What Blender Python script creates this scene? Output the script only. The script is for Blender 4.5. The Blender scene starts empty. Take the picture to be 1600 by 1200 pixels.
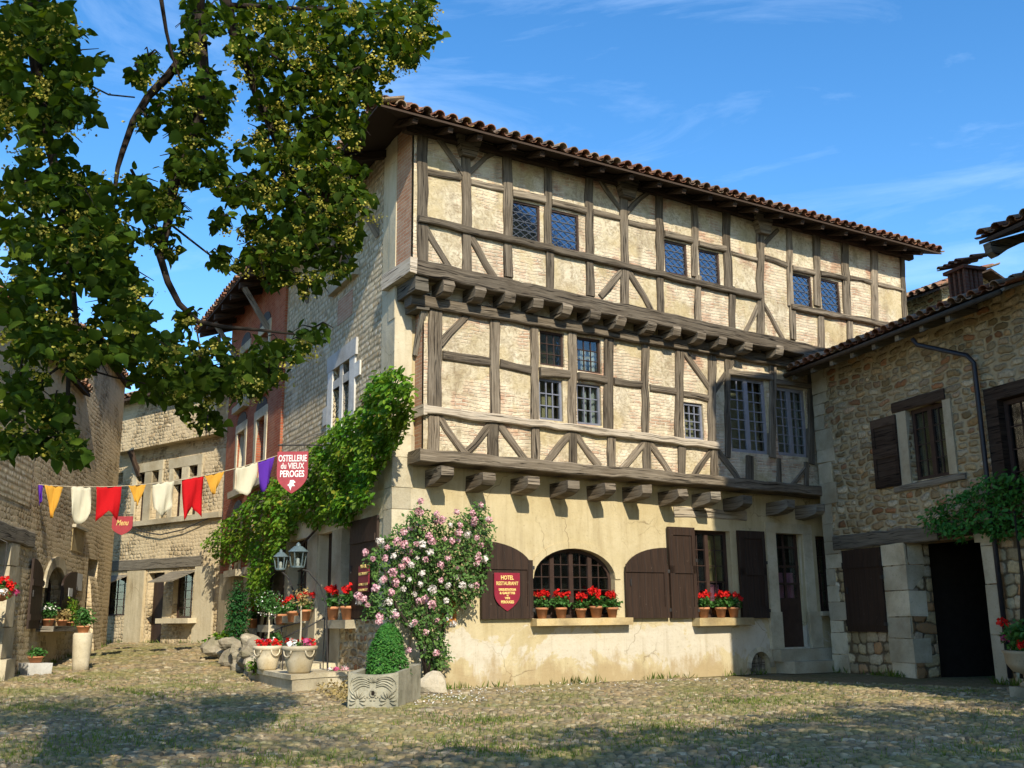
import bpy, math, random
import numpy as np
from mathutils import Vector
random.seed(7); RNG = np.random.default_rng(11)
scn = bpy.context.scene; COL = scn.collection
# ---------------------------------------------------------------- camera
CZ = 1.1; FPX = 1600.; TH = math.atan(365/1600.); RO = math.atan(.0116)
_f = Vector((0, math.cos(TH), math.sin(TH))); _u0 = Vector((0, -math.sin(TH), math.cos(TH))); _r0 = Vector((1, 0, 0))
CR = _r0*math.cos(RO)-_u0*math.sin(RO); CU = _r0*math.sin(RO)+_u0*math.cos(RO); CF = _f
cam = bpy.data.cameras.new('camera'); co = bpy.data.objects.new('camera', cam); COL.objects.link(co); scn.camera = co
cam.sensor_width = 36; cam.lens = 36*FPX/1600; cam.clip_start = .1; cam.clip_end = 3000
from mathutils import Matrix
co.matrix_world = Matrix(((CR.x, CU.x, -CF.x, 0), (CR.y, CU.y, -CF.y, 0), (CR.z, CU.z, -CF.z, CZ), (0, 0, 0, 1)))
# ---------------------------------------------------------------- light
SUN_EL = math.radians(34.5); LH = Vector((-.30, .954)).normalized()       # horizontal travel direction of the light
wd = bpy.data.worlds.new('World'); scn.world = wd; wd.use_nodes = True
nt = wd.node_tree; bg = nt.nodes['Background']
sky = nt.nodes.new('ShaderNodeTexSky'); sky.sky_type = 'NISHITA'; sky.sun_disc = False
sky.sun_elevation = SUN_EL; sky.sun_rotation = math.atan2(-LH.x, -LH.y); sky.air_density = 1.0; sky.dust_density = .35; sky.ozone_density = 2.2; sky.altitude = 300
tc = nt.nodes.new('ShaderNodeTexCoord'); mp = nt.nodes.new('ShaderNodeMapping'); mp.inputs['Scale'].default_value = (2.2, 5.5, 9); mp.inputs['Rotation'].default_value = (0.2, .35, .5)
nz = nt.nodes.new('ShaderNodeTexNoise'); nz.inputs['Scale'].default_value = 1.3; nz.inputs['Detail'].default_value = 9; nz.inputs['Roughness'].default_value = .62; nz.inputs['Distortion'].default_value = .6
rp = nt.nodes.new('ShaderNodeValToRGB'); rp.color_ramp.elements[0].position = .50; rp.color_ramp.elements[1].position = .85
rp.color_ramp.elements[0].color = (0, 0, 0, 1); rp.color_ramp.elements[1].color = (.38, .38, .38, 1)
mx = nt.nodes.new('ShaderNodeMix'); mx.data_type = 'RGBA'
hs = nt.nodes.new('ShaderNodeHueSaturation'); hs.inputs['Saturation'].default_value = 1.3; hs.inputs['Value'].default_value = 1.0
L = nt.links
L.new(tc.outputs['Generated'], mp.inputs['Vector']); L.new(mp.outputs[0], nz.inputs['Vector']); L.new(nz.outputs['Fac'], rp.inputs[0]); L.new(rp.outputs[0], mx.inputs['Factor'])
L.new(sky.outputs[0], hs.inputs['Color']); L.new(hs.outputs[0], mx.inputs['A']); mx.inputs['B'].default_value = (4.5, 5.6, 7.2, 1)
L.new(mx.outputs['Result'], bg.inputs['Color']); bg.inputs['Strength'].default_value = .15
sl = bpy.data.lights.new('sun', 'SUN'); sl.energy = 3.5; sl.angle = math.radians(.5); sl.color = (1, .91, .74)
so = bpy.data.objects.new('sun', sl); COL.objects.link(so)
LDIR = Vector((LH.x*math.cos(SUN_EL), LH.y*math.cos(SUN_EL), -math.sin(SUN_EL)))
so.rotation_euler = LDIR.to_track_quat('-Z', 'Y').to_euler()
scn.view_settings.view_transform = 'Standard'; scn.view_settings.look = 'None'; scn.view_settings.exposure = .80; scn.view_settings.gamma = 1
# ---------------------------------------------------------------- pixel -> real surfaces
def ray(px, py): return CR*((px-800)/FPX)-CU*((py-600)/FPX)+CF
def hdir(px, py):
    d = ray(px, py); return Vector((d.x, d.y)).normalized()
def gh(px, py, z):
    d = ray(px, py); t = (z-CZ)/d.z; return Vector((d.x*t, d.y*t))
def at(px, py, depth):                       # a point at a forward distance
    d = ray(px, py); t = depth/d.y; return Vector((d.x*t, depth, CZ+d.z*t))
class Fr:
    def __init__(s, c, d): s.c = Vector((c[0], c[1])); s.d = Vector((d[0], d[1])).normalized(); s.n = Vector((s.d.y, -s.d.x))
    def w(s, u, o, z): return Vector((s.c.x+s.d.x*u+s.n.x*o, s.c.y+s.d.y*u+s.n.y*o, z))
    def uz(s, px, py, o=0):
        r = ray(px, py); cx = s.c.x+s.n.x*o; cy = s.c.y+s.n.y*o
        t = (cx*s.n.x+cy*s.n.y)/(r.x*s.n.x+r.y*s.n.y)
        return ((r.x*t-cx)*s.d.x+(r.y*t-cy)*s.d.y, CZ+r.z*t)
    def rect(s, x0, y0, x1, y1, o=0):        # y at the middle of the top and bottom edges
        ym = (y0+y1)/2; xm = (x0+x1)/2
        return (s.uz(x0, ym, o)[0], s.uz(x1, ym, o)[0], s.uz(xm, y1, o)[1], s.uz(xm, y0, o)[1])
WD = Fr((0, 0), (1, 0))                      # world-aligned frame (o = -y)
CFc = gh(609, 1083, 0)
FF = Fr(CFc, hdir(3500, 935)); FS = Fr(CFc, -hdir(-50, 975))
FR = Fr(gh(1305, 1050, 0), -hdir(230, 972))
FL = Fr(gh(165, 1015, .39), hdir(456, 969)); FB = Fr(gh(345, 1003, .56), -hdir(-1250, 989))
# ---------------------------------------------------------------- ground height
_cp = []
for x in range(-3, 26, 3):
    for y in range(-14, 40, 3): _cp.append((x, y, 0))
for x in range(-26, -3, 3):
    for y in range(-14, 15, 3): _cp.append((x, y, .0 if x > -9 else .15))
_cp += [(-3.4, 19.2, .12), (-5, 21.6, .3), (-6.6, 24.6, .48), (-7.8, 27.9, .56), (-10, 29.7, .54), (-12.2, 31.5, .48), (-10.9, 28.2, .42), (-10.2, 24, .30), (-9.2, 19.5, .2), (-8.6, 16, .12), (-6.5, 21, .22), (-5.5, 18, .1), (-8.5, 25.5, .45), (-9.6, 27.6, .5), (-4, 16.5, .03)]
_cp += [(x, y, .5) for x in (-15, -19, -24) for y in (20, 25, 30, 36)] + [(x, y, .6) for x in (-10, -5) for y in (34, 38)]
_cp = np.array(_cp, float)
def gz_np(X, Y):
    X = np.asarray(X, float); Y = np.asarray(Y, float); out = np.empty(X.shape); xf = X.ravel(); yf = Y.ravel(); of = np.empty(xf.shape)
    for i in range(0, len(xf), 20000):
        d2 = (xf[i:i+20000, None]-_cp[None, :, 0])**2+(yf[i:i+20000, None]-_cp[None, :, 1])**2
        w = np.exp(-d2/(2*1.7**2))+1e-9/(1+d2); of[i:i+20000] = (w*_cp[None, :, 2]).sum(1)/w.sum(1)
    return of.reshape(X.shape)
def gz(x, y): return float(gz_np([x], [y])[0])
def ghit(px, py):
    z = 0.
    for _ in range(8):
        p = gh(px, py, z); z = gz(p.x, p.y)
    return Vector((p.x, p.y, z))
# ---------------------------------------------------------------- mesh helpers
ROOT = {}
def tag(o, label=None, cat=None, group=None, kind=None):
    if label: o['label'] = label
    if cat: o['category'] = cat
    if group: o['group'] = group
    if kind: o['kind'] = kind
    return o
def thing(name, label, cat, loc, group=None):
    o = bpy.data.objects.new(name, None); COL.objects.link(o); o.location = loc; o.empty_display_size = .2
    ROOT[o.as_pointer()] = Vector(loc); return tag(o, label, cat, group)
class MB:
    def __init__(s): s.v = []; s.f = []; s.uv = []; s.var = []
    def add(s, pts, faces, uvs=None, var=None):
        b = len(s.v); s.v += [tuple(p) for p in pts]; s.var += [random.random() if var is None else var]*len(pts)
        for k, f in enumerate(faces):
            s.f.append([b+i for i in f])
            s.uv.append([uvs[k][j] for j in range(len(f))] if uvs else [(0, 0)]*len(f))
    def fadd(s, fr, loc, faces, var=None, uvo=(0, 0)):   # loc = (u,o,z) points; box-projected uv in metres
        uvs = []
        for f in faces:
            a, b, c = [Vector(loc[i]) for i in f[:3]]
            n = (b-a).cross(c-b); ax = max(range(3), key=lambda i: abs(n[i]))
            if ax == 1: uvs.append([(loc[i][0]+uvo[0], loc[i][2]+uvo[1]) for i in f])
            elif ax == 0: uvs.append([(loc[i][1]+7.3+uvo[0], loc[i][2]+uvo[1]) for i in f])
            else: uvs.append([(loc[i][0]+uvo[0], loc[i][1]+3.1+uvo[1]) for i in f])
        s.add([fr.w(*p) for p in loc], faces, uvs, random.random() if var is None else var)
    def box(s, fr, u0, u1, z0, z1, o0, o1, var=None, j=0.0):
        J = lambda: random.uniform(-j, j)
        P = [(u, o, z) for z in (z0, z1) for o in (o0, o1) for u in (u0, u1)]
        P = [(a+J(), b+J(), c+J()) for a, b, c in P]
        s.fadd(fr, P, [(2, 3, 7, 6), (1, 0, 4, 5), (0, 2, 6, 4), (3, 1, 5, 7), (6, 7, 5, 4), (0, 1, 3, 2)], var)
        return s
    def prism(s, fr, poly, o0, o1, var=None):           # poly (u,z) counter-clockwise seen from outside
        n = len(poly); P = [(u, o1, z) for u, z in poly]+[(u, o0, z) for u, z in poly]
        s.fadd(fr, P, [tuple(range(n)), tuple(range(2*n-1, n-1, -1))]+[(i, n+i, n+(i+1) % n, (i+1) % n) for i in range(n)], var)
        return s
    def bar(s, fr, a, b, w, o0, o1, jit=.012, ch=.018, seg=.3, bow=0, w2=None):   # wobbly hewn timber from a to b (u,z)
        A = Vector((a[0], 0, a[1])); B = Vector((b[0], 0, b[1])); D = B-A; Ln = D.length; D = D/Ln; N = Vector((-D.z, 0, D.x))
        k = max(2, int(Ln/seg)); pts = []; uvs = []; faces = []; r = random.uniform(0, 40); var = random.random()
        hw0 = w/2; hw1 = (w2 or w)/2; oc = max(o0, o1)
        for i in range(k+1):
            t = i/k; hw = hw0+(hw1-hw0)*t; c = A+D*(Ln*t)+N*(bow*math.sin(math.pi*t)+(random.uniform(-jit, jit) if 0 < i < k else 0)); dw = random.uniform(-jit, jit)*.6; do = random.uniform(-jit, jit)*.5
            for sx, o in ((-1, o0), (-1, oc-ch), (-1+ch/hw, oc), (1-ch/hw, oc), (1, oc-ch), (1, o0)):
                q = c+N*(sx*(hw+dw)); pts.append((q.x, o+(do if o > o0 else 0), q.z))
        wp = [0, oc-ch-o0, oc-o0, oc-o0+2*hw0, oc-o0+2*hw0+ch, 2*(oc-o0)+2*hw0]
        for i in range(k):
            for j in range(5):
                q = (i*6+j, i*6+j+1, (i+1)*6+j+1, (i+1)*6+j); faces.append(q[::-1])
                uv = [(r+Ln*i/k, r+wp[j]), (r+Ln*i/k, r+wp[j+1]), (r+Ln*(i+1)/k, r+wp[j+1]), (r+Ln*(i+1)/k, r+wp[j])]; uvs.append(uv[::-1])
        e = k*6
        faces += [(0, 1, 2, 3, 4, 5), (e+5, e+4, e+3, e+2, e+1, e)]; uvs += [[(r+.02*i, r+.2*i) for i in range(6)]]*2
        s.add([fr.w(*p) for p in pts], faces, uvs, var); return s
    def lathe(s, c, prof, n=16, var=None, close=True):
        pts = [(c[0]+r*math.cos(2*math.pi*i/n), c[1]+r*math.sin(2*math.pi*i/n), c[2]+z) for r, z in prof for i in range(n)]
        F = [(j*n+i, j*n+(i+1) % n, (j+1)*n+(i+1) % n, (j+1)*n+i) for j in range(len(prof)-1) for i in range(n)]
        if close: F += [tuple(range(n))[::-1], tuple((len(prof)-1)*n+i for i in range(n))]
        s.add(pts, F, [[(p/n*2, 0) for p in f] for f in F], var); return s
    def tube(s, P, R, n=7, var=None, cap=True):
        P = [Vector(p) for p in P]; R = R if isinstance(R, (list, tuple)) else [R]*len(P)
        pts = []; ref = Vector((0.31, 0.2, .93)).normalized(); acc = 0; vv = []
        for i, p in enumerate(P):
            t = (P[min(i+1, len(P)-1)]-P[max(i-1, 0)]).normalized()
            if abs(t.dot(ref)) > .93: rr = Vector((1, 0, 0))
            else: rr = ref
            a = t.cross(rr).normalized(); b = t.cross(a)
            if i: acc += (P[i]-P[i-1]).length
            vv.append(acc)
            for k in range(n):
                an = 2*math.pi*k/n; pts.append(p+(a*math.cos(an)+b*math.sin(an))*R[i])
        F = []; U = []
        for i in range(len(P)-1):
            for k in range(n):
                F.append((i*n+k, (i+1)*n+k, (i+1)*n+(k+1) % n, i*n+(k+1) % n)); U.append([(vv[i], k/n), (vv[i+1], k/n), (vv[i+1], (k+1)/n), (vv[i], (k+1)/n)])
        if cap:
            F += [tuple(range(n)), tuple(range((len(P)-1)*n, len(P)*n))[::-1]]; U += [[(0, 0)]*n]*2
        s.add(pts, F, U, var); return s
    def blob(s, c, r, seed=0, jag=.18, lat=6, lon=9, var=None):
        rr = random.Random(seed); r = r if isinstance(r, (tuple, list)) else (r, r, r); ps = [rr.uniform(0, 6.28) for _ in range(6)]
        P = []
        for i in range(lat+1):
            th = math.pi*i/lat
            for k in range(lon):
                ph = 2*math.pi*k/lon
                x, y, z = math.sin(th)*math.cos(ph), math.sin(th)*math.sin(ph), math.cos(th)
                m = 1+jag*(math.sin(3*x+ps[0])*math.sin(2.7*y+ps[1])+.6*math.sin(4*z+ps[2]+2*x)+rr.uniform(-.3, .3)*(0 if i in (0, lat) else 1))
                P.append((c[0]+x*r[0]*m, c[1]+y*r[1]*m, c[2]+z*r[2]*m))
        F = [(i*lon+k, (i+1)*lon+k, (i+1)*lon+(k+1) % lon, i*lon+(k+1) % lon) for i in range(lat) for k in range(lon)]
        s.add(P, F, [[(0, 0)]*4]*len(F), var); return s
    def build(s, name, mat, parent=None, smooth=False):
        off = ROOT.get(parent.as_pointer(), Vector()) if parent else Vector()
        me = bpy.data.meshes.new(name); me.from_pydata([(x-off.x, y-off.y, z-off.z) for x, y, z in s.v], [], s.f)
        ul = me.uv_layers.new(name='UVMap'); flat = [c for f in s.uv for p in f for c in p]; ul.data.foreach_set('uv', flat)
        at_ = me.attributes.new('var', 'FLOAT', 'POINT'); at_.data.foreach_set('value', s.var)
        me.materials.append(mat)
        if smooth: me.polygons.foreach_set('use_smooth', [True]*len(me.polygons))
        me.update(); o = bpy.data.objects.new(name, me); COL.objects.link(o)
        if parent: o.parent = parent; ROOT[o.as_pointer()] = off
        return o
def np_mesh(name, V, F, var, mat, parent=None, smooth=False, uv=None):   # F: (n,k) index array, constant k, or list of such
    off = ROOT.get(parent.as_pointer(), Vector()) if parent else Vector()
    V = np.asarray(V, float)-np.array(off[:]); Fs = F if isinstance(F, list) else [F]
    me = bpy.data.meshes.new(name); me.vertices.add(len(V)); me.vertices.foreach_set('co', V.astype(np.float32).ravel())
    idx = np.concatenate([f.ravel() for f in Fs]).astype(np.int32); tot = np.concatenate([np.full(len(f), f.shape[1]) for f in Fs]).astype(np.int32)
    st = np.concatenate([[0], np.cumsum(tot)[:-1]]).astype(np.int32)
    me.loops.add(len(idx)); me.loops.foreach_set('vertex_index', idx); me.polygons.add(len(tot)); me.polygons.foreach_set('loop_start', st); me.polygons.foreach_set('loop_total', tot)
    a = me.attributes.new('var', 'FLOAT', 'POINT'); a.data.foreach_set('value', np.asarray(var, np.float32))
    if smooth: me.polygons.foreach_set('use_smooth', np.ones(len(tot), bool))
    me.materials.append(mat); me.update(calc_edges=True); me.validate()
    o = bpy.data.objects.new(name, me); COL.objects.link(o)
    if parent: o.parent = parent; ROOT[o.as_pointer()] = off
    return o
LEAVES = {
 'heart': (np.array([(0, 0, 0), (.10, .36, .09), (.42, .46, .12), (.78, .26, .05), (1.08, 0, -.10), (.78, -.26, .05), (.42, -.46, .12), (.10, -.36, .09)]), [(0, 4, 3, 2, 1), (0, 7, 6, 5, 4)]),
 'oval': (np.array([(0, 0, 0), (.35, .26, .07), (.75, .2, .03), (1, 0, -.08), (.75, -.2, .03), (.35, -.26, .07)]), [(0, 3, 2, 1), (0, 5, 4, 3)]),
 'blade': (np.array([(0, -.07, 0), (0, .07, 0), (.6, .05, .05), (1, 0, .2), (.6, -.05, .05)]), [(0, 1, 2, 3, 4)]),
 'petal': (np.array([(0, 0, 0), (.6, .45, .15), (1, 0, .05), (.6, -.45, .15)]), [(0, 1, 2, 3)]),
}
def leaves(name, P, size, mat, parent=None, shape='oval', up=.3, droop=.3, outward=None, rng=RNG, svar=.35, vmix=None):
    """one mesh of leaves at points P; up = pull of the leaf normals to the sky, droop = tips hang"""
    P = np.asarray(P, float); n = len(P); T, fc = LEAVES[shape]
    N = rng.normal(size=(n, 3)); N /= np.linalg.norm(N, axis=1)[:, None]; N[:, 2] = np.abs(N[:, 2])
    N += np.array([0, 0, up])
    if outward is not None: N += outward
    N /= np.linalg.norm(N, axis=1)[:, None]
    X = rng.normal(size=(n, 3))+np.array([0, 0, -droop*2]); X -= N*(X*N).sum(1)[:, None]; X /= np.linalg.norm(X, axis=1)[:, None]
    Y = np.cross(N, X); S = size*(1+svar*(rng.random(n)*2-1))
    V = P[:, None]+S[:, None, None]*(T[None, :, 0, None]*X[:, None]+T[None, :, 1, None]*Y[:, None]+T[None, :, 2, None]*N[:, None])
    k = len(T); base = (np.arange(n)*k)[:, None]
    F = np.concatenate([base+np.array(f)[None] for f in fc]); 
    var = np.repeat(rng.random(n) if vmix is None else vmix, k)
    return np_mesh(name, V.reshape(-1, 3), F, var, mat, parent)
def in_poly(x, y, poly):
    c = False; j = len(poly)-1
    for i in range(len(poly)):
        if (poly[i][1] > y) != (poly[j][1] > y) and x < (poly[j][0]-poly[i][0])*(y-poly[i][1])/(poly[j][1]-poly[i][1])+poly[i][0]: c = not c
        j = i
    return c
def sample_poly(poly, n, rr=random):
    xs = [p[0] for p in poly]; ys = [p[1] for p in poly]; out = []
    while len(out) < n:
        x, y = rr.uniform(min(xs), max(xs)), rr.uniform(min(ys), max(ys))
        if in_poly(x, y, poly): out.append((x, y))
    return out
def text_mesh(name, body, fr, u, z, o, size, mat, parent, align='CENTER', sx=1.0, shear=0, bold=.0, depth=.004, fit=None):
    c = bpy.data.curves.new('t', 'FONT'); c.body = body; c.align_x = align; c.align_y = 'CENTER'; c.size = size; c.extrude = depth; c.shear = shear; c.offset = bold; c.resolution_u = 3
    t = bpy.data.objects.new('t', c); COL.objects.link(t); dg = bpy.context.evaluated_depsgraph_get(); dg.update()
    me = bpy.data.meshes.new_from_object(t.evaluated_get(dg)); bpy.data.objects.remove(t); bpy.data.curves.remove(c)
    off = ROOT.get(parent.as_pointer(), Vector()) if parent else Vector()
    if fit: xs = [v.co.x for v in me.vertices]; sx = fit/(max(xs)-min(xs))
    for v in me.vertices:
        p = fr.w(u+v.co.x*sx, o+v.co.z, z+v.co.y)-off; v.co = p
    me.materials.clear(); me.materials.append(mat); me.name = name
    ob = bpy.data.objects.new(name, me); COL.objects.link(ob)
    if parent: ob.parent = parent; ROOT[ob.as_pointer()] = off
    return ob
def merge(name, objs, mat, parent):
    V = []; F = []; m = MB()
    for o in objs:
        off = ROOT.get(o.as_pointer(), Vector()); pts = [v.co+off for v in o.data.vertices]
        m.add(pts, [tuple(p.vertices) for p in o.data.polygons], None, .5); me = o.data; bpy.data.objects.remove(o); bpy.data.meshes.remove(me)
    return m.build(name, mat, parent)
# ---------------------------------------------------------------- materials
class MT:
    def __init__(s, name, rough=.85, spec=.25):
        s.m = bpy.data.materials.new(name); s.m.use_nodes = True; s.t = s.m.node_tree; s.b = s.t.nodes['Principled BSDF']; s.out = s.t.nodes['Material Output']
        s.b.inputs['Roughness'].default_value = rough; s.b.inputs['Specular IOR Level'].default_value = spec; s._uv = None
    def n(s, typ, props=None, **ins):
        nd = s.t.nodes.new('ShaderNode'+typ)
        for k, v in (props or {}).items(): setattr(nd, k, v)
        for k, v in ins.items():
            k = k.replace('_', ' '); s.set(nd.inputs[k], v)
        return nd
    def set(s, sock, v):
        if isinstance(v, bpy.types.NodeSocket): s.t.links.new(v, sock)
        elif isinstance(v, bpy.types.Node): s.t.links.new(v.outputs[0], sock)
        else: sock.default_value = v
    @property
    def uv(s):
        if not s._uv: s._uv = s.n('TexCoord')
        return s._uv.outputs['UV']
    @property
    def obj(s):
        if not s._uv: s._uv = s.n('TexCoord')
        return s._uv.outputs['Object']
    def map(s, vec, sc=(1, 1, 1), loc=(0, 0, 0), rot=(0, 0, 0)): return s.n('Mapping', Vector=vec, Scale=sc, Location=loc, Rotation=rot).outputs[0]
    def noise(s, vec, scale, detail=5, rough=.55, dist=0, col=False):
        nd = s.n('TexNoise', Vector=vec, Scale=scale, Detail=detail, Roughness=rough, Distortion=dist); return nd.outputs['Color' if col else 'Fac']
    def vor(s, vec, scale=1, feature='F1', rnd=1.0): return s.n('TexVoronoi', {'feature': feature}, Vector=vec, Scale=scale, Randomness=rnd)
    def ramp(s, fac, stops):
        nd = s.n('ValToRGB', Fac=fac); cr = nd.color_ramp
        while len(cr.elements) < len(stops): cr.elements.new(.5)
        for e, (p, c) in zip(cr.elements, stops):
            e.position = p; e.color = (c, c, c, 1) if isinstance(c, (int, float)) else (*c, 1)
        return nd.outputs[0]
    def mix(s, f, a, b, typ='MIX'):
        nd = s.n('Mix', {'data_type': 'RGBA', 'blend_type': typ}); s.set(nd.inputs[0], f)
        for i, v in ((6, a), (7, b)): s.set(nd.inputs[i], (*v, 1) if isinstance(v, tuple) and len(v) == 3 else ((v, v, v, 1) if isinstance(v, (int, float)) else v))
        return nd.outputs[2]
    def math(s, op, a, b=0., c=None):
        nd = s.n('Math', {'operation': op}); s.set(nd.inputs[0], a); s.set(nd.inputs[1], b)
        if c is not None: s.set(nd.inputs[2], c)
        return nd.outputs[0]
    def bump(s, h, dist=.02, strength=1., prev=None):
        nd = s.n('Bump', Height=h, Distance=dist, Strength=strength)
        if prev is not None: s.set(nd.inputs['Normal'], prev)
        return nd.outputs[0]
    def var(s): return s.n('Attribute', {'attribute_name': 'var'}).outputs['Fac']
    def fin(s, col, bump=None):
        s.set(s.b.inputs['Base Color'], (*col, 1) if isinstance(col, tuple) else col)
        if bump is not None: s.set(s.b.inputs['Normal'], bump)
        return s.m
    def sep(s, vec):
        nd = s.n('SeparateXYZ', Vector=vec); return nd.outputs
    def warp(s, vec, scale, amt):
        c = s.noise(vec, scale, 3, .5, 0, True); sub = s.n('VectorMath', {'operation': 'SUBTRACT'}); s.set(sub.inputs[0], c); sub.inputs[1].default_value = (.5, .5, .5)
        sc = s.n('VectorMath', {'operation': 'SCALE'}); s.set(sc.inputs[0], sub.outputs[0]); sc.inputs['Scale'].default_value = amt
        ad = s.n('VectorMath', {'operation': 'ADD'}); s.set(ad.inputs[0], vec); s.set(ad.inputs[1], sc.outputs[0]); return ad.outputs[0]
def m_timber(name, cols, light=1.0):
    t = MT(name, .88, .15); g = t.map(t.uv, (1.2, 22, 1)); g = t.warp(g, .9, .9)
    a = t.noise(g, 1.0, 9, .72); b = t.noise(t.uv, 1.7, 4); cr = t.noise(t.map(t.uv, (1.1, 34, 1)), 1.0, 3, .5, 1.5)
    col = t.ramp(a, [(.28, cols[0]), (.5, cols[1]), (.72, cols[2])]); col = t.mix(t.ramp(b, [(.35, 0), (.7, .55)]), col, cols[3])
    crk = t.ramp(cr, [(.34, 0.), (.42, 1.)]); col = t.mix(crk, tuple(c*.25 for c in cols[0]), col)
    v = t.ramp(t.var(), [(0, .55), (.3, .8), (.7, 1.0), (1, 1.35)]); col = t.mix(1., col, v, 'MULTIPLY')
    h = t.math('ADD', t.math('MULTIPLY', a, .5), crk); return t.fin(col, t.bump(h, .012, .9))
M = {}
M['timber'] = m_timber('weathered_timber', [(.045, .033, .023), (.15, .118, .082), (.37, .305, .225), (.26, .22, .165)])
M['timber_pale'] = m_timber('bleached_timber', [(.22, .17, .12), (.40, .34, .26), (.52, .47, .38), (.48, .40, .29)])
M['timber_dark'] = m_timber('dark_timber', [(.025, .016, .011), (.055, .035, .024), (.10, .07, .05), (.08, .06, .045)])
M['timber_grey'] = m_timber('grey_timber', [(.08, .068, .05), (.19, .165, .125), (.30, .265, .205), (.23, .20, .15)])
def m_infill():
    t = MT('brick_and_plaster_infill', .93, .1); w = t.warp(t.uv, 2.2, .09); w = t.warp(w, 9, .03)
    br = t.n('TexBrick', Vector=w, Scale=1., Mortar_Size=.012, Mortar_Smooth=.6, Bias=0., Brick_Width=.24, Row_Height=.060, Color1=(.40, .235, .15, 1), Color2=(.66, .52, .37, 1), Mortar=(.70, .62, .46, 1))
    bc = t.mix(t.ramp(t.noise(t.uv, 3.2, 5, .65), [(.40, 0), (.62, .9)]), br.outputs[0], (.68, .60, .43)); bc = t.mix(t.ramp(t.noise(t.map(t.uv, loc=(8, 3, 0)), 1.3, 5, .6), [(.53, 0), (.62, .8)]), bc, (.42, .235, .15))
    pl = t.mix(t.ramp(t.noise(t.uv, 1.3, 7, .66), [(.3, 0), (.7, 1)]), (.44, .36, .21), (.78, .70, .53))
    pl = t.mix(t.ramp(t.noise(t.map(t.uv, rot=(0, 0, .7)), 9, 7, .75, 1.2), [(.38, .75), (.55, 0)]), pl, (.25, .185, .11))
    pl = t.mix(t.ramp(t.noise(t.map(t.uv, loc=(1.5, 6, 0)), .6, 4, .6), [(.48, 0), (.56, .55)]), pl, (.50, .395, .20))
    m = t.ramp(t.noise(t.map(t.uv, (1, 1, 1), (3.7, 1.2, 0)), .85, 5, .6), [(.46, 0), (.53, 1)])
    col = t.mix(t.math('MULTIPLY', m, .95), bc, pl); col = t.mix(t.ramp(t.noise(t.map(t.uv, (2.2, .5, 1)), 1.6, 5), [(.52, 0), (.76, .65)]), col, (.25, .19, .12))
    brh = t.mix(t.ramp(t.noise(t.uv, 3.2, 5, .65), [(.40, 0), (.62, .8)]), t.math('SUBTRACT', 1., br.outputs['Fac']), .8)
    h = t.mix(m, brh, t.noise(t.uv, 7, 8, .72, .8))
    bmp = t.bump(h, .035, 1.); bmp = t.bump(t.noise(t.uv, 38, 4), .006, .7, bmp); return t.fin(col, bmp)
M['infill'] = m_infill()
def m_plaster(name, base, light, dark, patches=True):
    t = MT(name, .93, .1); z = t.sep(t.uv)[1]
    n1 = t.noise(t.uv, .8, 6, .6); n2 = t.noise(t.map(t.uv, (3.5, .55, 1)), 1.4, 6, .65); n3 = t.noise(t.uv, 5.5, 5)
    col = t.mix(t.ramp(n1, [(.3, 0), (.7, 1)]), base, light); col = t.mix(t.ramp(n2, [(.46, 0), (.75, .55)]), col, dark)
    col = t.mix(t.ramp(n3, [(.55, 0), (.8, .3)]), col, dark)
    if patches:
        hgt = t.math('SUBTRACT', 1.0, t.math('ABSOLUTE', t.math('MULTIPLY', t.math('SUBTRACT', z, .62), 2.1)))
        pm = t.math('ADD', t.math('MULTIPLY', hgt, .22), t.math('MULTIPLY', t.math('SUBTRACT', t.noise(t.uv, .95, 8, .66, .5), .50), 1.5))
        col = t.mix(t.ramp(pm, [(.08, 0), (.13, .8)]), col, t.mix(t.noise(t.uv, 6, 6, .7), (.46, .40, .30), (.66, .62, .53)))
        lo = t.math('ADD', t.math('MULTIPLY', t.math('SUBTRACT', .42, z), .75), t.math('MULTIPLY', t.math('SUBTRACT', t.noise(t.map(t.uv, (1.5, .7, 1)), 1.9, 7, .66), .5), 1.6))
        col = t.mix(t.ramp(lo, [(.0, 0), (.22, .8)]), col, (.38, .285, .155))
    col = t.mix(t.ramp(t.noise(t.uv, 23, 3), [(.62, 0), (.72, .5)]), col, (.26, .19, .11)); ck = t.vor(t.warp(t.warp(t.uv, 1.5, .5), 7, .08), .9, 'DISTANCE_TO_EDGE').outputs['Distance']; ckm = t.math('MULTIPLY', t.ramp(ck, [(.0, 1), (.008, 0)]), t.ramp(t.noise(t.uv, .7, 3), [(.5, 0), (.58, .7)])); col = t.mix(ckm, col, (.16, .115, .06))
    col = t.mix(t.ramp(t.noise(t.map(t.uv, (6, .35, 1), (2, 3, 0)), 1.2, 5, .6), [(.55, 0), (.72, .35)]), col, (.25, .19, .10))
    b = t.bump(t.noise(t.uv, 3.2, 6, .6), .03, .6); b = t.bump(t.noise(t.uv, 26, 5), .006, .7, b); return t.fin(col, b)
M['plaster'] = m_plaster('ochre_lime_plaster', (.45, .365, .20), (.56, .48, .31), (.32, .24, .12))
M['plaster_b'] = m_plaster('aged_grey_plaster', (.44, .36, .22), (.62, .53, .36), (.22, .165, .09), False)
M['plaster_c'] = m_plaster('pale_corner_plaster', (.48, .41, .27), (.60, .53, .38), (.34, .27, .16), False)
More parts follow.
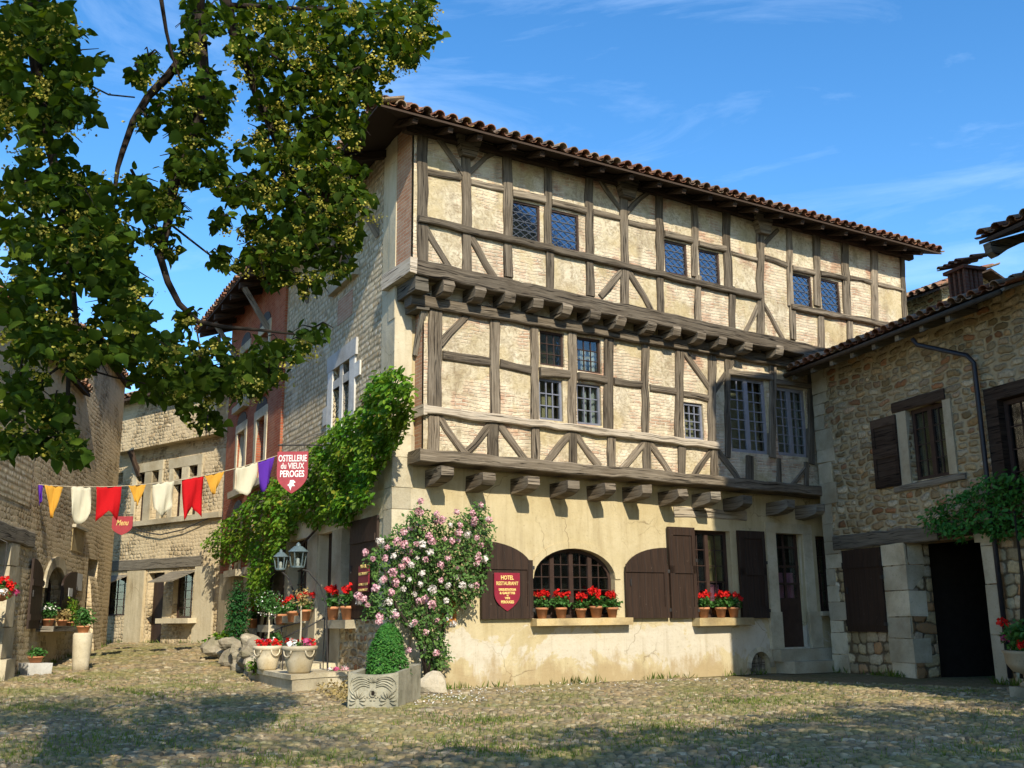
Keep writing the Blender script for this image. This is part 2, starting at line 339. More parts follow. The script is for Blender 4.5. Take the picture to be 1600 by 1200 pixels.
def m_rubble(name, stones, mortar, sx=.26, sz=.12, warp=.12, depth=.03, mw=.05, cover=None, tilt=0.):
    t = MT(name, .92, .12); w = t.warp(t.uv, 2.2, warp); w = t.warp(w, 11, .035); v = t.map(w, (1/sx, 1/sz, 1), rot=(0, 0, tilt))
    e = t.vor(v, 1, 'DISTANCE_TO_EDGE').outputs['Distance']; c = t.vor(v, 1).outputs['Color']; r, g, b_ = t.n('SeparateColor', Color=c).outputs[:3]
    k = len(stones); col = t.ramp(r, [((i+.5)/k, s) for i, s in enumerate(stones)])
    col = t.mix(1., col, t.ramp(g, [(0, .72), (1, 1.2)]), 'MULTIPLY'); col = t.mix(t.ramp(t.noise(t.uv, 17, 5, .65), [(.3, .45), (.65, 0)]), col, tuple(x*.55 for x in stones[0]))
    mm = t.ramp(e, [(mw*.5, 0), (mw*1.6, 1)]); col = t.mix(mm, mortar, col)
    h = t.ramp(e, [(0, 0), (mw*1.5, .55), (mw*5, .85), (.5, 1)])
    if cover is not None:
        cm = t.ramp(t.noise(t.map(t.uv, loc=(5.1, 2.2, 0)), .7, 6, .6), [(cover, 0), (cover+.08, 1)]); pc = t.mix(t.noise(t.uv, 3, 5), tuple(x*.8 for x in mortar), tuple(min(1, x*1.25) for x in mortar))
        col = t.mix(t.math('MULTIPLY', cm, .9), col, pc); h = t.mix(cm, h, .9)
    h = t.math('ADD', h, t.math('MULTIPLY', t.noise(t.uv, 24, 5, .6), .25)); return t.fin(col, t.bump(h, depth, 1.))
def m_course(name, stones, mortar, W=.24, H=.095, depth=.035, cover=None, gap=.43):
    t = MT(name, .92, .12); w = t.warp(t.uv, 1.1, .26 if W > .2 else .12); w = t.warp(w, 4.5, .10); w = t.warp(w, 15, .03); x, y, _z = t.sep(w)[:3]
    row = t.math('DIVIDE', y, H); fl = t.math('FLOOR', row); fy = t.math('SUBTRACT', t.math('SUBTRACT', row, fl), .5)
    rw = t.n('TexWhiteNoise', {'noise_dimensions': '1D'}, W=fl); rc = t.n('SeparateColor', Color=rw.outputs['Color']).outputs
    x2 = t.math('ADD', t.math('MULTIPLY', t.math('DIVIDE', x, W), t.math('ADD', .65, t.math('MULTIPLY', rc[0], .9))), t.math('MULTIPLY', rc[1], 17.)); cx = t.math('FLOOR', x2); fx = t.math('SUBTRACT', t.math('SUBTRACT', x2, cx), .5)
    cell = t.n('TexWhiteNoise', {'noise_dimensions': '2D'}, Vector=t.n('CombineXYZ', X=cx, Y=fl).outputs[0]); r, g, b_ = t.n('SeparateColor', Color=cell.outputs['Color']).outputs[:3]
    fx = t.math('ADD', fx, t.math('MULTIPLY', t.math('SUBTRACT', g, .5), .14)); p4 = lambda v: t.math('POWER', t.math('ABSOLUTE', v), 3.2)
    d = t.math('POWER', t.math('ADD', p4(fx), p4(fy)), 1/3.2); d = t.math('ADD', d, t.math('MULTIPLY', t.math('SUBTRACT', b_, .5), .14)); d = t.math('ADD', d, t.math('MULTIPLY', t.math('SUBTRACT', t.noise(t.uv, 22, 4), .5), .18))
    k = len(stones); col = t.ramp(r, [((i+.5)/k, s) for i, s in enumerate(stones)]); col = t.mix(1., col, t.ramp(g, [(0, .6), (1, 1.25)]), 'MULTIPLY')
    col = t.mix(t.ramp(t.noise(t.uv, 19, 5, .7), [(.34, .6), (.62, 0)]), col, tuple(x*.45 for x in stones[0])); mm = t.ramp(d, [(gap-.05, 1), (gap+.05, 0)]); col = t.mix(mm, t.mix(t.noise(t.uv, 6, 5), tuple(v*.6 for v in mortar), mortar), col)
    h = t.ramp(d, [(0, 1), (gap*.75, .82), (gap+.07, 0)])
    if cover is not None:
        cm = t.ramp(t.noise(t.map(t.uv, loc=(5.1, 2.2, 0)), .8, 7, .66), [(cover, 0), (cover+.07, 1)]); pc = t.mix(t.noise(t.uv, 4, 6, .7), tuple(x*.7 for x in mortar), tuple(min(1, x*1.3) for x in mortar)); col = t.mix(t.math('MULTIPLY', cm, .85), col, pc); h = t.mix(t.math('MULTIPLY', cm, .8), h, .9)
    h = t.math('ADD', h, t.math('MULTIPLY', t.noise(t.uv, 26, 6, .66), .3)); return t.fin(col, t.bump(h, depth, 1.))
M['rubble'] = m_course('golden_rubble_stone', [(.30, .22, .11), (.48, .37, .20), (.62, .52, .34), (.44, .27, .11), (.70, .63, .47), (.52, .42, .25), (.36, .26, .14), (.58, .50, .35), (.40, .19, .09)], (.50, .41, .25), .30, .125, .05, .62, .39)
M['rubble_far'] = m_course('pitted_rubble_stone', [(.42, .32, .18), (.57, .45, .27), (.72, .59, .39), (.46, .31, .16), (.62, .50, .31)], (.60, .48, .30), .17, .105, .035, .45, .40)
M['rubble_pale'] = m_course('ochre_block_stone', [(.48, .38, .21), (.60, .50, .32), (.42, .31, .16), (.62, .56, .42), (.40, .22, .10)], (.16, .12, .07), .34, .19, .04, None, .46)
def m_pebble():
    t = MT('herringbone_pebble_masonry', .85, .2); w = t.warp(t.uv, 1.5, .06); x, y, z = t.sep(w)[:3]; H = .105
    row = t.math('DIVIDE', y, H); fl = t.math('FLOOR', row); fr = t.math('SUBTRACT', row, fl)
    sg = t.math('SUBTRACT', t.math('MULTIPLY', t.math('MODULO', fl, 2.), 2.), 1.)
    x2 = t.math('ADD', t.math('DIVIDE', x, .062), t.math('MULTIPLY', t.math('MULTIPLY', fr, sg), .75)); x2 = t.math('ADD', x2, t.math('MULTIPLY', fl, .37))
    cmb = t.n('CombineXYZ', X=x2, Y=row, Z=fl); 
    cx = t.math('FLOOR', x2); fx = t.math('SUBTRACT', t.math('SUBTRACT', x2, cx), .5); fy = t.math('SUBTRACT', fr, .5)
    d = t.math('ADD', t.math('MULTIPLY', fx, fx), t.math('MULTIPLY', t.math('MULTIPLY', fy, fy), 1.0)); d = t.math('SQRT', d)
    rc = t.n('TexWhiteNoise', {'noise_dimensions': '2D'}, Vector=t.n('CombineXYZ', X=cx, Y=fl).outputs[0]); r = rc.outputs['Value']; g = t.n('SeparateColor', Color=rc.outputs['Color']).outputs[1]
    d = t.math('ADD', d, t.math('MULTIPLY', t.math('SUBTRACT', g, .5), .16)); d = t.math('ADD', d, t.math('MULTIPLY', t.math('SUBTRACT', t.noise(t.uv, 30, 3), .5), .2))
    col = t.ramp(r, [(.1, (.42, .33, .20)), (.35, (.70, .57, .36)), (.6, (.86, .76, .54)), (.85, (.58, .39, .18)), (1., (.92, .85, .68))])
    mm = t.ramp(d, [(.36, 1), (.47, 0)]); big = t.ramp(t.noise(t.map(t.uv, loc=(2, 9, 0)), .9, 5, .6), [(.57, 0), (.66, 1)])
    col = t.mix(mm, (.50, .41, .26), col); col = t.mix(t.math('MULTIPLY', big, .7), col, (.68, .58, .40)); h = t.ramp(d, [(0, 1), (.3, .75), (.48, 0)]); h = t.mix(t.math('MULTIPLY', big, .7), h, .7)
    h = t.math('ADD', h, t.math('MULTIPLY', t.noise(t.uv, 30, 4), .2)); return t.fin(col, t.bump(h, .07, 1.))
M['pebble'] = m_pebble()
def m_brick(name, c1, c2, mo, w=.23, h=.062):
    t = MT(name, .92, .12); v = t.warp(t.uv, 3, .02)
    br = t.n('TexBrick', Vector=v, Scale=1., Mortar_Size=.008, Mortar_Smooth=.3, Bias=0., Brick_Width=w, Row_Height=h, Color1=(*c1, 1), Color2=(*c2, 1), Mortar=(*mo, 1))
    col = t.mix(t.ramp(t.noise(t.uv, 5, 5, .6), [(.3, .5), (.7, 0)]), br.outputs[0], tuple(x*.6 for x in c1)); col = t.mix(t.ramp(t.noise(t.uv, 1.1, 5), [(.5, 0), (.75, .5)]), col, mo)
    b = t.bump(t.math('SUBTRACT', 1., br.outputs['Fac']), .012, .9); b = t.bump(t.noise(t.uv, 40, 4), .004, .6, b); return t.fin(col, b)
M['brick'] = m_brick('red_brick', (.34, .085, .04), (.44, .15, .075), (.36, .23, .15))
M['brick_dark'] = m_brick('dark_red_brick', (.14, .05, .03), (.20, .08, .05), (.16, .12, .09)); M['brick_old'] = m_brick('worn_brick', (.42, .20, .11), (.50, .30, .19), (.52, .44, .32))  # chimney brick, darker than the plain red
def m_stone(name, a, b, c, sc=3., bs=.012):
    t = MT(name, .85, .2); o = t.obj; n = t.noise(o, sc, 8, .65); m2 = t.noise(o, sc*.5, 4)
    col = t.mix(t.ramp(n, [(.3, 0), (.7, 1)]), a, b); col = t.mix(t.ramp(m2, [(.5, 0), (.72, .8)]), col, c); col = t.mix(t.ramp(t.noise(o, sc*11, 3), [(.6, 0), (.72, .5)]), col, tuple(x*.5 for x in a)); col = t.mix(1., col, t.ramp(t.var(), [(0, .66), (1, 1.12)]), 'MULTIPLY'); col = t.mix(t.ramp(t.noise(o, sc*.35, 6, .7), [(.45, 0), (.65, .5)]), col, tuple(x*.45 for x in c))
    bb = t.bump(n, bs*2, .7); bb = t.bump(t.noise(o, sc*9, 5), bs*.5, .7, bb); return t.fin(col, bb)
M['limestone'] = m_stone('pale_limestone', (.52, .45, .30), (.64, .57, .42), (.42, .33, .19))
M['limestone_w'] = m_stone('white_limestone', (.62, .60, .54), (.72, .70, .65), (.50, .46, .38))
M['greystone'] = m_stone('grey_carved_stone', (.34, .31, .22), (.50, .46, .34), (.20, .19, .12), 4)
M['rock'] = m_stone('rough_rock', (.30, .25, .17), (.50, .44, .33), (.20, .18, .10), 6, .02)
M['sillstone'] = m_stone('ochre_sill_stone', (.50, .36, .16), (.62, .50, .28), (.30, .21, .10), 5)
M['urn'] = m_stone('cream_stoneware', (.58, .49, .33), (.68, .61, .46), (.50, .36, .15), 3.5, .004)
M['urn_dark'] = m_stone('mossy_stone_urn', (.30, .24, .15), (.38, .32, .22), (.20, .17, .10), 5, .006)
def m_simple(name, col, rough=.7, spec=.3, nv=.25, bump=.003, sc=8, metal=0):
    t = MT(name, rough, spec); n = t.noise(t.obj, sc, 6, .6); c = t.mix(t.ramp(n, [(.3, 0), (.75, 1)]), tuple(x*(1-nv) for x in col), tuple(min(1, x*(1+nv)) for x in col)); t.b.inputs['Metallic'].default_value = metal; c = t.mix(1., c, t.ramp(t.n('ObjectInfo').outputs['Random'], [(0, .82), (1, 1.12)]), 'MULTIPLY')
    return t.fin(c, t.bump(t.noise(t.obj, sc*5, 4), bump, .6))
M['terracotta'] = m_simple('terracotta', (.52, .23, .11), .8, .2, .25)
M['iron'] = m_simple('wrought_iron', (.035, .032, .03), .55, .4, .3)
M['verdigris'] = m_simple('painted_lantern_metal', (.10, .14, .15), .5, .4, .3)
M['copper'] = m_simple('rusty_lantern_metal', (.22, .11, .07), .6, .4, .3)
M['zinc'] = m_simple('zinc_gutter', (.07, .055, .04), .85, .15, .3)
M['downpipe'] = m_simple('dark_downpipe', (.025, .024, .03), .45, .4, .3)
M['soil'] = m_simple('potting_soil', (.05, .035, .022), .95, .1, .4)
M['cord'] = m_simple('cord', (.40, .34, .24), .8, .1)
M['paper'] = m_simple('paper_notice', (.62, .62, .60), .8, .2, .1)
M['orangewood'] = m_simple('varnished_orange_wood', (.50, .22, .05), .45, .4, .3)
M['white'] = m_simple('white_petals', (.78, .76, .70), .7, .2, .1)
M['dark_in'] = m_simple('painted_dark_interior', (.022, .018, .015), .95, .05, .2)  # near-black colour stands in for the shade inside rooms and holes
M['gold'] = m_simple('gold_lettering', (.78, .58, .20), .5, .4, .1)
M['whitepaint'] = m_simple('white_lettering', (.80, .78, .75), .6, .3, .06)
M['signred'] = m_simple('maroon_enamel', (.23, .018, .035), .42, .45, .15, .001)
M['signpink'] = m_simple('faded_maroon_enamel', (.34, .045, .055), .45, .4, .15, .001)
M['framepale'] = m_simple('pale_lilac_grey_paint', (.30, .29, .31), .6, .3, .15)
M['framegrey'] = m_simple('blue_grey_paint', (.17, .18, .22), .6, .3, .2)
M['framebrown'] = m_simple('brown_paint', (.05, .028, .02), .6, .3, .25)
M['lead'] = m_simple('lead_cames', (.09, .10, .12), .5, .4, .2)
M['curtain_w'] = m_simple('white_curtain', (.66, .64, .58), .9, .1, .1)
M['curtain_p'] = m_simple('pink_curtain', (.62, .22, .30), .9, .1, .15)
M['curtain_y'] = m_simple('tan_curtain', (.36, .26, .10), .9, .1, .2)
def m_cloth(name, col):
    t = MT(name, .9, .1); sep = t.n('BsdfTranslucent', Color=(*col, 1)); mxs = t.n('MixShader'); t.set(mxs.inputs[0], .35); t.fin(col, t.bump(t.noise(t.obj, 12, 4), .01, .5))
    t.set(mxs.inputs[1], t.b.outputs[0]); t.set(mxs.inputs[2], sep.outputs[0]); t.set(t.out.inputs[0], mxs.outputs[0]); return t.m
M['c_red'] = m_cloth('red_cloth', (.62, .015, .02)); M['c_yel'] = m_cloth('yellow_cloth', (.72, .40, .06)); M['c_cream'] = m_cloth('cream_cloth', (.74, .70, .54)); M['c_pur'] = m_cloth('purple_cloth', (.13, .04, .42))
def m_shutter():
    t = MT('brown_shutter_paint', .62, .3); v = t.map(t.uv, (22, 1.2, 1)); n = t.noise(v, 1, 6, .6); col = t.ramp(n, [(.3, (.020, .011, .007)), (.7, (.046, .026, .017))])
    x = t.math('FRACT', t.math('DIVIDE', t.sep(t.uv)[0], .155)); g = t.ramp(x, [(0, 0), (.05, 1), (.95, 1), (1, 0)]); col = t.mix(g, (.012, .008, .006), col)
    col = t.mix(t.ramp(t.noise(t.uv, 14, 4), [(.68, 0), (.72, .5)]), col, (.2, .16, .12)); b = t.bump(g, .006, .8); return t.fin(col, t.bump(n, .003, .6, b))
M['shutter'] = m_shutter()
def m_glass(name, tint, gloss):
    t = MT(name); gl = t.n('BsdfGlossy', Color=(*tint, 1), Roughness=.04); b = t.bump(t.noise(t.uv, 5, 3), .01, .25); t.set(gl.inputs['Normal'], b)
    tr = t.n('BsdfTransparent', Color=(.75, .8, .8, 1)); lw = t.n('LayerWeight', Blend=.35); f = t.math('ADD', t.math('MULTIPLY', lw.outputs['Facing'], .35), gloss)
    mxs = t.n('MixShader'); t.set(mxs.inputs[0], f); t.set(mxs.inputs[1], tr.outputs[0]); t.set(mxs.inputs[2], gl.outputs[0]); t.set(t.out.inputs[0], mxs.outputs[0]); return t.m
M['glass'] = m_glass('window_glass', (.8, .85, .9), .02); M['glass_up'] = m_glass('old_leaded_glass', (.36, .42, .50), .36); M['glass_y'] = m_glass('lantern_glass', (.9, .85, .6), .15)
def m_tile():
    t = MT('canal_tiles', .85, .2); v = t.var(); col = t.ramp(v, [(0, (.15, .065, .04)), (.3, (.28, .12, .065)), (.55, (.34, .18, .10)), (.8, (.20, .13, .09)), (1, (.38, .27, .17))])
    n = t.noise(t.obj, 5, 6, .65); col = t.mix(t.ramp(n, [(.5, 0), (.68, .85)]), col, (.12, .10, .075)); col = t.mix(t.ramp(t.noise(t.obj, 2.1, 5, .7), [(.62, 0), (.7, .7)]), col, (.33, .28, .06))
    return t.fin(col, t.bump(t.noise(t.obj, 22, 5), .01, .8))
M['tile'] = m_tile()
def m_leaf(name, stops, trans=.35, tcol=(.30, .42, .04), rough=.6, spec=.2):
    t = MT(name, rough, spec); c = t.ramp(t.var(), stops); c = t.mix(t.ramp(t.noise(t.obj, 1.3, 3), [(.35, 0), (.7, .35)]), c, stops[-1][1]); t.set(t.b.inputs['Base Color'], c)
    tl = t.n('BsdfTranslucent', Color=(*tcol, 1)); mxs = t.n('MixShader'); t.set(mxs.inputs[0], trans); t.set(mxs.inputs[1], t.b.outputs[0]); t.set(mxs.inputs[2], tl.outputs[0]); t.set(t.out.inputs[0], mxs.outputs[0]); return t.m
M['linden'] = m_leaf('linden_leaf', [(0, (.006, .018, .003)), (.5, (.018, .046, .005)), (.85, (.045, .09, .008)), (1, (.09, .13, .012))], .26, (.13, .20, .006), .75, .10)
M['lindenflower'] = m_leaf('linden_blossom', [(0, (.26, .24, .03)), (.6, (.46, .40, .05)), (1, (.54, .50, .14))], .25, (.55, .48, .05), .8)
M['creeper'] = m_leaf('creeper_leaf', [(0, (.015, .07, .005)), (.5, (.06, .19, .010)), (.85, (.13, .29, .018)), (1, (.30, .27, .03))], .3, (.22, .42, .015))
M['roseleaf'] = m_leaf('rose_leaf', [(0, (.025, .065, .014)), (.6, (.06, .14, .03)), (1, (.13, .22, .05))], .2, (.12, .25, .03))
M['box'] = m_leaf('clipped_box_leaf', [(0, (.022, .10, .018)), (.7, (.05, .19, .03)), (1, (.10, .24, .04))], .2, (.08, .25, .02))
M['geraleaf'] = m_leaf('geranium_leaf', [(0, (.03, .09, .02)), (1, (.09, .22, .05))], .2, (.12, .3, .03))
M['cypress'] = m_leaf('cypress_needle', [(0, (.012, .06, .015)), (1, (.03, .12, .025))], .15, (.04, .14, .02))
M['grass'] = m_leaf('grass_blade', [(0, (.04, .10, .008)), (.6, (.09, .18, .015)), (1, (.22, .24, .04))], .3, (.2, .3, .04))
M['redpetal'] = m_leaf('red_petals', [(0, (.45, .004, .004)), (1, (.72, .02, .015))], .2, (.7, .02, .01))
M['pinkpetal'] = m_leaf('magenta_petals', [(0, (.40, .03, .12)), (1, (.60, .12, .25))], .2, (.6, .1, .2))
M['rosepink'] = m_leaf('pink_rose_petals', [(0, (.62, .26, .32)), (.6, (.74, .42, .46)), (1, (.78, .58, .58))], .2, (.7, .35, .4))
M['rosewhite'] = m_leaf('cream_rose_petals', [(0, (.70, .60, .54)), (1, (.80, .76, .70))], .2, (.7, .6, .5))
M['dryplant'] = m_leaf('dry_ochre_leaf', [(0, (.24, .16, .06)), (1, (.44, .34, .14))], .2, (.3, .25, .05))
def m_bark():
    t = MT('bark', .9, .15); n = t.noise(t.map(t.uv, (3, 9, 1)), 2, 7, .65); return t.fin(t.ramp(n, [(.3, (.018, .013, .010)), (.7, (.065, .05, .04))]), t.bump(n, .01, .8))
M['bark'] = m_bark()
def m_ground():
    t = MT('earth_and_gravel', .95, .1); o = t.obj; n = t.noise(o, 1.1, 6, .6); n2 = t.noise(o, 9, 6, .6)
    col = t.mix(t.ramp(n, [(.35, 0), (.65, 1)]), (.19, .145, .08), (.12, .125, .04)); col = t.mix(t.ramp(n2, [(.4, 0), (.7, .7)]), col, (.28, .22, .14))
    v = t.vor(o, 15, 'DISTANCE_TO_EDGE').outputs['Distance']; b = t.bump(t.ramp(v, [(0, 0), (.25, 1)]), .02, .7); return t.fin(col, t.bump(n2, .02, .8, b))
M['ground'] = m_ground()
def m_cobble():
    t = MT('river_cobbles', .8, .25); c = t.ramp(t.var(), [(0, (.12, .09, .05)), (.2, (.24, .175, .09)), (.4, (.33, .25, .13)), (.6, (.21, .17, .11)), (.75, (.35, .235, .11)), (.9, (.48, .40, .26)), (1, (.15, .115, .075))])
    n = t.noise(t.obj, 30, 4); c = t.mix(t.ramp(n, [(.35, .5), (.65, 0)]), c, (.13, .11, .07)); mo = t.noise(t.obj, .9, 5, .6); c = t.mix(t.ramp(mo, [(.44, 0), (.66, .62)]), c, (.145, .155, .035)); return t.fin(c, t.bump(n, .004, .7))
M['cobble'] = m_cobble()
# ================================================================= ground
def build_ground():
    c1 = np.arange(-16, 34, .5); far = np.array([2, 5, 10, 20, 45, 100, 220, 450]); X = np.concatenate([c1[0]-far[::-1], c1, c1[-1]+far]); Y = np.concatenate([-16-far[::-1], np.arange(-16, 42, .5), 42+far])
    gx, gy = np.meshgrid(X, Y); Z = gz_np(gx, gy); near = (np.abs(gx) < 30)&(gy < 45); Z = Z+np.where(near, .012*np.sin(gx*2.1+gy)*np.sin(gy*1.7), 0)-.01
    n, m = gx.shape; idx = np.arange(n*m).reshape(n, m); F = np.stack([idx[:-1, :-1], idx[:-1, 1:], idx[1:, 1:], idx[1:, :-1]], -1).reshape(-1, 4)
    o = np_mesh('ground', np.stack([gx, gy, Z], -1).reshape(-1, 3), F, np.zeros(n*m), M['ground'], smooth=True); tag(o, kind='structure')
build_ground()
def outside_buildings(x, y, pad=.05):
    c = lambda F_: ((x-F_.c.x)*F_.d.x+(y-F_.c.y)*F_.d.y, (x-F_.c.x)*F_.n.x+(y-F_.c.y)*F_.n.y)
    a, b = c(FF); s, so_ = c(FS); ok = ~((b < pad)&(so_ < pad)&(a < 14))
    r, ro = c(FR); ok &= ~((ro < pad)&(r > -.3)); l, lo = c(FL); ok &= ~((lo < pad)&(l < .3)); q, qo = c(FB); ok &= ~((qo < pad))
    return ok
def build_cobbles():
    Vs = []; Fs4 = []; Fs3 = []; vr = []; base = 0; ring = 7
    for (y0, y1, p) in ((4.5, 13, .086), (13, 20, .10), (20, 31, .13)):
        ys = np.arange(y0, y1, p*.86); P = []
        for k, y in enumerate(ys):
            hw = .56*y+1.2; xs = np.arange(-hw, hw, p)+(k % 2)*p*.5; P.append(np.stack([xs, np.full(xs.shape, y)], -1))
        P = np.concatenate(P); P += RNG.uniform(-.34, .34, P.shape)*p; P = P[outside_buildings(P[:, 0], P[:, 1])]; n = len(P)
        moss = .5+.5*np.sin(P[:, 0]*.9+np.sin(P[:, 1]*.7)*2)*np.sin(P[:, 1]*1.1+P[:, 0]*.3); keep = RNG.random(n) > .07+.12*moss; P = P[keep]; n = len(P)
        z = gz_np(P[:, 0], P[:, 1])+.012*np.sin(P[:, 0]*2.1+P[:, 1])*np.sin(P[:, 1]*1.7)-.010
        a = RNG.uniform(-.75, .75, n); big = np.where(RNG.random(n) < .13, 1.45, 1.0); r1 = p*RNG.uniform(.44, .76, n)*big; r2 = p*RNG.uniform(.32, .50, n)*big; h = .010+p*RNG.uniform(.05, .26, n); tx = RNG.uniform(-.14, .14, n); ty = RNG.uniform(-.14, .14, n)
        ang = np.arange(ring)*2*np.pi/ring; V = np.zeros((n, 2*ring+1, 3)); ph = RNG.uniform(0, 6.28, n)
        for lv, (k1, hz) in enumerate(((1., 0.), (.72, .78))):
            w = 1+.16*np.sin(2*ang[None]+ph[:, None])+RNG.uniform(-.08, .08, (n, ring)); lx = r1[:, None]*np.cos(ang)*k1*w; ly = r2[:, None]*np.sin(ang)*k1*w
            V[:, lv*ring:(lv+1)*ring, 0] = P[:, 0, None]+lx*np.cos(a)[:, None]-ly*np.sin(a)[:, None]; V[:, lv*ring:(lv+1)*ring, 1] = P[:, 1, None]+lx*np.sin(a)[:, None]+ly*np.cos(a)[:, None]
            V[:, lv*ring:(lv+1)*ring, 2] = z[:, None]+h[:, None]*hz-(.01 if lv == 0 else 0)+(lx*tx[:, None]+ly*ty[:, None])*(lv)
        V[:, -1, 0] = P[:, 0]; V[:, -1, 1] = P[:, 1]; V[:, -1, 2] = z+h
        i = np.arange(ring); j = (i+1) % ring; b = base+np.arange(n)[:, None, None]*(2*ring+1)
        Fs4.append((b+np.stack([i, j, ring+j, ring+i], -1)[None]).reshape(-1, 4)); Fs3.append((b+np.stack([ring+i, ring+j, np.full(ring, 2*ring)], -1)[None]).reshape(-1, 3))
        Vs.append(V.reshape(-1, 3)); vr.append(np.repeat(RNG.random(n), 2*ring+1)); base += n*(2*ring+1)
    o = np_mesh('cobblestones', np.concatenate(Vs), [np.concatenate(Fs4), np.concatenate(Fs3)], np.concatenate(vr), M['cobble'], smooth=True)
    tag(o, 'rounded tan and grey river cobbles paving the sloping village square', 'cobblestones', kind='stuff')
build_cobbles()
def build_grass():
    P = []
    def strip(poly, n, s):
        for x, y in sample_poly(poly, n):
            g = ghit(x, y)
            if outside_buildings(np.array([g.x]), np.array([g.y]), -.02)[0] and (math.sin(g.x*2.3+1.3*math.sin(g.y*1.9))*math.sin(g.y*2.6+g.x)+random.uniform(-.8, .8)) > .15: P.append((g.x, g.y, g.z-.005))
    strip([(1040, 1080), (1290, 1056), (1440, 1062), (1560, 1078), (1500, 1100), (1250, 1108), (1040, 1100)], 9000, 1)
    strip([(820, 1105), (1250, 1075), (1330, 1120), (1000, 1180), (760, 1190), (640, 1150)], 9000, 1); strip([(640, 1090), (1000, 1075), (900, 1130), (600, 1150)], 3500, 1)
    strip([(20, 1050), (330, 1012), (400, 1070), (300, 1120), (0, 1130)], 8500, 1); strip([(0, 1090), (480, 1120), (420, 1198), (0, 1198)], 9000, 1); strip([(420, 1100), (900, 1110), (900, 1198), (420, 1198)], 5000, 1); strip([(900, 1130), (1600, 1090), (1600, 1198), (900, 1198)], 7000, 1)
    strip([(1325, 1046), (1430, 1060), (1425, 1072), (1318, 1060)], 1500, 1); strip([(100, 1035), (170, 1020), (175, 1030), (110, 1045)], 700, 1)
    P = np.array(P); n = len(P); o = leaves('grass', P, .042, M['grass'], None, 'blade', up=0, droop=-1.6, svar=.5); tag(o, 'short moss green grass growing between the cobbles', 'grass', kind='stuff')
build_grass()
def build_litter():
    P = []
    for x, y in sample_poly([(690, 1076), (1000, 1058), (1290, 1044), (1300, 1058), (1000, 1074), (700, 1092)], 420)+sample_poly([(640, 1086), (760, 1076), (760, 1098), (640, 1105)], 260):
        g = ghit(x, y)
        if outside_buildings(np.array([g.x]), np.array([g.y]), .0)[0]: P.append((g.x, g.y, g.z+.02))
    o = leaves('fallen_petals', P, .028, M['white'], None, 'petal', 1.5, 0); tag(o, 'pale fallen petals and chips scattered along the foot of the cream wall', 'petals', kind='stuff')
    P = []; d = []
    for F_, a, b, k in ((FF, .6, 9.3, 500), (FS, -12, -1, 400), (FL, -11, -.5, 500), (FB, -5.5, 0, 250), (FR, .1, 2.1, 260), (FR, 4.1, 5.2, 120)):
        for _ in range(k):
            u = random.uniform(a, b)
            if math.sin(u*3.1+k)+random.uniform(-1, 1) < .1: continue
            w_ = F_.w(u, random.uniform(.02, .12), 0); P.append((w_.x, w_.y, gz(w_.x, w_.y)))
    o = leaves('weeds', P, .10, M['grass'], None, 'blade', up=0, droop=-1.3, svar=.6); tag(o, 'thin weeds rooted along the foot of the walls', 'weeds', kind='stuff')
build_litter()
# ================================================================= generic builders
def wall(mb, fr, u0, u1, z0, z1, o, holes=(), depth=.25, var=.5):
    """front face at offset o with real openings; hole = (u0,u1,z0,z1,arch)"""
    us = sorted({u0, u1, *[h[i] for h in holes for i in (0, 1)]}); zs = sorted({z0, z1, *[h[i] for h in holes for i in (2, 3)], *[h[3]-h[4] for h in holes if len(h) > 4 and h[4]]})
    us = [u for u in us if u0 <= u <= u1]; zs = [z for z in zs if z0 <= z <= z1]
    for i in range(len(us)-1):
        for j in range(len(zs)-1):
            cu, cz = (us[i]+us[i+1])/2, (zs[j]+zs[j+1])/2
            if any(h[0] < cu < h[1] and h[2] < cz < h[3] for h in holes): continue
            mb.fadd(fr, [(us[i], o, zs[j]), (us[i+1], o, zs[j]), (us[i+1], o, zs[j+1]), (us[i], o, zs[j+1])], [(0, 1, 2, 3)], var)
    for h in holes:
        a, b, c, d = h[:4]; ar = h[4] if len(h) > 4 else 0; ip = o-depth
        if ar:
            N = 12; A = [((a+b)/2-(b-a)/2*math.cos(math.pi*k/N), d-ar+ar*math.sin(math.pi*k/N)) for k in range(N+1)]
            for k in range(N):
                (x0, y0), (x1, y1) = A[k], A[k+1]
                mb.fadd(fr, [(x0, o, y0), (x1, o, y1), (x1, o, d), (x0, o, d)], [(0, 1, 2, 3)], var)
                mb.fadd(fr, [(x0, o, y0), (x0, ip, y0), (x1, ip, y1), (x1, o, y1)], [(0, 1, 2, 3)], var)
            top = d-ar
        else:
            top = d; mb.fadd(fr, [(a, o, d), (a, ip, d), (b, ip, d), (b, o, d)], [(0, 1, 2, 3)], var)
        mb.fadd(fr, [(a, o, c), (a, ip, c), (a, ip, top), (a, o, top)], [(0, 1, 2, 3)], var); mb.fadd(fr, [(b, o, c), (b, o, top), (b, ip, top), (b, ip, c)], [(0, 1, 2, 3)], var)
        mb.fadd(fr, [(a, o, c), (b, o, c), (b, ip, c), (a, ip, c)], [(0, 1, 2, 3)], var)
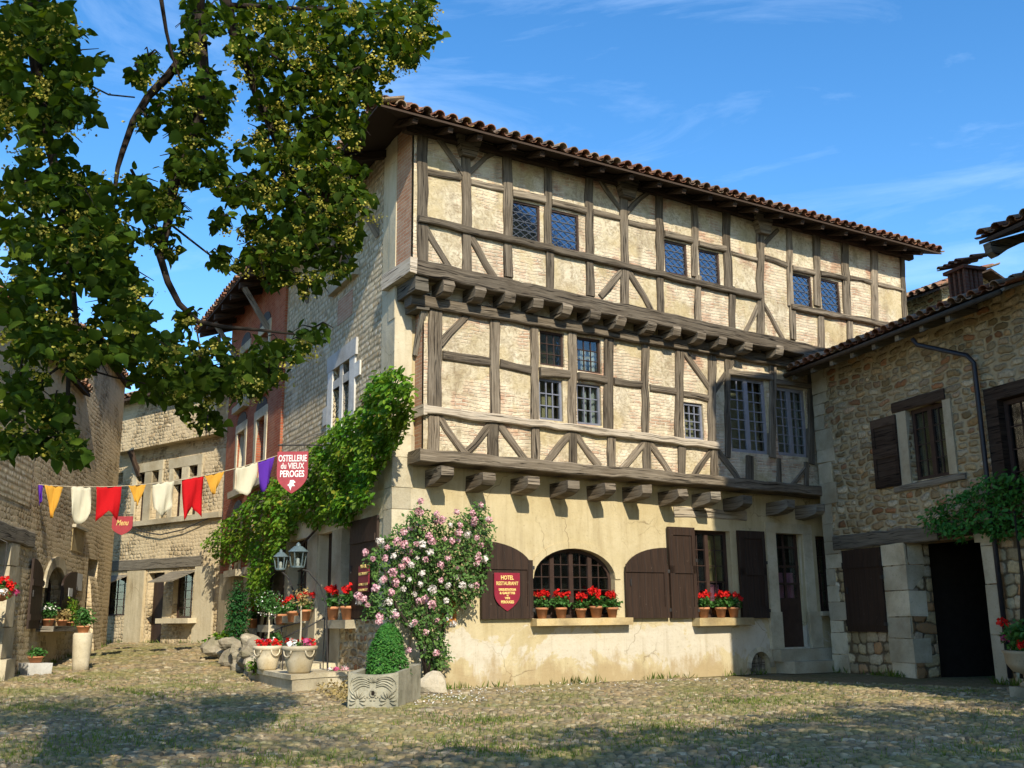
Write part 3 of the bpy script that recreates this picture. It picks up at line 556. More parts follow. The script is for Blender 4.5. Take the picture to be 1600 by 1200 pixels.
def window(parent, fr, r, o, fmat, cols=2, rows=3, glass='glass', fw=.05, mw=.016, leaf=1, lattice=None, curtain=None, arch=0, inner=True, label=None):
    u0, u1, z0, z1 = r[:4]; m = MB(); zt = z1-(arch*.0)
    m.box(fr, u0, u0+fw, z0, z1-arch, o-.05, o); m.box(fr, u1-fw, u1, z0, z1-arch, o-.05, o); m.box(fr, u0+fw, u1-fw, z0, z0+fw, o-.05, o)
    if not arch: m.box(fr, u0+fw, u1-fw, z1-fw, z1, o-.05, o)
    else:
        N = 12; uc = (u0+u1)/2; hw = (u1-u0)/2
        for k in range(N):
            t0, t1 = math.pi*k/N, math.pi*(k+1)/N; pts = [(uc-R_*math.cos(t)*hw, z1-arch+arch*R2*math.sin(t)) for t, R_, R2 in ((t0, 1, 1), (t1, 1, 1), (t1, 1-fw/hw, 1-fw/arch), (t0, 1-fw/hw, 1-fw/arch))]
            m.prism(fr, pts[::-1], o-.05, o)
    a0, a1, b0, b1 = u0+fw, u1-fw, z0+fw, z1-fw
    topz = (lambda u: b1) if not arch else (lambda u: z1-arch+(arch-fw)*math.sqrt(max(0, 1-((u-(u0+u1)/2)/((u1-u0)/2-fw))**2)))
    for k in range(1, leaf):
        u = a0+(a1-a0)*k/leaf; m.box(fr, u-fw*.7, u+fw*.7, b0, topz(u), o-.048, o+.006)
    if lattice:
        lm = MB(); nx, nz_ = lattice; W, H = a1-a0, b1-b0; sx, sz = W/nx, H/nz_; bw = .011
        for sgn in (1, -1):
            for k in range(-nz_, nx+nz_+1):
                pa = []                                     # line u = k*sx + sgn*z/sz*sx clipped to the light
                for t in (0, 1):
                    pass
                ua = k*sx; ub = ua+sgn*H/sz*sx; za, zb = 0., H
                lo, hi = 0., 1.; du = ub-ua
                if abs(du) > 1e-9:
                    t0, t1 = sorted(((0-ua)/du, (W-ua)/du)); lo, hi = max(lo, t0), min(hi, t1)
                if hi-lo < .02: continue
                p = (a0+ua+du*lo, b0+H*lo); q = (a0+ua+du*hi, b0+H*hi); lm.bar(fr, p, q, bw, o-.03, o-.018, 0, .002, 9)
        for k in range(1, 4): lm.box(fr, a0, a1, b0+H*k/4-.006, b0+H*k/4+.006, o-.032, o-.014)
    else:
        for k in range(1, cols):
            u = a0+(a1-a0)*k/cols
            if leaf > 1 and abs((k/cols*leaf) % 1) < 1e-6: continue
            m.box(fr, u-mw/2, u+mw/2, b0, topz(u), o-.04, o-.012)
        for k in range(1, rows):
            z = b0+(b1-b0)*k/rows
            if arch and z > z1-arch: hw = ((u1-u0)/2-fw)*math.sqrt(max(0, 1-((z-z1+arch)/(arch-fw))**2)); uc = (u0+u1)/2; m.box(fr, uc-hw, uc+hw, z-mw/2, z+mw/2, o-.039, o-.011)
            else: m.box(fr, a0, a1, z-mw/2, z+mw/2, o-.039, o-.011)
    w = m.build('window', M[fmat], parent)
    if lattice: lm.build('lead_lattice', M['lead'], w)
    g = MB(); 
    if arch: g.prism(fr, [((u0+u1)/2+((u1-u0)/2-.01)*math.cos(math.pi*k/12), z1-arch+(arch-.01)*math.sin(math.pi*k/12)) for k in range(13)]+[(u0+.01, z0+.01), (u1-.01, z0+.01)], o-.034, o-.028)
    else: g.box(fr, u0+.01, u1-.01, z0+.01, z1-.01, o-.034, o-.028)
    g.build('pane', M[glass], w)
    if curtain:
        for (fu0, fu1, fz0, fz1, cm) in curtain:
            cu = MB(); n = max(6, int((fu1-fu0)*(u1-u0)/.035)); P = []
            for k in range(n+1):
                u = u0+(u1-u0)*(fu0+(fu1-fu0)*k/n); oo = o-.12+.018*math.sin(k*1.9)
                P += [(u, oo, z0+(z1-z0)*fz0), (u, oo, z0+(z1-z0)*fz1)]
            cu.fadd(fr, P, [(2*k, 2*k+2, 2*k+3, 2*k+1) for k in range(n)]); cu.build('curtain', M[cm], w)
    return w
def back(mb, fr, r, o, d=.5, pad=.25):    # box behind an opening, coloured near-black in place of an unlit room
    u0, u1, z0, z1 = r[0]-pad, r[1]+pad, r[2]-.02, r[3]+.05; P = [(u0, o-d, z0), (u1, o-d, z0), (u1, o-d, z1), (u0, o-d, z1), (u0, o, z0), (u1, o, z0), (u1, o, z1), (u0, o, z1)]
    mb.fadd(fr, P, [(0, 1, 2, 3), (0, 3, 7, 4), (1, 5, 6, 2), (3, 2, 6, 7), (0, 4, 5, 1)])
def shutter(parent, fr, poly, o, name='shutter', battens=(), th=.04, handle=True, frame=False):
    m = MB(); m.prism(fr, poly, o, o+th)
    for (a, b, c, d) in battens: m.box(fr, a, b, c, d, o+th, o+th+.022)
    s = m.build(name, M['shutter'], parent); us = [p[0] for p in poly]; zs = [p[1] for p in poly]
    if handle:
        h = MB(); uu = us[0]*.0+min(us)+.10; zz = (min(zs)+max(zs))/2; h.box(fr, uu-.01, uu+.01, zz-.06, zz+.06, o+th, o+th+.02); h.build('latch', M['iron'], s)
        for z in (min(zs)+.14, min(zs)+.14+(max(zs)-min(zs))*.55): h = MB(); h.box(fr, max(us)-.02, max(us)+.03, z-.03, z+.03, o+th*.5, o+th+.028); h.build('hinge', M['iron'], s)
    return s
def arc_poly(u0, u1, z0, zs, zt, side):      # half of an arched leaf; side=-1 rises to the left edge, +1 to the right edge
    P = [(u0, z0), (u1, z0)]; N = 10; w = u1-u0
    if side < 0: P += [(u0+w*math.cos(t), zs+(zt-zs)*math.sin(t)) for t in [math.pi/2*k/N for k in range(N+1)]]
    else: P += [(u1-w*math.cos(t), zs+(zt-zs)*math.sin(t)) for t in [math.pi/2*(1-k/N) for k in range(N+1)]]
    return P
def tiles(name, A, B, up, length, parent, pitch=.235, row=.36, clip=None, r=.088, seed=1, mat='tile'):
    """canal tiles from eave line A-B, climbing along up (3D unit) for length; clip(u_along, s)->bool"""
    rr = random.Random(seed); A = Vector(A); B = Vector(B); E = B-A; W = E.length; E.normalize(); up = Vector(up).normalized(); N = E.cross(up).normalized()
    if N.z < 0: N = -N
    m = MB(); n = int(W/pitch); K = 6; rows = int(length/row)+1
    for i in range(n+1):
        for kind in (0, 1):
            x = (i+.5*kind)*W/n
            if x > W+.01: continue
            wob = rr.uniform(-.012, .012)
            for k in range(rows):
                s0 = k*row-(.0 if kind == 0 else .04)+rr.uniform(-.03, .03)*(1 if k else .7); s1 = s0+row*1.22
                if clip and not clip(x, s0+.1): continue
                ra, rb = (r*1.06, r*.86) if kind else (r*.9, r*1.04); lift0 = (.062 if kind else .0)+rr.uniform(-.008, .01); lift1 = lift0-.034*(1 if kind else .4); xs = x+wob+rr.uniform(-.012, .012); P = []
                for s, R_, lf in ((s0, ra, lift0), (s1, rb, lift1)):
                    for th in (0, -.014):
                        for q in range(K+1):
                            a = math.pi*q/K; cx = math.cos(a)*(R_+th); cz = math.sin(a)*(R_+th)*(.86 if kind else -.62)+(0 if kind else .062)
                            P.append(A+E*(xs-W*0+cx)+up*s+N*(cz+lf))
                q1 = K+1; F = []
                for q in range(K):
                    F += [(q, q+1, 2*q1+q+1, 2*q1+q), (q1+q, 3*q1+q, 3*q1+q+1, q1+q+1), (q, q1+q, q1+q+1, q+1)]
                m.add(P, F, None, rr.random())
    return m.build(name, M[mat], parent)
# ================================================================= main timber-framed building
MAIN = thing('timber_framed_hotel', 'large half timbered medieval hotel with jettied upper floors and cream plaster', 'building', (FF.c.x, FF.c.y, 0))
O1, O2 = .37, .70
uz = FF.uz
U2 = 12.26; ZE = 8.95
# ---- wall panels
w1a = FF.rect(801, 315, 846, 374, O2); w1b = FF.rect(863, 330, 907, 388, O2); w2a = FF.rect(1041, 377, 1076, 428, O2); w2b = FF.rect(1095, 391, 1127, 442, O2)
w3a = FF.rect(1240, 428, 1271, 479, O2); w3b = FF.rect(1286, 437, 1315, 487, O2)
wins2 = [w1a, w1b, w2a, w2b, w3a, w3b]
for w in wins2: pass
zb2 = uz(660, 426, O2)[1]-.06
m = MB(); wall(m, FF, 0.0, U2, zb2, ZE+.4, O2-.05, wins2, .16); m.fadd(FF, [(U2, O2-.05, zb2), (U2, -2, zb2), (U2, -2, ZE+.4), (U2, O2-.05, ZE+.4)], [(0, 1, 2, 3)]); m.fadd(FF, [(0, O2-.05, zb2), (0, 0, zb2), (U2, 0, zb2), (U2, O2-.05, zb2)], [(0, 1, 2, 3)])
m.build('upper_infill_wall', M['infill'], MAIN)
m = MB(); m.fadd(FF, [(-.004, O2-.12, zb2+.2), (-.004, O2-.12, ZE+.5), (-.004, -.02, ZE+.5), (-.004, -.02, zb2+.2)], [(0, 1, 2, 3)]); m.build('brick_return_wall', M['brick_old'], MAIN)
p1l = uz(664, 600, O1)[0]; U1 = uz(1285, 700, O1)[0]+1.6
q1 = FF.rect(845, 545, 883, 580, O1)
w_tl = (*FF.rect(846, 517, 884, 571, O1),); w_bl = FF.rect(845, 591, 882, 656, O1); w_tr = FF.rect(904, 527, 942, 581, O1); w_br = FF.rect(904, 599, 942, 663, O1); w_s = FF.rect(1072, 629, 1102, 686, O1)
w_b1 = FF.rect(1143, 590, 1202, 707, O1); w_b2 = FF.rect(1216, 606, 1264, 712, O1)
wins1 = [w_tl, w_bl, w_tr, w_br, w_s, w_b1, w_b2]; zb1 = 3.55; zt1 = 6.30
m = MB(); wall(m, FF, p1l, U1, zb1, zt1+.4, O1-.05, wins1, .2); m.fadd(FF, [(p1l, O1-.05, zb1), (p1l, 0, zb1), (U1, 0, zb1), (U1, O1-.05, zb1)], [(0, 1, 2, 3)]); m.build('middle_infill_wall', M['infill'], MAIN)
m = MB(); m.fadd(FF, [(p1l-.004, O1-.1, zb1), (p1l-.004, O1-.1, zt1), (p1l-.004, 0, zt1), (p1l-.004, 0, zb1)], [(0, 1, 2, 3)]); m.build('brick_return_wall', M['brick_old'], MAIN)
# ground floor openings
aw = FF.rect(833, 857, 961, 966); arc_w = (aw[0], aw[1], aw[2], aw[3], .52); rw = FF.rect(1080, 829, 1144, 965); dr = FF.rect(1216, 834, 1259, 1012); w5 = FF.rect(1278, 838, 1300, 955); cv = FF.rect(1172, 1018, 1204, 1050); cv = (cv[0], cv[1], .0, cv[3], .30)
dr = (dr[0], dr[1], .47, dr[3])
m = MB(); wall(m, FF, 0, U2, 0, 6.6, 0, [arc_w, rw, dr, w5, cv], .22); 
m.fadd(FF, [(U2, 0, 0), (U2, -9, 0), (U2, -9, 9), (U2, 0, 9)], [(0, 1, 2, 3)]); m.build('ground_floor_wall', M['plaster'], MAIN)
m = MB()
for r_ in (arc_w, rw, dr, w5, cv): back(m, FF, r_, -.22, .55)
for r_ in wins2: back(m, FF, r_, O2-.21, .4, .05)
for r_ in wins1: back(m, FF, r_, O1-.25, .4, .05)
m.build('painted_dark_interior', M['dark_in'], MAIN)
# ---- timbers
def T(fr, x0, y0, x1, y1, wpx, o, mat='timber', proud=.0, back_=.10, name='post', jit=.014, bow=0, parent=MAIN, ext=0):
    a = fr.uz(x0, y0, o); b = fr.uz(x1, y1, o); w_ = abs(fr.uz((x0+x1)/2+wpx/2, (y0+y1)/2, o)[0]-fr.uz((x0+x1)/2-wpx/2, (y0+y1)/2, o)[0]) if name != 'rail' and name != 'beam' else abs(fr.uz((x0+x1)/2, (y0+y1)/2+wpx/2, o)[1]-fr.uz((x0+x1)/2, (y0+y1)/2-wpx/2, o)[1])
    if name in ('post',): a = (a[0], a[1]); b = (b[0], b[1])
    w_ *= (.9 if name != 'beam' else .95); mb = MB(); mb.bar(fr, a, b, max(.05, w_), o-back_, o+proud, jit, .016, .28, bow); return mb.build(name, M[mat], parent)
pst = lambda x, y0, y1, w_, x2=None, o=O2, **k: T(FF, x, y0, x2 or x, y1, w_, o, name='post', **k)
# upper floor (O2)
T(FF, 650, 417, 1415, 580, 22, O2, name='beam', proud=.05, back_=.2)
T(FF, 653, 342, 1188, 464, 11, O2, name='rail', proud=.055, back_=.12); T(FF, 1236, 479, 1402, 511, 9, O2, name='rail', proud=.055, back_=.12)
for x, y0, y1, w_, x2 in [(661, 198, 408, 18, 662), (729, 222, 425, 16, 731), (794, 236, 432, 16, 796), (857, 255, 385, 13, 858), (860, 388, 450, 13, 861), (921, 268, 462, 13, 924), (976, 286, 480, 13, 978), (1031, 300, 493, 12, 1034), (1087, 313, 432, 11, 1087), (1092, 438, 505, 10, 1092), (1136, 326, 450, 13, 1140), (1145, 455, 512, 10, 1146), (1189, 340, 524, 12, 1190), (1234, 356, 478, 9, 1237), (1240, 482, 530, 10, 1241), (1277, 370, 478, 11, 1279), (1284, 490, 545, 10, 1285), (1321, 384, 492, 12, 1326), (1329, 500, 548, 9, 1330), (1367, 394, 505, 11, 1369), (1372, 510, 560, 9, 1373), (1411, 402, 520, 7, 1417)]:
    pst(x, y0-8, y1, w_, x2)
for x, y, w_ in ((730, 228, 27), (978, 294, 25), (1190, 351, 23)):
    a = uz(x, y, O2); mb = MB(); mb.prism(FF, [(a[0]-.13, a[1]-.22), (a[0]+.13, a[1]-.22), (a[0]+.24, a[1]+.12), (a[0]+.24, a[1]+.3), (a[0]-.24, a[1]+.3), (a[0]-.24, a[1]+.12)], O2-.05, O2+.10); mb.build('post_head', M['timber'], MAIN)
def rl(pts, o=O2, proud=-.004, mat='timber', w_=.14, name='rail'):
    for (x0, y0, x1, y1, wp) in pts: T(FF, x0, y0, x1, y1, wp, o, name=name, proud=proud, mat=mat)
rl([(669, 267, 721, 276, 11), (737, 283, 787, 294, 10), (928, 330, 970, 340, 10), (983, 346, 1026, 355, 9), (1145, 394, 1184, 405, 6), (1196, 401, 1231, 414, 8), (1329, 433, 1363, 440, 7), (1373, 443, 1413, 453, 6)])
rl([(801, 302, 852, 312, 13), (862, 316, 916, 329, 12), (1038, 365, 1082, 375, 11), (1092, 380, 1134, 389, 9), (1238, 419, 1273, 426, 9), (1282, 427, 1322, 435, 8)], proud=.03)
def br(pts, o):
    for (x0, y0, x1, y1, w_) in pts:
        a = Vector(uz(x0, y0, o)); b = Vector(uz(x1, y1, o)); e_ = (b-a).normalized()*.09; a -= e_; b += e_; mb = MB(); mb.bar(FF, a, b, w_*.0105, o-.1, o-.008, .012, .016, .25, random.uniform(-.03, .03)); mb.build('brace', M['timber'], MAIN)
br([(685, 214, 722, 268, 10), (735, 268, 773, 238, 9), (942, 284, 971, 324, 9), (983, 330, 1010, 304, 9), (1195, 382, 1214, 362, 8), (670, 362, 703, 416, 11), (737, 369, 770, 426, 11), (944, 458, 973, 424, 12), (984, 424, 1016, 478, 12), (1169, 513, 1185, 480, 9), (1198, 480, 1224, 526, 9)], O2)
for r_ in wins2: window(MAIN, FF, r_, O2-.07, 'timber_dark' if 0 else 'framebrown', glass='glass_up', fw=.035, lattice=(3, 5))
# middle floor (O1)
T(FF, 650, 712, 1300, 770, 18, O1, name='beam', proud=.16, back_=.3); T(FF, 640, 468, 1260, 572, 17, O1, name='beam', proud=.07, back_=.2)
T(FF, 662, 640, 1122, 697, 13, O1, name='rail', proud=.06, mat='timber_pale')
mb = MB(); a = uz(662, 640, O1); mb.box(FF, p1l-.05, p1l+.02, a[1]-.09, a[1]+.09, 0, O1+.05, None, .006); mb.build('rail', M['timber_pale'], MAIN)
for x, y0, y1, w_, x2 in [(682, 482, 638, 23, 680), (679, 650, 704, 20, 678), (774, 490, 648, 17, 775), (773, 660, 712, 17, 772), (836, 500, 660, 13, 837), (838, 668, 720, 14, 838), (896, 512, 668, 14, 896), (897, 675, 726, 14, 897), (953, 520, 675, 16, 952), (957, 682, 732, 13, 957), (1010, 530, 682, 12, 1010), (1013, 690, 740, 13, 1013), (1063, 540, 690, 14, 1063), (1067, 698, 747, 12, 1067), (1114, 550, 697, 13, 1114), (1118, 702, 752, 12, 1118), (1138, 562, 715, 9, 1139), (1209, 568, 715, 11, 1209), (1268, 574, 725, 9, 1270), (1173, 712, 760, 12, 1173), (1219, 716, 765, 7, 1219), (1262, 722, 768, 7, 1262)]:
    pst(x, y0, y1, w_, x2, o=O1)
rl([(693, 554, 767, 565, 15), (783, 567, 831, 578, 14), (961, 595, 1006, 601, 12), (1017, 605, 1057, 611, 11), (1069, 615, 1108, 622, 11)], o=O1)
rl([(844, 581, 890, 585, 15), (904, 587, 948, 594, 14)], o=O1, proud=.035); rl([(1138, 580, 1207, 590, 10), (1212, 596, 1272, 604, 9)], o=O1, proud=.02)
br([(694, 532, 733, 490, 12), (1072, 550, 1108, 602, 12), (1119, 608, 1144, 568, 11), (690, 652, 724, 702, 12), (766, 664, 732, 704, 12), (783, 664, 818, 712, 12), (889, 682, 859, 718, 12), (905, 682, 934, 722, 12), (1006, 694, 973, 732, 12), (1020, 696, 1048, 738, 12), (1112, 706, 1086, 744, 11), (1124, 706, 1158, 754, 12), (1262, 730, 1236, 762, 9)], O1)
a = uz(655, 487, O1); mb = MB(); mb.bar(FS, (.05+0, a[1]-.75), (.42, a[1]-.05), .09, -.48, -.40, .008, .014, .3)
window(MAIN, FF, w_tl, O1-.09, 'framebrown', 3, 3, 'glass_up', .04, .012); window(MAIN, FF, w_tr, O1-.09, 'framebrown', 3, 3, 'glass', .04, .012, curtain=[(.35, .6, 0, .7, 'curtain_w'), (.7, .95, 0, .7, 'curtain_w')])
window(MAIN, FF, w_bl, O1-.09, 'framegrey', 3, 3, 'glass', .045, .02); window(MAIN, FF, w_br, O1-.09, 'framegrey', 3, 3, 'glass', .045, .02, curtain=[(.4, .62, 0, .95, 'curtain_w'), (.72, .98, 0, .95, 'curtain_w')])
window(MAIN, FF, w_s, O1-.09, 'framegrey', 3, 4, 'glass', .05, .02)
window(MAIN, FF, w_b1, O1-.10, 'framepale', 4, 7, 'glass', .07, .018, leaf=2); window(MAIN, FF, w_b2, O1-.10, 'framepale', 4, 7, 'glass', .07, .018, leaf=2, curtain=[(.5, .68, .05, .95, 'curtain_w'), (.78, .97, .05, .95, 'curtain_w')])
# ---- joist ends under the upper jetty and corbels under the lower one
for x, y in [(701, 447), (750, 456), (797, 464), (841, 472), (886, 482), (930, 490), (971, 500), (1018, 508), (1057, 516), (1095, 524), (1129, 531), (1169, 539), (1218, 547), (1262, 558)]:
    o = O2+.03; a = uz(x, y, o); w_ = .10; mb = MB(); zt = a[1]+.14; zb = a[1]-.13; prof = [(0, zt), (o, zt), (o+.03, zt-.12), (o-.02, zb+.04), (o-.10, zb), (0, zb)]
    P = [(a[0]-w_, q, z) for q, z in prof]+[(a[0]+w_, q, z) for q, z in prof]; P = [(p+random.uniform(-.012, .012), q+random.uniform(-.012, .012), z+random.uniform(-.01, .01)) for p, q, z in P]; n = len(prof)
    mb.fadd(FF, P, [tuple(range(n)), tuple(range(2*n-1, n-1, -1))]+[(i, n+i, n+(i+1) % n, (i+1) % n) for i in range(n)]); mb.build('joist_end', M['timber'], MAIN)
for x, y in [(697, 741), (762, 750), (832, 756), (894, 762), (952, 766), (1009, 769), (1065, 775), (1117, 779), (1167, 785), (1234, 792), (1280, 798)]:
    o = O1+.20; a = uz(x+2, y-1, o); w_ = .115; zt = a[1]+.12; zb = a[1]-.12; prof = [(0, zt), (o, zt), (o+.01, zb+.10), (o-.06, zb+.04), (o-.24, zb), (0, zb-.03)]; mb = MB()
    P = [(a[0]-w_, q, z) for q, z in prof]+[(a[0]+w_, q, z) for q, z in prof]; P = [(p+random.uniform(-.012, .012), q+random.uniform(-.014, .014), z+random.uniform(-.012, .012)) for p, q, z in P]; n = len(prof)
    mb.fadd(FF, P, [tuple(range(n)), tuple(range(2*n-1, n-1, -1))]+[(i, n+i, n+(i+1) % n, (i+1) % n) for i in range(n)]); mb.build('corbel', M['timber_pale' if 0 else 'timber_grey' if x > 1100 else 'timber'], MAIN)
# corner of the upper jetty: sole plate returning along the side wall, bracket beam below
mb = MB(); a = uz(655, 417, O2); mb.box(FF, -.10, .03, a[1]-.13, a[1]+.13, -.35, O2+.05, None, .01); mb.build('beam', M['timber_pale'], MAIN)
mb = MB(); mb.box(FF, .02, .26, a[1]-.40, a[1]-.13, -.1, O2+.0, None, .012); mb.build('bracket', M['timber_grey'], MAIN)
mb = MB(); b = uz(650, 468, O1); mb.box(FF, b[0]-.02, b[0]+.22, b[1]-.17, b[1]+.11, 0, O1+.06, None, .01); mb.build('bracket', M['timber_grey'], MAIN)
mb = MB(); mb.bar(Fr(FF.w(p1l-.03, 0, 0).xy, FF.n), (.02+.33, b[1]-.15), (.06, b[1]-.85), .09, -.05, .04, .01, .014, .3); mb.build('brace', M['timber_grey'], MAIN)
# eave: wall plate, rafter feet, boards, tiles
EO = O2+.62
mb = MB(); mb.bar(FF, (-.2, ZE+.08), (U2+.3, ZE+.08), .16, O2-.1, O2+.04, .012, .02, .4); mb.build('wall_plate', M['timber_dark'], MAIN)
zE = 8.92; slope = math.tan(math.radians(19)); EL = -1.05; ER = 12.75; SL = -13.4
for i in range(21):
    u = -.3+i*.625+random.uniform(-.05, .05); mb = MB(); P = []
    for s in (u-.045, u+.045):
        P += [(s, EO-.10, zE-.08), (s, -.6, zE-.08+slope*(EO+.5)), (s, -.6, zE+.02+slope*(EO+.5)), (s, EO-.06, zE+.0)]
    mb.fadd(FF, P, [(0, 1, 2, 3), (7, 6, 5, 4), (0, 4, 5, 1), (3, 2, 6, 7), (0, 3, 7, 4)]); mb.build('rafter', M['timber_dark'], MAIN)
ZT = zE+.04
def fw(u, o, z): return FF.w(u, o, z)
SO = .85                                       # overhang past the side wall
Ac = fw(0, 0, 0)+Vector((FF.n.x*EO, FF.n.y*EO, 0)); side_n = Vector((FS.n.x, FS.n.y, 0)); fdir = Vector((FF.d.x, FF.d.y, 0)); sdir = Vector((FS.d.x, FS.d.y, 0)); fn = Vector((FF.n.x, FF.n.y, 0))
# eave corner = intersection of the two eave lines
def isect(p, d, q, e):
    den = d.x*e.y-d.y*e.x; t = ((q.x-p.x)*e.y-(q.y-p.y)*e.x)/den; return p+d*t
pF = fw(0, EO, 0); pS = FS.w(0, SO, 0); ck = isect(pF, fdir, pS, sdir); ck.z = ZT
eR = fw(ER, EO, 0); eR.z = ZT; eS = FS.w(SL, SO, 0); eS.z = ZT+.05
hip = (-fdir*-1-fn).normalized()
inw = -fn; inwS = -side_n; dep = 5.6
roofm = MB(); rz = ZT+dep*slope; r1 = isect(pF-fn*dep, fdir, pS-side_n*dep, sdir); r1.z = rz; rR = eR-fn*dep; rR.z = rz; rS = eS-side_n*dep; rS.z = rz
bk = rR-fn*5.5; bk.z = ZT; dn = Vector((0, 0, -.035))
roofm.add([ck, eR, rR, r1, rS, eS], [(0, 1, 2, 3), (0, 3, 4, 5)]); roofm.add([p+dn for p in (ck, eR, rR, r1, rS, eS)], [(3, 2, 1, 0), (5, 4, 3, 0)])
roofm.add([ck, eR, eR+dn, ck+dn, eS, eS+dn, rR, rR+dn], [(3, 2, 1, 0), (4, 5, 3, 0), (2, 7, 6, 1)])
ROOFO = roofm.build('roof', M['timber_dark'], MAIN)
upF = (inw+Vector((0, 0, slope))).normalized(); upS = (inwS+Vector((0, 0, slope))).normalized(); lenF = dep*math.sqrt(1+slope*slope)
tiles('roof_tiles', ck+Vector((0, 0, .012)), eR+Vector((0, 0, .012)), upF, lenF, ROOFO, clip=lambda x, s: x > s*.94-.15, seed=3)
tiles('roof_tiles', eS+Vector((0, 0, .012)), ck+Vector((0, 0, .012)), upS, lenF, ROOFO, clip=lambda x, s: x < (ck-eS).length-s*.94+.15, seed=4)
# ---- side wall (FS): pebble masonry, brick bay beyond
us = FS.uz
m1 = (us(519, 600)[0], us(553, 600)[0]); sw_u0 = us(441, 700)[0]
win_o = (us(514, 600)[0], us(556, 600)[0], us(535, 690)[1], us(537, 545)[1])
win_i = [(win_o[0]+.3, (win_o[0]+win_o[1])/2-.09), ((win_o[0]+win_o[1])/2+.09, win_o[1]-.3)]
ztr = us(535, 594)[1]; hl = []
for a_, b_ in win_i: hl += [(a_, b_, win_o[2]+.25, ztr-.08), (a_, b_, ztr+.08, win_o[3]-.3)]
uw = (us(525, 400)[0], us(557, 400)[0], us(545, 438)[1]+.1, us(545, 395)[1])
umid = (uw[0]+uw[1])/2; hl2 = [(uw[0]+.1, umid-.1, uw[2], min(uw[3], 8.6)), (umid+.1, uw[1]-.1, uw[2], min(uw[3], 8.6))]
# ground floor openings, from the front corner back
gA = (us(536, 900)[0], us(594, 900)[0]-.05, us(560, 968)[1], us(560, 820)[1]); gdoor = (us(497, 930)[0], us(519, 930)[0], .28, us(508, 831)[1])
gW2 = (us(450, 900)[0], us(481, 900)[0], us(465, 962)[1], us(465, 842)[1]); gArch = (us(368, 920)[0], us(384, 920)[0], .55, us(376, 878)[1], .35); gArch2 = (us(395, 920)[0], us(412, 920)[0], .5, us(404, 872)[1], .35)
m = MB(); zl = us(560, 790)[1]
wall(m, FS, sw_u0, 0, zl+.35, ZE+.45, 0, hl+hl2, .28); m.build('pebble_wall', M['pebble'], MAIN)
m = MB(); wall(m, FS, sw_u0, 0, .0, zl+.35, 0.01, [gA, gdoor, gW2], .3); m.build('side_ground_wall', M['plaster_c'], MAIN)
m = MB(); wall(m, FS, gdoor[1]+.25, -.35, 0, gA[2]-.02, .03, [], .1); m.build('side_plinth', M['rubble'], MAIN)
m = MB()
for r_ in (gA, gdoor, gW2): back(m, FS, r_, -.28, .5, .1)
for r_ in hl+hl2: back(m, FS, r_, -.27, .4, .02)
m.build('painted_dark_interior', M['dark_in'], MAIN)
for r_ in hl: window(MAIN, FS, r_, -.2, 'framegrey', 2, 3, 'glass', .03, .012)
for r_ in hl2: window(MAIN, FS, r_, -.2, 'framegrey', 2, 4, 'glass', .03, .012)
s = MB(); a_, b_, c_, d_ = win_o; mid = (a_+b_)/2
s.box(FS, a_, a_+.3, c_, d_-.3, -.2, .03, None, .004); s.box(FS, b_-.3, b_, c_, d_-.3, -.2, .03, None, .004); s.box(FS, a_-.05, b_+.08, d_-.3, d_+.02, -.2, .04, None, .006); s.box(FS, mid-.09, mid+.09, c_+.25, d_-.3, -.2, .02); s.box(FS, a_+.3, mid-.09, ztr-.08, ztr+.08, -.2, .015); s.box(FS, mid+.09, b_-.3, ztr-.08, ztr+.08, -.2, .015); s.box(FS, b_-.02, b_+.28, ztr-.12, ztr+.15, -.1, .032); s.box(FS, a_-.12, b_+.1, c_, c_+.25, -.2, .06)
s.box(FS, a_-.25, a_+.02, ztr-.7, ztr-.35, -.1, .032); s.build('stone_mullions', M['limestone_w'], MAIN)
s = MB(); s.box(FS, uw[0]-.1, uw[1]+.15, uw[2]-.16, uw[2], -.2, .12); s.box(FS, umid-.1, umid+.1, uw[2], 8.7, -.2, .02); s.box(FS, uw[0]-.06, uw[0]+.1, uw[2], 8.7, -.2, .02); s.box(FS, uw[1]-.1, uw[1]+.06, uw[2], 8.7, -.2, .02); s.build('stone_mullions', M['limestone'], MAIN)
b_ = (us(529, 470)[0], us(551, 470)[0], us(540, 500)[1], us(540, 462)[1]); s = MB(); s.box(FS, *b_, -.05, .012); s.build('brick_patch', M['brick_old'], MAIN)
s = MB(); s.box(FS, -.62, .004, 4.0, ZE+.4, -.3, .008); s.box(FS, -.28, .009, ZE-3.0, ZE+.4, -.02, .02); s.build('corner_plaster', M['plaster_c'], MAIN)
s = MB(); zc = 0.0; k = 0
while zc < 4.3:
    h = random.uniform(.34, .5); la, lb = ((.62, .34) if k % 2 else (.36, .66)); s.box(FS, -la, .018, zc, zc+h-.012, -.3, .02, None, .005); s.box(FF, -.02, lb, zc, zc+h-.012, -.3, .016, None, .005); zc += h; k += 1
s.build('corner_quoins', M['limestone'], MAIN)
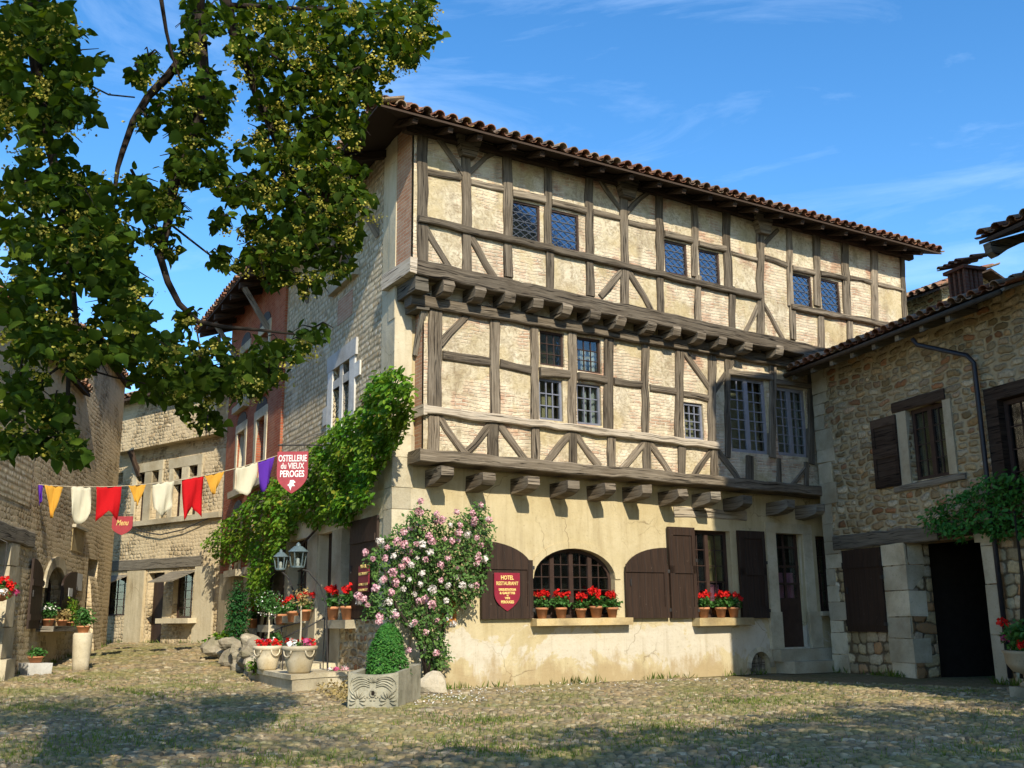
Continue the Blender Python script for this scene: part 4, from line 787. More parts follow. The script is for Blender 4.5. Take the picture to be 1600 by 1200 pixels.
# side ground floor joinery
s = MB()
s.box(FS, us(444, 850)[0], -.25, gA[3], gA[3]+.34, -.1, .03, None, .004)
for x0, x1 in ((520, 536), (481, 497), (446, 452)): a_, b_ = us(x0, 920)[0], us(x1, 920)[0]; s.box(FS, a_+.01, b_-.01, .1, gA[3], -.2, .045, None, .004)
s.build('stone_door_frame', M['limestone'], MAIN)
s = MB(); s.box(FS, us(513, 970)[0], us(559, 970)[0], gA[2]-.14, gA[2]+.0, -.1, .22, None, .008); s.build('sill', M['limestone'], MAIN); s = MB(); s.box(FS, gW2[0]-.2, gW2[1]+.1, gW2[2]-.14, gW2[2], -.1, .2, None, .008); s.build('sill', M['limestone'], MAIN)
window(MAIN, FS, gA, -.15, 'framebrown', 4, 5, 'glass', .06, .02, leaf=2); window(MAIN, FS, gW2, -.15, 'framebrown', 4, 5, 'glass', .06, .02, leaf=2)
d = MB(); d.box(FS, gdoor[0], gdoor[1], gdoor[2], gdoor[3], -.22, -.18); d.box(FS, gdoor[0]+.12, gdoor[1]-.12, .75, 1.9, -.18, -.165); DO = d.build('door', M['shutter'], MAIN); d = MB(); d.box(FS, gdoor[1]-.16, gdoor[1]-.13, 1.15, 1.3, -.18, -.14); d.build('handle', M['iron'], DO)
sA = (us(552, 880)[0], us(594, 880)[0], us(572, 966)[1], us(572, 811)[1]); shutter(MAIN, FS, [(sA[0], sA[2]), (sA[1], sA[2]), (sA[1], sA[3]), (sA[0], sA[3])], .03, battens=[(sA[0]+.05, sA[1]-.05, sA[2]+.2, sA[2]+.32), (sA[0]+.05, sA[1]-.05, sA[3]-.4, sA[3]-.28)])
sB = (us(425, 880)[0], us(449, 880)[0], us(437, 952)[1], us(437, 850)[1]); shutter(MAIN, FS, [(sB[0], sB[2]), (sB[1], sB[2]), (sB[1], sB[3]), (sB[0], sB[3])], .03, battens=[(sB[0]+.05, sB[1]-.05, sB[2]+.2, sB[2]+.32)])
# brick bay
bu0 = us(352, 800)[0]; bw = []
cols_ = [(us(372, 700)[0], us(389, 700)[0]), (us(401, 690)[0], us(421, 690)[0])]
zz = [(.9+1.2, 3.55), (4.3, 5.8), (6.5, 7.9)]
for a_, b_ in cols_:
    for z0, z1 in zz: bw.append((a_+.22, b_-.22, z0, z1))
m = MB(); wall(m, FS, bu0, sw_u0, 2.3, ZE+.45, .06, bw[0:0]+[w_ for w_ in bw if w_[2] > 2.3]+[(w_[0], w_[1], 2.31, w_[3]) for w_ in bw if w_[2] < 2.3], .3); m.fadd(FS, [(sw_u0, .06, 2.3), (sw_u0, 0, 2.3), (sw_u0, 0, ZE+.4), (sw_u0, .06, ZE+.4)], [(0, 1, 2, 3)]); m.build('brick_wall', M['brick'], MAIN)
m = MB(); wall(m, FS, bu0, sw_u0, .2, 2.3, .06, [gArch, gArch2], .3); m.build('side_ground_wall', M['plaster_b'], MAIN)
m = MB(); 
for r_ in [gArch, gArch2]+bw: back(m, FS, r_, -.24, .35, .02)
m.build('painted_dark_interior', M['dark_in'], MAIN)
for w_ in bw:
    r_ = (w_[0], w_[1], max(w_[2], 2.32), w_[3]); window(MAIN, FS, r_, -.12, 'framegrey', 2, 4, 'glass', .04, .014); s = MB(); s.box(FS, r_[0]-.2, r_[0], r_[2], r_[3], -.1, .085, None, .004); s.box(FS, r_[1], r_[1]+.2, r_[2], r_[3], -.1, .085, None, .004); s.box(FS, r_[0]-.2, r_[1]+.2, r_[3], r_[3]+.22, -.1, .09, None, .004)
    s.box(FS, r_[0]-.28, r_[1]+.28, r_[2]-.16, r_[2], -.1, .2, None, .004); s.build('window_surround', M['limestone'], MAIN)
    uc = (r_[0]+r_[1])/2; hw = (r_[1]-r_[0])/2+.12; s = MB(); s.prism(FS, [(uc+hw*math.cos(math.pi*k/8), r_[3]+.24+.26*math.sin(math.pi*k/8)) for k in range(9)], .0, .075); s.build('relieving_arch', M['shutter'], MAIN)
m = MB(); m.fadd(FS, [(bu0, .06, .2), (bu0, -6, .2), (bu0, -6, ZE+.4), (bu0, .06, ZE+.4)], [(3, 2, 1, 0)]); m.build('rear_wall', M['brick'], MAIN)
# struts under the side eave
for u in (-.9, -2.6, -5.2, -8.2, -11.5):
    mb = MB(); f2 = Fr(FS.w(u, 0, 0).xy, -FS.n); mb.bar(f2, (.02, ZE-1.25), (-.72, ZE-.12), .11, -.06, .06, .01, .014, .3); mb.build('eave_strut', M['timber_grey'], MAIN)
for i in range(14):
    u = -.6-i*.95; mb = MB(); f2 = Fr(FS.w(u, 0, 0).xy, -FS.n); z_ = ZT-.05; P = [(SO_, o_, z_+dz+slope*(SO+SO_)) for SO_ in (-SO+.02, .4) for o_ in (-.06, .06) for dz in (-.15, -.01)]
    mb.fadd(f2, P, [(0, 1, 3, 2), (4, 6, 7, 5), (0, 4, 5, 1), (2, 3, 7, 6), (0, 2, 6, 4), (1, 5, 7, 3)]); mb.build('rafter', M['timber_dark'], MAIN)
# ---- ground floor of the main front
window(MAIN, FF, arc_w, -.12, 'framebrown', 8, 5, 'glass', .06, .014, leaf=4, arch=.52)
window(MAIN, FF, rw, -.12, 'framebrown', 4, 5, 'glass', .06, .014, leaf=2, curtain=[(.06, .35, .16, .38, 'curtain_p'), (.58, .85, .16, .38, 'curtain_p'), (.55, .95, .42, .95, 'curtain_y')])
window(MAIN, FF, w5, -.12, 'framebrown', 2, 4, 'glass', .06, .014, curtain=[(.1, .9, .0, .5, 'curtain_p')])
d = MB(); zc = dr[2]+.95
d.box(FF, dr[0], dr[1], dr[2], zc, -.2, -.15); 
for a_, b_ in ((0, .09), (.47, .53), (.91, 1)): d.box(FF, dr[0]+(dr[1]-dr[0])*a_, dr[0]+(dr[1]-dr[0])*b_, zc, dr[3], -.2, -.15)
for z in (zc+.28, zc+.62, zc+1.0): d.box(FF, dr[0], dr[1], z-.02, z+.02, -.195, -.145)
DO = d.build('door', M['framebrown'], MAIN); d = MB(); d.box(FF, dr[0]+.02, dr[1]-.02, zc, dr[3]-.02, -.18, -.175); d.build('pane', M['glass'], DO)
cu = MB(); n = 24; P = []
for k in range(n+1): u = dr[0]+.08+(dr[1]-dr[0]-.16)*k/n; P += [(u, -.24+.012*math.sin(k*2.1), zc), (u, -.24+.012*math.sin(k*2.1), zc+.5)]
cu.fadd(FF, P, [(2*k, 2*k+2, 2*k+3, 2*k+1) for k in range(n)]); cu.build('curtain', M['curtain_p'], DO); d = MB(); d.box(FF, dr[0]+.07, dr[0]+.1, dr[2]+.9, dr[2]+1.04, -.15, -.10); d.build('handle', M['iron'], DO)
s = MB(); s.box(FF, dr[0]-.26, dr[0], .45, dr[3], -.1, .03, None, .004); s.box(FF, dr[1], dr[1]+.26, .45, dr[3], -.1, .03, None, .004); s.box(FF, dr[0]-.26, dr[1]+.26, dr[3], dr[3]+.2, -.1, .035, None, .004); s.box(FF, dr[0]-.32, dr[0]+.0, .45, 1.15, -.05, .07); s.box(FF, dr[1]-.0, dr[1]+.32, .45, 1.15, -.05, .07); s.build('door_surround', M['limestone'], MAIN)
s = MB(); s.box(FF, dr[0]-.2, dr[1]+.9, .0, .22, 0, .5, None, .01); s.box(FF, dr[0]-.28, dr[1]+.8, .22, .45, 0, .24, None, .01); s.build('doorstep', M['limestone'], MAIN)
s = MB(); a_ = FF.rect(828, 966, 979, 977); s.box(FF, a_[0], a_[1], a_[2], a_[3], -.1, .2, None, .012); s.build('sill', M['sillstone'], MAIN)
s = MB(); b_ = FF.rect(1081, 965, 1167, 977); s.box(FF, b_[0], b_[1], b_[2], b_[3], -.1, .2, None, .012); s.build('sill', M['sillstone'], MAIN)
s = MB(); c_ = FF.rect(1277, 955, 1300, 962); s.box(FF, c_[0], c_[1]+.3, c_[2], c_[3], -.1, .14); s.build('sill', M['limestone'], MAIN)
# raised plaster band round the arch
s = MB(); N = 16; uc = (aw[0]+aw[1])/2; hw = (aw[1]-aw[0])/2
for k in range(N):
    t0, t1 = math.pi*k/N, math.pi*(k+1)/N; s.prism(FF, [(uc-(hw+e)*math.cos(t), aw[3]-.52+(.52+e)*math.sin(t)) for t, e in ((t0, 0), (t1, 0), (t1, .12), (t0, .12))], -.02, .022)
s.build('arch_surround', M['plaster'], MAIN)
s = MB(); s.bar(FF, uz(1052, 800), uz(1166, 806), .19, -.05, .02, .012, .02, .3); s.build('lintel', M['timber_pale'], MAIN)
# shutters
a_ = FF.rect(751, 846, 831, 967, .05); P = arc_poly(a_[0], a_[1], a_[2], uz(831, 890, .05)[1], a_[3], -1); zt_ = uz(790, 884, .05)[1]
bt = [(a_[0], a_[1], zt_-.06, zt_+.10), (a_[0], a_[1], a_[2]+.0, a_[2]+.20), (a_[0], a_[0]+.13, a_[2]+.2, zt_-.06), (a_[1]-.11, a_[1], a_[2]+.2, zt_-.06)]
shutter(MAIN, FF, P, .03, battens=bt)
a_ = FF.rect(977, 855, 1043, 966, .05); P = arc_poly(a_[0], a_[1], a_[2], uz(977, 893, .05)[1], a_[3], 1); zt_ = uz(1010, 889, .05)[1]
shutter(MAIN, FF, P, .03, battens=[(a_[0], a_[1], zt_-.06, zt_+.08), (a_[0], a_[1], a_[2], a_[2]+.2), (a_[1]-.1, a_[1], a_[2]+.2, zt_-.06)])
for x0, x1, y0 in ((1045, 1086, 824), (1155, 1196, 830)):
    a_ = FF.rect(x0, y0, x1, 966, .05); shutter(MAIN, FF, [(a_[0], a_[2]), (a_[1], a_[2]), (a_[1], a_[3]), (a_[0], a_[3])], .035, battens=[(a_[0], a_[1], a_[2], a_[2]+.2), (a_[0], a_[1], (a_[2]+a_[3])/2-.02, (a_[2]+a_[3])/2+.12), (a_[0], a_[1], a_[3]-.15, a_[3]), (a_[0], a_[0]+.1, a_[2]+.2, a_[3]-.15), (a_[1]-.08, a_[1], a_[2]+.2, a_[3]-.15)])
# cellar vent
s = MB(); uc = (cv[0]+cv[1])/2; hw = (cv[1]-cv[0])/2
for k in range(10):
    t0, t1 = math.pi*k/10, math.pi*(k+1)/10; s.prism(FF, [(uc-(hw+e)*math.cos(t), cv[3]-.3+(.3+e)*math.sin(t)) for t, e in ((t0, 0), (t1, 0), (t1, .09), (t0, .09))], -.02, .03)
s.build('vent_surround', M['limestone'], MAIN); s = MB()
for k in range(6): s.box(FF, cv[0]+.06+k*(2*hw-.12)/5-.035, cv[0]+.06+k*(2*hw-.12)/5+.035, 0, cv[3]-.03-abs(k-2.5)*.05, -.16, -.13)
s.build('vent_boards', M['timber_grey'], MAIN)
# ================================================================= right stone house
RH = thing('stone_house', 'shaded rubble stone house with tiled eaves and a dark open doorway on the right', 'building', (FR.c.x, FR.c.y, 0))
ur = FR.uz
rwin = FR.rect(1420, 632, 1481, 748); rdoor = (ur(1424, 950)[0], ur(1546, 950)[0], -.03, 2.30); rw2 = (ur(1553, 700)[0]-.05, ur(1600, 700)[0]+.9, ur(1585, 780)[1], ur(1585, 610)[1])
RE = 5.95; RU = 5.75; rsh = FR.rect(1324, 857, 1384, 987)
m = MB(); wall(m, FR, 0, RU, 2.55, RE+.2, 0, [rwin, rw2 if rw2[1] < RU else (rw2[0], RU-.05, rw2[2], rw2[3])], .3); m.build('rubble_wall', M['rubble'], RH)
rw2 = (rw2[0], min(rw2[1], RU-.05), rw2[2], rw2[3])
m = MB(); wall(m, FR, 0, RU, -.1, 2.55, 0, [rdoor], .5); m.build('block_wall', M['rubble_pale'], RH)
m = MB(); m.fadd(FR, [(0, 0, -.1), (0, -5, -.1), (0, -5, RE+.2), (0, 0, RE+.2)], [(3, 2, 1, 0)]); m.fadd(FR, [(RU, 0, -.1), (RU, -5, -.1), (RU, -5, RE+.2), (RU, 0, RE+.2)], [(0, 1, 2, 3)]); m.fadd(FR, [(0, -5, -.1), (RU, -5, -.1), (RU, -5, RE), (0, -5, RE)], [(3, 2, 1, 0)]); m.build('end_wall', M['rubble'], RH)
m = MB(); back(m, FR, rwin, -.28, .4); back(m, FR, rw2, -.28, .4, .0); back(m, FR, rdoor, -.48, 3., .1); m.build('painted_dark_interior', M['dark_in'], RH)
s = MB(); rr_ = random.Random(5); z = 0
while z < RE-.1:
    h = rr_.uniform(.22, .42); la = rr_.uniform(.25, .55); s.box(FR, -.01, la, z, min(z+h-.012, RE), -.4, .02, rr_.random(), .008); z += h
s.build('corner_quoins', M['limestone'], RH)
s = MB(); z = 0
a_, b_ = ur(1386, 950)[0], rdoor[0]
while z < 2.32:
    h = rr_.uniform(.24, .46); s.box(FR, a_+rr_.uniform(0, .06), b_+rr_.uniform(-.01, .01), z, min(z+h-.014, 2.33), -.35, .035, rr_.random(), .01); z += h
s.build('door_pillar', M['limestone'], RH); s = MB(); z = 0
while z < 2.2:
    h = rr_.uniform(.5, .8); s.box(FR, rdoor[1], rdoor[1]+.27, z, min(z+h-.012, 2.24), -.35, .035, rr_.random(), .008); z += h
s.box(FR, rdoor[1]-.12, rdoor[1]+.34, 2.2, 2.34, -.35, .05, None, .01); s.build('door_pillar', M['limestone'], RH)
s = MB(); s.bar(FR, ur(1304, 849), ur(1468, 832), .27, -.1, .05, .015, .025, .3); s.build('lintel', M['timber_grey'], RH)
s = MB(); s.bar(FR, (rdoor[0]+.6, 2.42), (RU, 2.44), .2, -.2, .03, .012, .02, .3); s.build('lintel', M['timber_dark'], RH)
shutter(RH, FR, [(rsh[0], rsh[2]), (rsh[1], rsh[2]), (rsh[1], rsh[3]), (rsh[0], rsh[3])], .03, battens=[(rsh[0], rsh[1], rsh[2]+.1, rsh[2]+.22), (rsh[0], rsh[1], rsh[3]-.35, rsh[3]-.23)])
# upper window
window(RH, FR, (rwin[0]+.02, rwin[1]-.02, rwin[2], rwin[3]), -.1, 'framebrown', 4, 4, 'glass', .07, .016, leaf=2, curtain=[(.04, .46, 0, .95, 'curtain_y'), (.54, .96, 0, .95, 'curtain_y')])
s = MB(); s.bar(FR, (rwin[0]-.35, rwin[3]+.11), (rwin[1]+.05, rwin[3]+.11), .2, -.1, .03, .01, .02, .3); s.build('lintel', M['timber_dark'], RH)
s = MB(); s.box(FR, rwin[0]-.26, rwin[0], rwin[2]-.05, rwin[3], -.2, .03, None, .008); s.build('window_jamb', M['limestone'], RH); s = MB(); s.box(FR, rwin[1], rwin[1]+.17, rwin[2], rwin[3], -.2, .03, None, .008); s.build('window_jamb', M['limestone'], RH)
s = MB(); s.bar(FR, (rwin[0]-.45, rwin[2]-.09), (rwin[1]+.35, rwin[2]-.07), .12, -.1, .05, .01, .02, .3); s.build('sill', M['timber_grey'], RH)
a_ = FR.rect(1368, 652, 1407, 762); sh = MB(); sh.box(FR, a_[0], a_[1], a_[2], a_[3], .02, .05)
for z0, z1 in ((a_[2], a_[2]+.16), ((a_[2]+a_[3])/2-.1, (a_[2]+a_[3])/2+.1), (a_[3]-.16, a_[3])): sh.box(FR, a_[0], a_[1], z0, z1, .05, .07)
for u in (a_[0], a_[1]-.08): sh.box(FR, u, u+.08, a_[2]+.16, a_[3]-.16, .05, .068)
sh.build('shutter', M['timber_dark'], RH)
window(RH, FR, (rw2[0]+.25, rw2[1], rw2[2], rw2[3]-.1), -.1, 'framebrown', 3, 4, 'glass', .07, .016); s = MB(); s.box(FR, rw2[0]-.02, rw2[0]+.24, rw2[2]-.1, rw2[3]+.1, -.2, .02); s.box(FR, rw2[0]-.02, rw2[1], rw2[3]-.08, rw2[3]+.14, -.2, .025); s.build('window_frame', M['timber_dark'], RH)
# downpipe and gutter
px_ = ur(1538, 650)[0]; P = [FR.w(px_-.9, .5, 5.72), FR.w(px_-.85, .45, 5.6), FR.w(px_-.1, .12, 5.25), FR.w(px_, .09, 5.1), FR.w(px_, .09, 3.2), FR.w(px_+.01, .09, .1)]; s = MB(); s.tube(P, .04, 10); dp = s.build('downpipe', M['downpipe'], RH, True)
# roof
RO_ = .62; zr = 5.92; sl = math.tan(math.radians(20)); A = FR.w(-.55, RO_, zr); B = FR.w(RU+.05, RO_, zr+.02); inn = Vector((-FR.n.x, -FR.n.y, 0)); D_ = 4.6
T1 = A+inn*D_+Vector((0, 0, sl*D_)); T2 = B+inn*D_+Vector((0, 0, sl*D_)); dn = Vector((0, 0, -.05)); m = MB(); m.add([A, B, T2, T1, A+dn, B+dn, T2+dn, T1+dn], [(0, 1, 2, 3), (7, 6, 5, 4), (4, 5, 1, 0), (5, 6, 2, 1), (7, 4, 0, 3), (6, 7, 3, 2)]); RR = m.build('roof', M['timber_grey'], RH)
tiles('roof_tiles', A+Vector((0, 0, .02)), B+Vector((0, 0, .02)), inn+Vector((0, 0, sl)), D_*1.06, RR, seed=8)
m = MB(); m.tube([FR.w(-.5, RO_+.03, zr-.06), FR.w(RU, RO_+.03, zr-.04)], .045, 8); m.build('gutter', M['zinc'], RH, True)
for i in range(9):
    u = -.4+i*.62; f2 = Fr(FR.w(u, 0, 0).xy, -FR.n); mb = MB(); mb.fadd(f2, [(q, o_, zr-.06+dz+sl*(RO_+q)) for q in (-RO_+.02, .1) for o_ in (-.05, .05) for dz in (-.13, 0)], [(0, 1, 3, 2), (4, 6, 7, 5), (0, 4, 5, 1), (2, 3, 7, 6), (0, 2, 6, 4), (1, 5, 7, 3)]); mb.build('rafter', M['timber_grey'], RH)
# chimney: little open brick lantern with a tiled cap
cc = None
for k in range(40):
    q = FR.w(2.0+k*.05, -1.9, 0)
    c2 = q; px2 = 800+FPX*q.x/q.y*.975
    if px2 > 1500: break
cb = FR.w(2.3, -1.6, 0); best = None
for i in range(60):
    for j in range(20):
        q = FR.w(.5+i*.07, -.9-j*.12, 0); z_ = zr+sl*(RO_+.9+j*.12); d_ = Vector((q.x, q.y, z_+.1))-Vector((0, 0, CZ)); dx = d_.dot(CR)/d_.dot(CF)*FPX+800; dy = 600-d_.dot(CU)/d_.dot(CF)*FPX
        e = abs(dx-1512)+abs(dy-470)
        if best is None or e < best[0]: best = (e, .5+i*.07, -.9-j*.12, z_)
_, cu_, co_, cz_ = best
m = MB(); w_ = .21; m.box(FR, cu_-w_, cu_+w_, cz_-.3, cz_+.12, co_-w_, co_+w_)
for k in range(4):
    for e in (-1, 1):
        u = cu_-w_+.03+k*(2*w_-.06)/3; m.box(FR, u-.025, u+.025, cz_+.12, cz_+.62, co_+e*(w_-.05)-.045, co_+e*(w_-.05)+.045); v_ = co_-w_+.05+k*(2*w_-.1)/3
        if k in (1, 2): m.box(FR, cu_+e*(w_-.05)-.045, cu_+e*(w_-.05)+.045, cz_+.12, cz_+.62, v_-.025, v_+.025)
m.box(FR, cu_-w_-.05, cu_+w_+.05, cz_+.62, cz_+.68, co_-w_-.05, co_+w_+.05); CH = m.build('chimney', M['brick_dark'], RR)
tiles('chimney_cap', FR.w(cu_-w_-.08, co_+w_+.1, cz_+.69), FR.w(cu_+w_+.08, co_+w_+.1, cz_+.69), inn+Vector((0, 0, .3)), .5, CH, pitch=.13, r=.05, seed=9)
# ---- taller neighbour on the right, mostly beyond the frame
def simple_house(name, label, fr, U0, U1, depth, zeave, mat, z0=-.1, over=.7, pitch=22, group=None, overL=.4, wins=(), ridge=True, seed=20, rows=True, cat='building'):
    h = thing(name, label, cat, tuple(fr.w(U0, 0, z0)), group); m = MB(); wall(m, fr, U0, U1, z0, zeave+.1, 0, wins, .25); m.build('wall', M[mat], h)
    m = MB(); m.fadd(fr, [(U0, 0, z0), (U0, -depth, z0), (U0, -depth, zeave), (U0, 0, zeave)], [(3, 2, 1, 0)]); m.fadd(fr, [(U1, 0, z0), (U1, -depth, z0), (U1, -depth, zeave), (U1, 0, zeave)], [(0, 1, 2, 3)]); m.fadd(fr, [(U0, -depth, z0), (U1, -depth, z0), (U1, -depth, zeave), (U0, -depth, zeave)], [(3, 2, 1, 0)])
    k = math.tan(math.radians(pitch)); rh = zeave+k*(depth/2)
    m.fadd(fr, [(U0, 0, zeave), (U0, -depth, zeave), (U0, -depth/2, rh)], [(2, 1, 0)]); m.fadd(fr, [(U1, 0, zeave), (U1, -depth, zeave), (U1, -depth/2, rh)], [(0, 1, 2)]); m.build('side_wall', M[mat], h)
    if wins:
        m = MB()
        for w_ in wins: back(m, fr, w_, -.24, .4, .02)
        m.build('painted_dark_interior', M['dark_in'], h)
        for w_ in wins: window(h, fr, w_, -.12, 'framebrown', 3, 4, 'glass', .05, .014)
    zo = zeave-k*over; t_ = .06; m = MB(); a, b = U0-overL, U1+overL
    m.fadd(fr, [(a, over, zo), (b, over, zo), (b, -depth/2, rh), (a, -depth/2, rh), (b, -depth-over, zo), (a, -depth-over, zo)]+[(a, over, zo-t_), (b, over, zo-t_), (b, -depth/2, rh-t_), (a, -depth/2, rh-t_), (b, -depth-over, zo-t_), (a, -depth-over, zo-t_)],
           [(0, 1, 2, 3), (3, 2, 4, 5), (9, 8, 7, 6), (11, 10, 8, 9), (6, 7, 1, 0), (5, 4, 10, 11), (0, 3, 9, 6), (3, 5, 11, 9), (1, 7, 8, 2), (2, 8, 10, 4)]); r_ = m.build('roof', M['timber_dark'], h)
    inn_ = Vector((-fr.n.x, -fr.n.y, 0)); tiles('roof_tiles', fr.w(a, over, zo+.02), fr.w(b, over, zo+.02), inn_+Vector((0, 0, k)), (depth/2+over)/math.cos(math.radians(pitch)), r_, seed=seed, pitch=.25, row=.4)
    return h
# place its eave corner on the sight line of the photo
NU = 5.35; ne = None
for i in range(400):
    o_ = .95; q = FR.w(4.+i*.01, o_, 0); d_ = ray(1530, 380); t = q.y/d_.y
    if ne is None or abs(d_.x*t-q.x) < ne[0]: ne = (abs(d_.x*t-q.x), 4.+i*.01, CZ+d_.z*t)
NH = simple_house('tall_stone_house', 'tall stone house with tiled eave and carved rafter end at the right edge', FR, 5.80, 7.6, 5, ne[2]+.38, 'rubble', over=.95, overL=5.80-ne[1], pitch=20, seed=22)
f2 = Fr(FR.w(ne[1]+.12, 0, 0).xy, -FR.n); s = MB(); s.prism(f2, [(-.93, ne[2]-.04), (-.90, ne[2]-.20), (-.80, ne[2]-.26), (-.6, ne[2]-.13), (-.2, ne[2]+.06), (.1, ne[2]+.16), (.1, ne[2]+.30), (-.5, ne[2]+.1)], -.07, .07); s.build('rafter_end', M['timber_grey'], NH)
TC = (FF.c.x+FF.d.x*7.0-LH.x*9, FF.c.y+FF.d.y*7.0-LH.y*9); FT = Fr(TC, FR.d)  # unseen house, added so its shadow edge lands on the main front
simple_house('added_shade_house', 'tall narrow unseen house added beyond the right edge to shade the hotel front', FT, 0, 5, 5, 11.3, 'rubble', over=.3, overL=.1, seed=23)
# low house behind on the right
q = at(1414, 500, 27.); ql = at(1500, 500, 25.4); FQ = Fr(q.xy, (ql-q).xy); zq = at(1414, 472, 27.).z
simple_house('tiled_house', 'low tiled house roof seen between the hotel and the shaded stone house', FQ, -1, 1.3, 3, zq+.05, 'rubble', over=.5, seed=24)
# ================================================================= far house at the back left
FH = thing('far_stone_house', 'rubble stone house with mullioned windows and a long timber lintel behind the bunting', 'building', (FB.c.x, FB.c.y, .5))
ub = FB.uz; B0 = ub(150, 900)[0]; B1 = .6; gB = .45
fd = FB.rect(229, 895, 254, 1000); fw1 = FB.rect(163, 900, 197, 962); fw2 = FB.rect(270, 893, 301, 966)
ups = [FB.rect(x0, y0, x1, y1) for x0, x1, y0, y1 in ((215, 228, 739, 757), (239, 250, 736, 755), (273, 286, 731, 749), (297, 311, 724, 744))]
dns = [FB.rect(x0, y0, x1, y1) for x0, x1, y0, y1 in ((214, 226, 764, 815), (238, 249, 762, 814), (271, 285, 757, 811), (295, 309, 752, 809))]
zlint = ub(230, 884)[1]-.13; ZB = 7.75
m = MB(); wall(m, FB, B0, B1, zlint, ZB+.3, 0, ups+dns+[FB.rect(184, 739, 192, 756)], .22); m.build('rubble_wall', M['rubble_far'], FH)
m = MB(); wall(m, FB, B0, B1, .2, zlint, 0, [(fd[0], fd[1], .5, min(fd[3], zlint-.02)), (fw1[0], fw1[1], fw1[2], min(fw1[3], zlint-.05)), (fw2[0], fw2[1], fw2[2], min(fw2[3], zlint-.05))], .25); m.build('lower_wall', M['rubble_far'], FH)
s = MB(); s.bar(FB, (B0, ub(163, 886)[1]), (ub(318, 876)[0], ub(318, 876)[1]), .30, -.1, .06, .015, .02, .4); s.build('lintel', M['timber_grey'], FH)
m = MB(); 
for r_ in ups+dns: back(m, FB, r_, -.2, .3, .01)
for r_ in (fd, fw1, fw2): back(m, FB, r_, -.24, .4, .02)
m.build('painted_dark_interior', M['dark_in'], FH)
for r_ in ups+dns: window(FH, FB, r_, -.14, 'framebrown', 2, 4, 'glass', .03, .012, curtain=[(.1, .9, 0, .8, 'curtain_y')] if r_ in dns else None)
for r_ in (fw1, fw2): window(FH, FB, r_, -.16, 'framebrown', 3, 5, 'glass', .05, .014)
s = MB()
for g in (0, 2):
    a_, b_ = ups[g], ups[g+1]; c_ = dns[g]; s.box(FB, a_[0]-.2, a_[0], c_[2], a_[3]+.05, -.15, .05, None, .004); s.box(FB, b_[1], b_[1]+.18, c_[2], a_[3]+.05, -.15, .05, None, .004); s.box(FB, a_[1], b_[0], c_[2], a_[3], -.15, .045); s.box(FB, a_[0]-.25, b_[1]+.2, a_[3], a_[3]+.28, -.15, .055, None, .004); s.box(FB, a_[0], a_[1], c_[3], a_[2], -.15, .03); s.box(FB, b_[0], b_[1], c_[3], a_[2], -.15, .03)
s.build('stone_mullions', M['limestone'], FH); s = MB(); z_ = dns[0][2]; s.box(FB, B0+.1, -.2, z_-.14, z_, -.1, .14, None, .006); s.build('string_course', M['limestone'], FH)
d = MB(); d.box(FB, fd[0]+.04, fd[1]-.04, .55, fd[3]-.02, -.22, -.17); DO = d.build('door', M['shutter'], FH); s = MB(); s.box(FB, fd[1]-.14, fd[1]-.1, 1.4, 1.52, -.17, -.13); s.build('handle', M['iron'], DO)
s = MB(); s.box(FB, fw2[0]-.25, fw2[1]+.35, fw2[2]-.13, fw2[2], -.1, .35, None, .006); s.build('sill', M['limestone'], FH)
for r_ in (fw1, fw2):
    s = MB(); P = [(r_[0]-.1, .02, r_[3]+.02), (r_[1]+.12, .02, r_[3]+.02), (r_[1]+.12, .75, r_[3]-.28), (r_[0]-.1, .75, r_[3]-.28)]; s.fadd(FB, P+[(a, b, c-.03) for a, b, c in P], [(3, 2, 1, 0), (4, 5, 6, 7), (0, 1, 5, 4), (1, 2, 6, 5), (2, 3, 7, 6), (3, 0, 4, 7)]); s.build('awning_board', M['timber_grey'], FH)
s = MB(); a_ = ub(200, 930)[0]; s.box(FB, a_, fd[0]-.12, .3, zlint, -.05, .07, None, .01); s.build('pilaster', M['plaster_b'], FH); s = MB(); s.box(FB, fw2[1]+.15, fw2[1]+1.0, .3, zlint, -.05, .07, None, .01); s.build('pilaster', M['plaster_c'], FH)
s = MB(); s.box(FB, -5.6, -.3, 6.15, 7.6, 0, .32); s.build('jetty_wall', M['rubble_far'], FH); s = MB()
for x in (185, 222): u = ub(x, 690)[0]; f2 = Fr(FB.w(u, 0, 0).xy, -FB.n); s = MB(); s.bar(f2, (0, 5.4), (-.36, 6.12), .13, -.07, .07); s.build('bracket', M['timber_dark'], FH)
k_ = math.tan(math.radians(22)); m = MB(); ov = .7; m.fadd(FB, [(B0-.5, ov, ZB-.1), (B1, ov, ZB-.1), (B1, -4, ZB-.1+k_*4.7), (B0-.5, -4, ZB-.1+k_*4.7)]+[(B0-.5, ov, ZB-.17), (B1, ov, ZB-.17), (B1, -4, ZB-.17+k_*4.7), (B0-.5, -4, ZB-.17+k_*4.7)], [(0, 1, 2, 3), (7, 6, 5, 4), (4, 5, 1, 0), (0, 3, 7, 4), (1, 5, 6, 2), (2, 6, 7, 3)]); r_ = m.build('roof', M['timber_dark'], FH)
tiles('roof_tiles', FB.w(B0-.5, ov, ZB-.08), FB.w(B1, ov, ZB-.08), Vector((-FB.n.x, -FB.n.y, k_)), 5, r_, seed=31, pitch=.26)
m = MB(); m.fadd(FB, [(B0, 0, .2), (B0, -8, .2), (B0, -8, ZB), (B0, 0, ZB)], [(3, 2, 1, 0)]); m.fadd(FB, [(B1, 0, .2), (B1, -8, .2), (B1, -8, ZB), (B1, 0, ZB)], [(0, 1, 2, 3)]); m.build('side_wall', M['rubble_far'], FH)
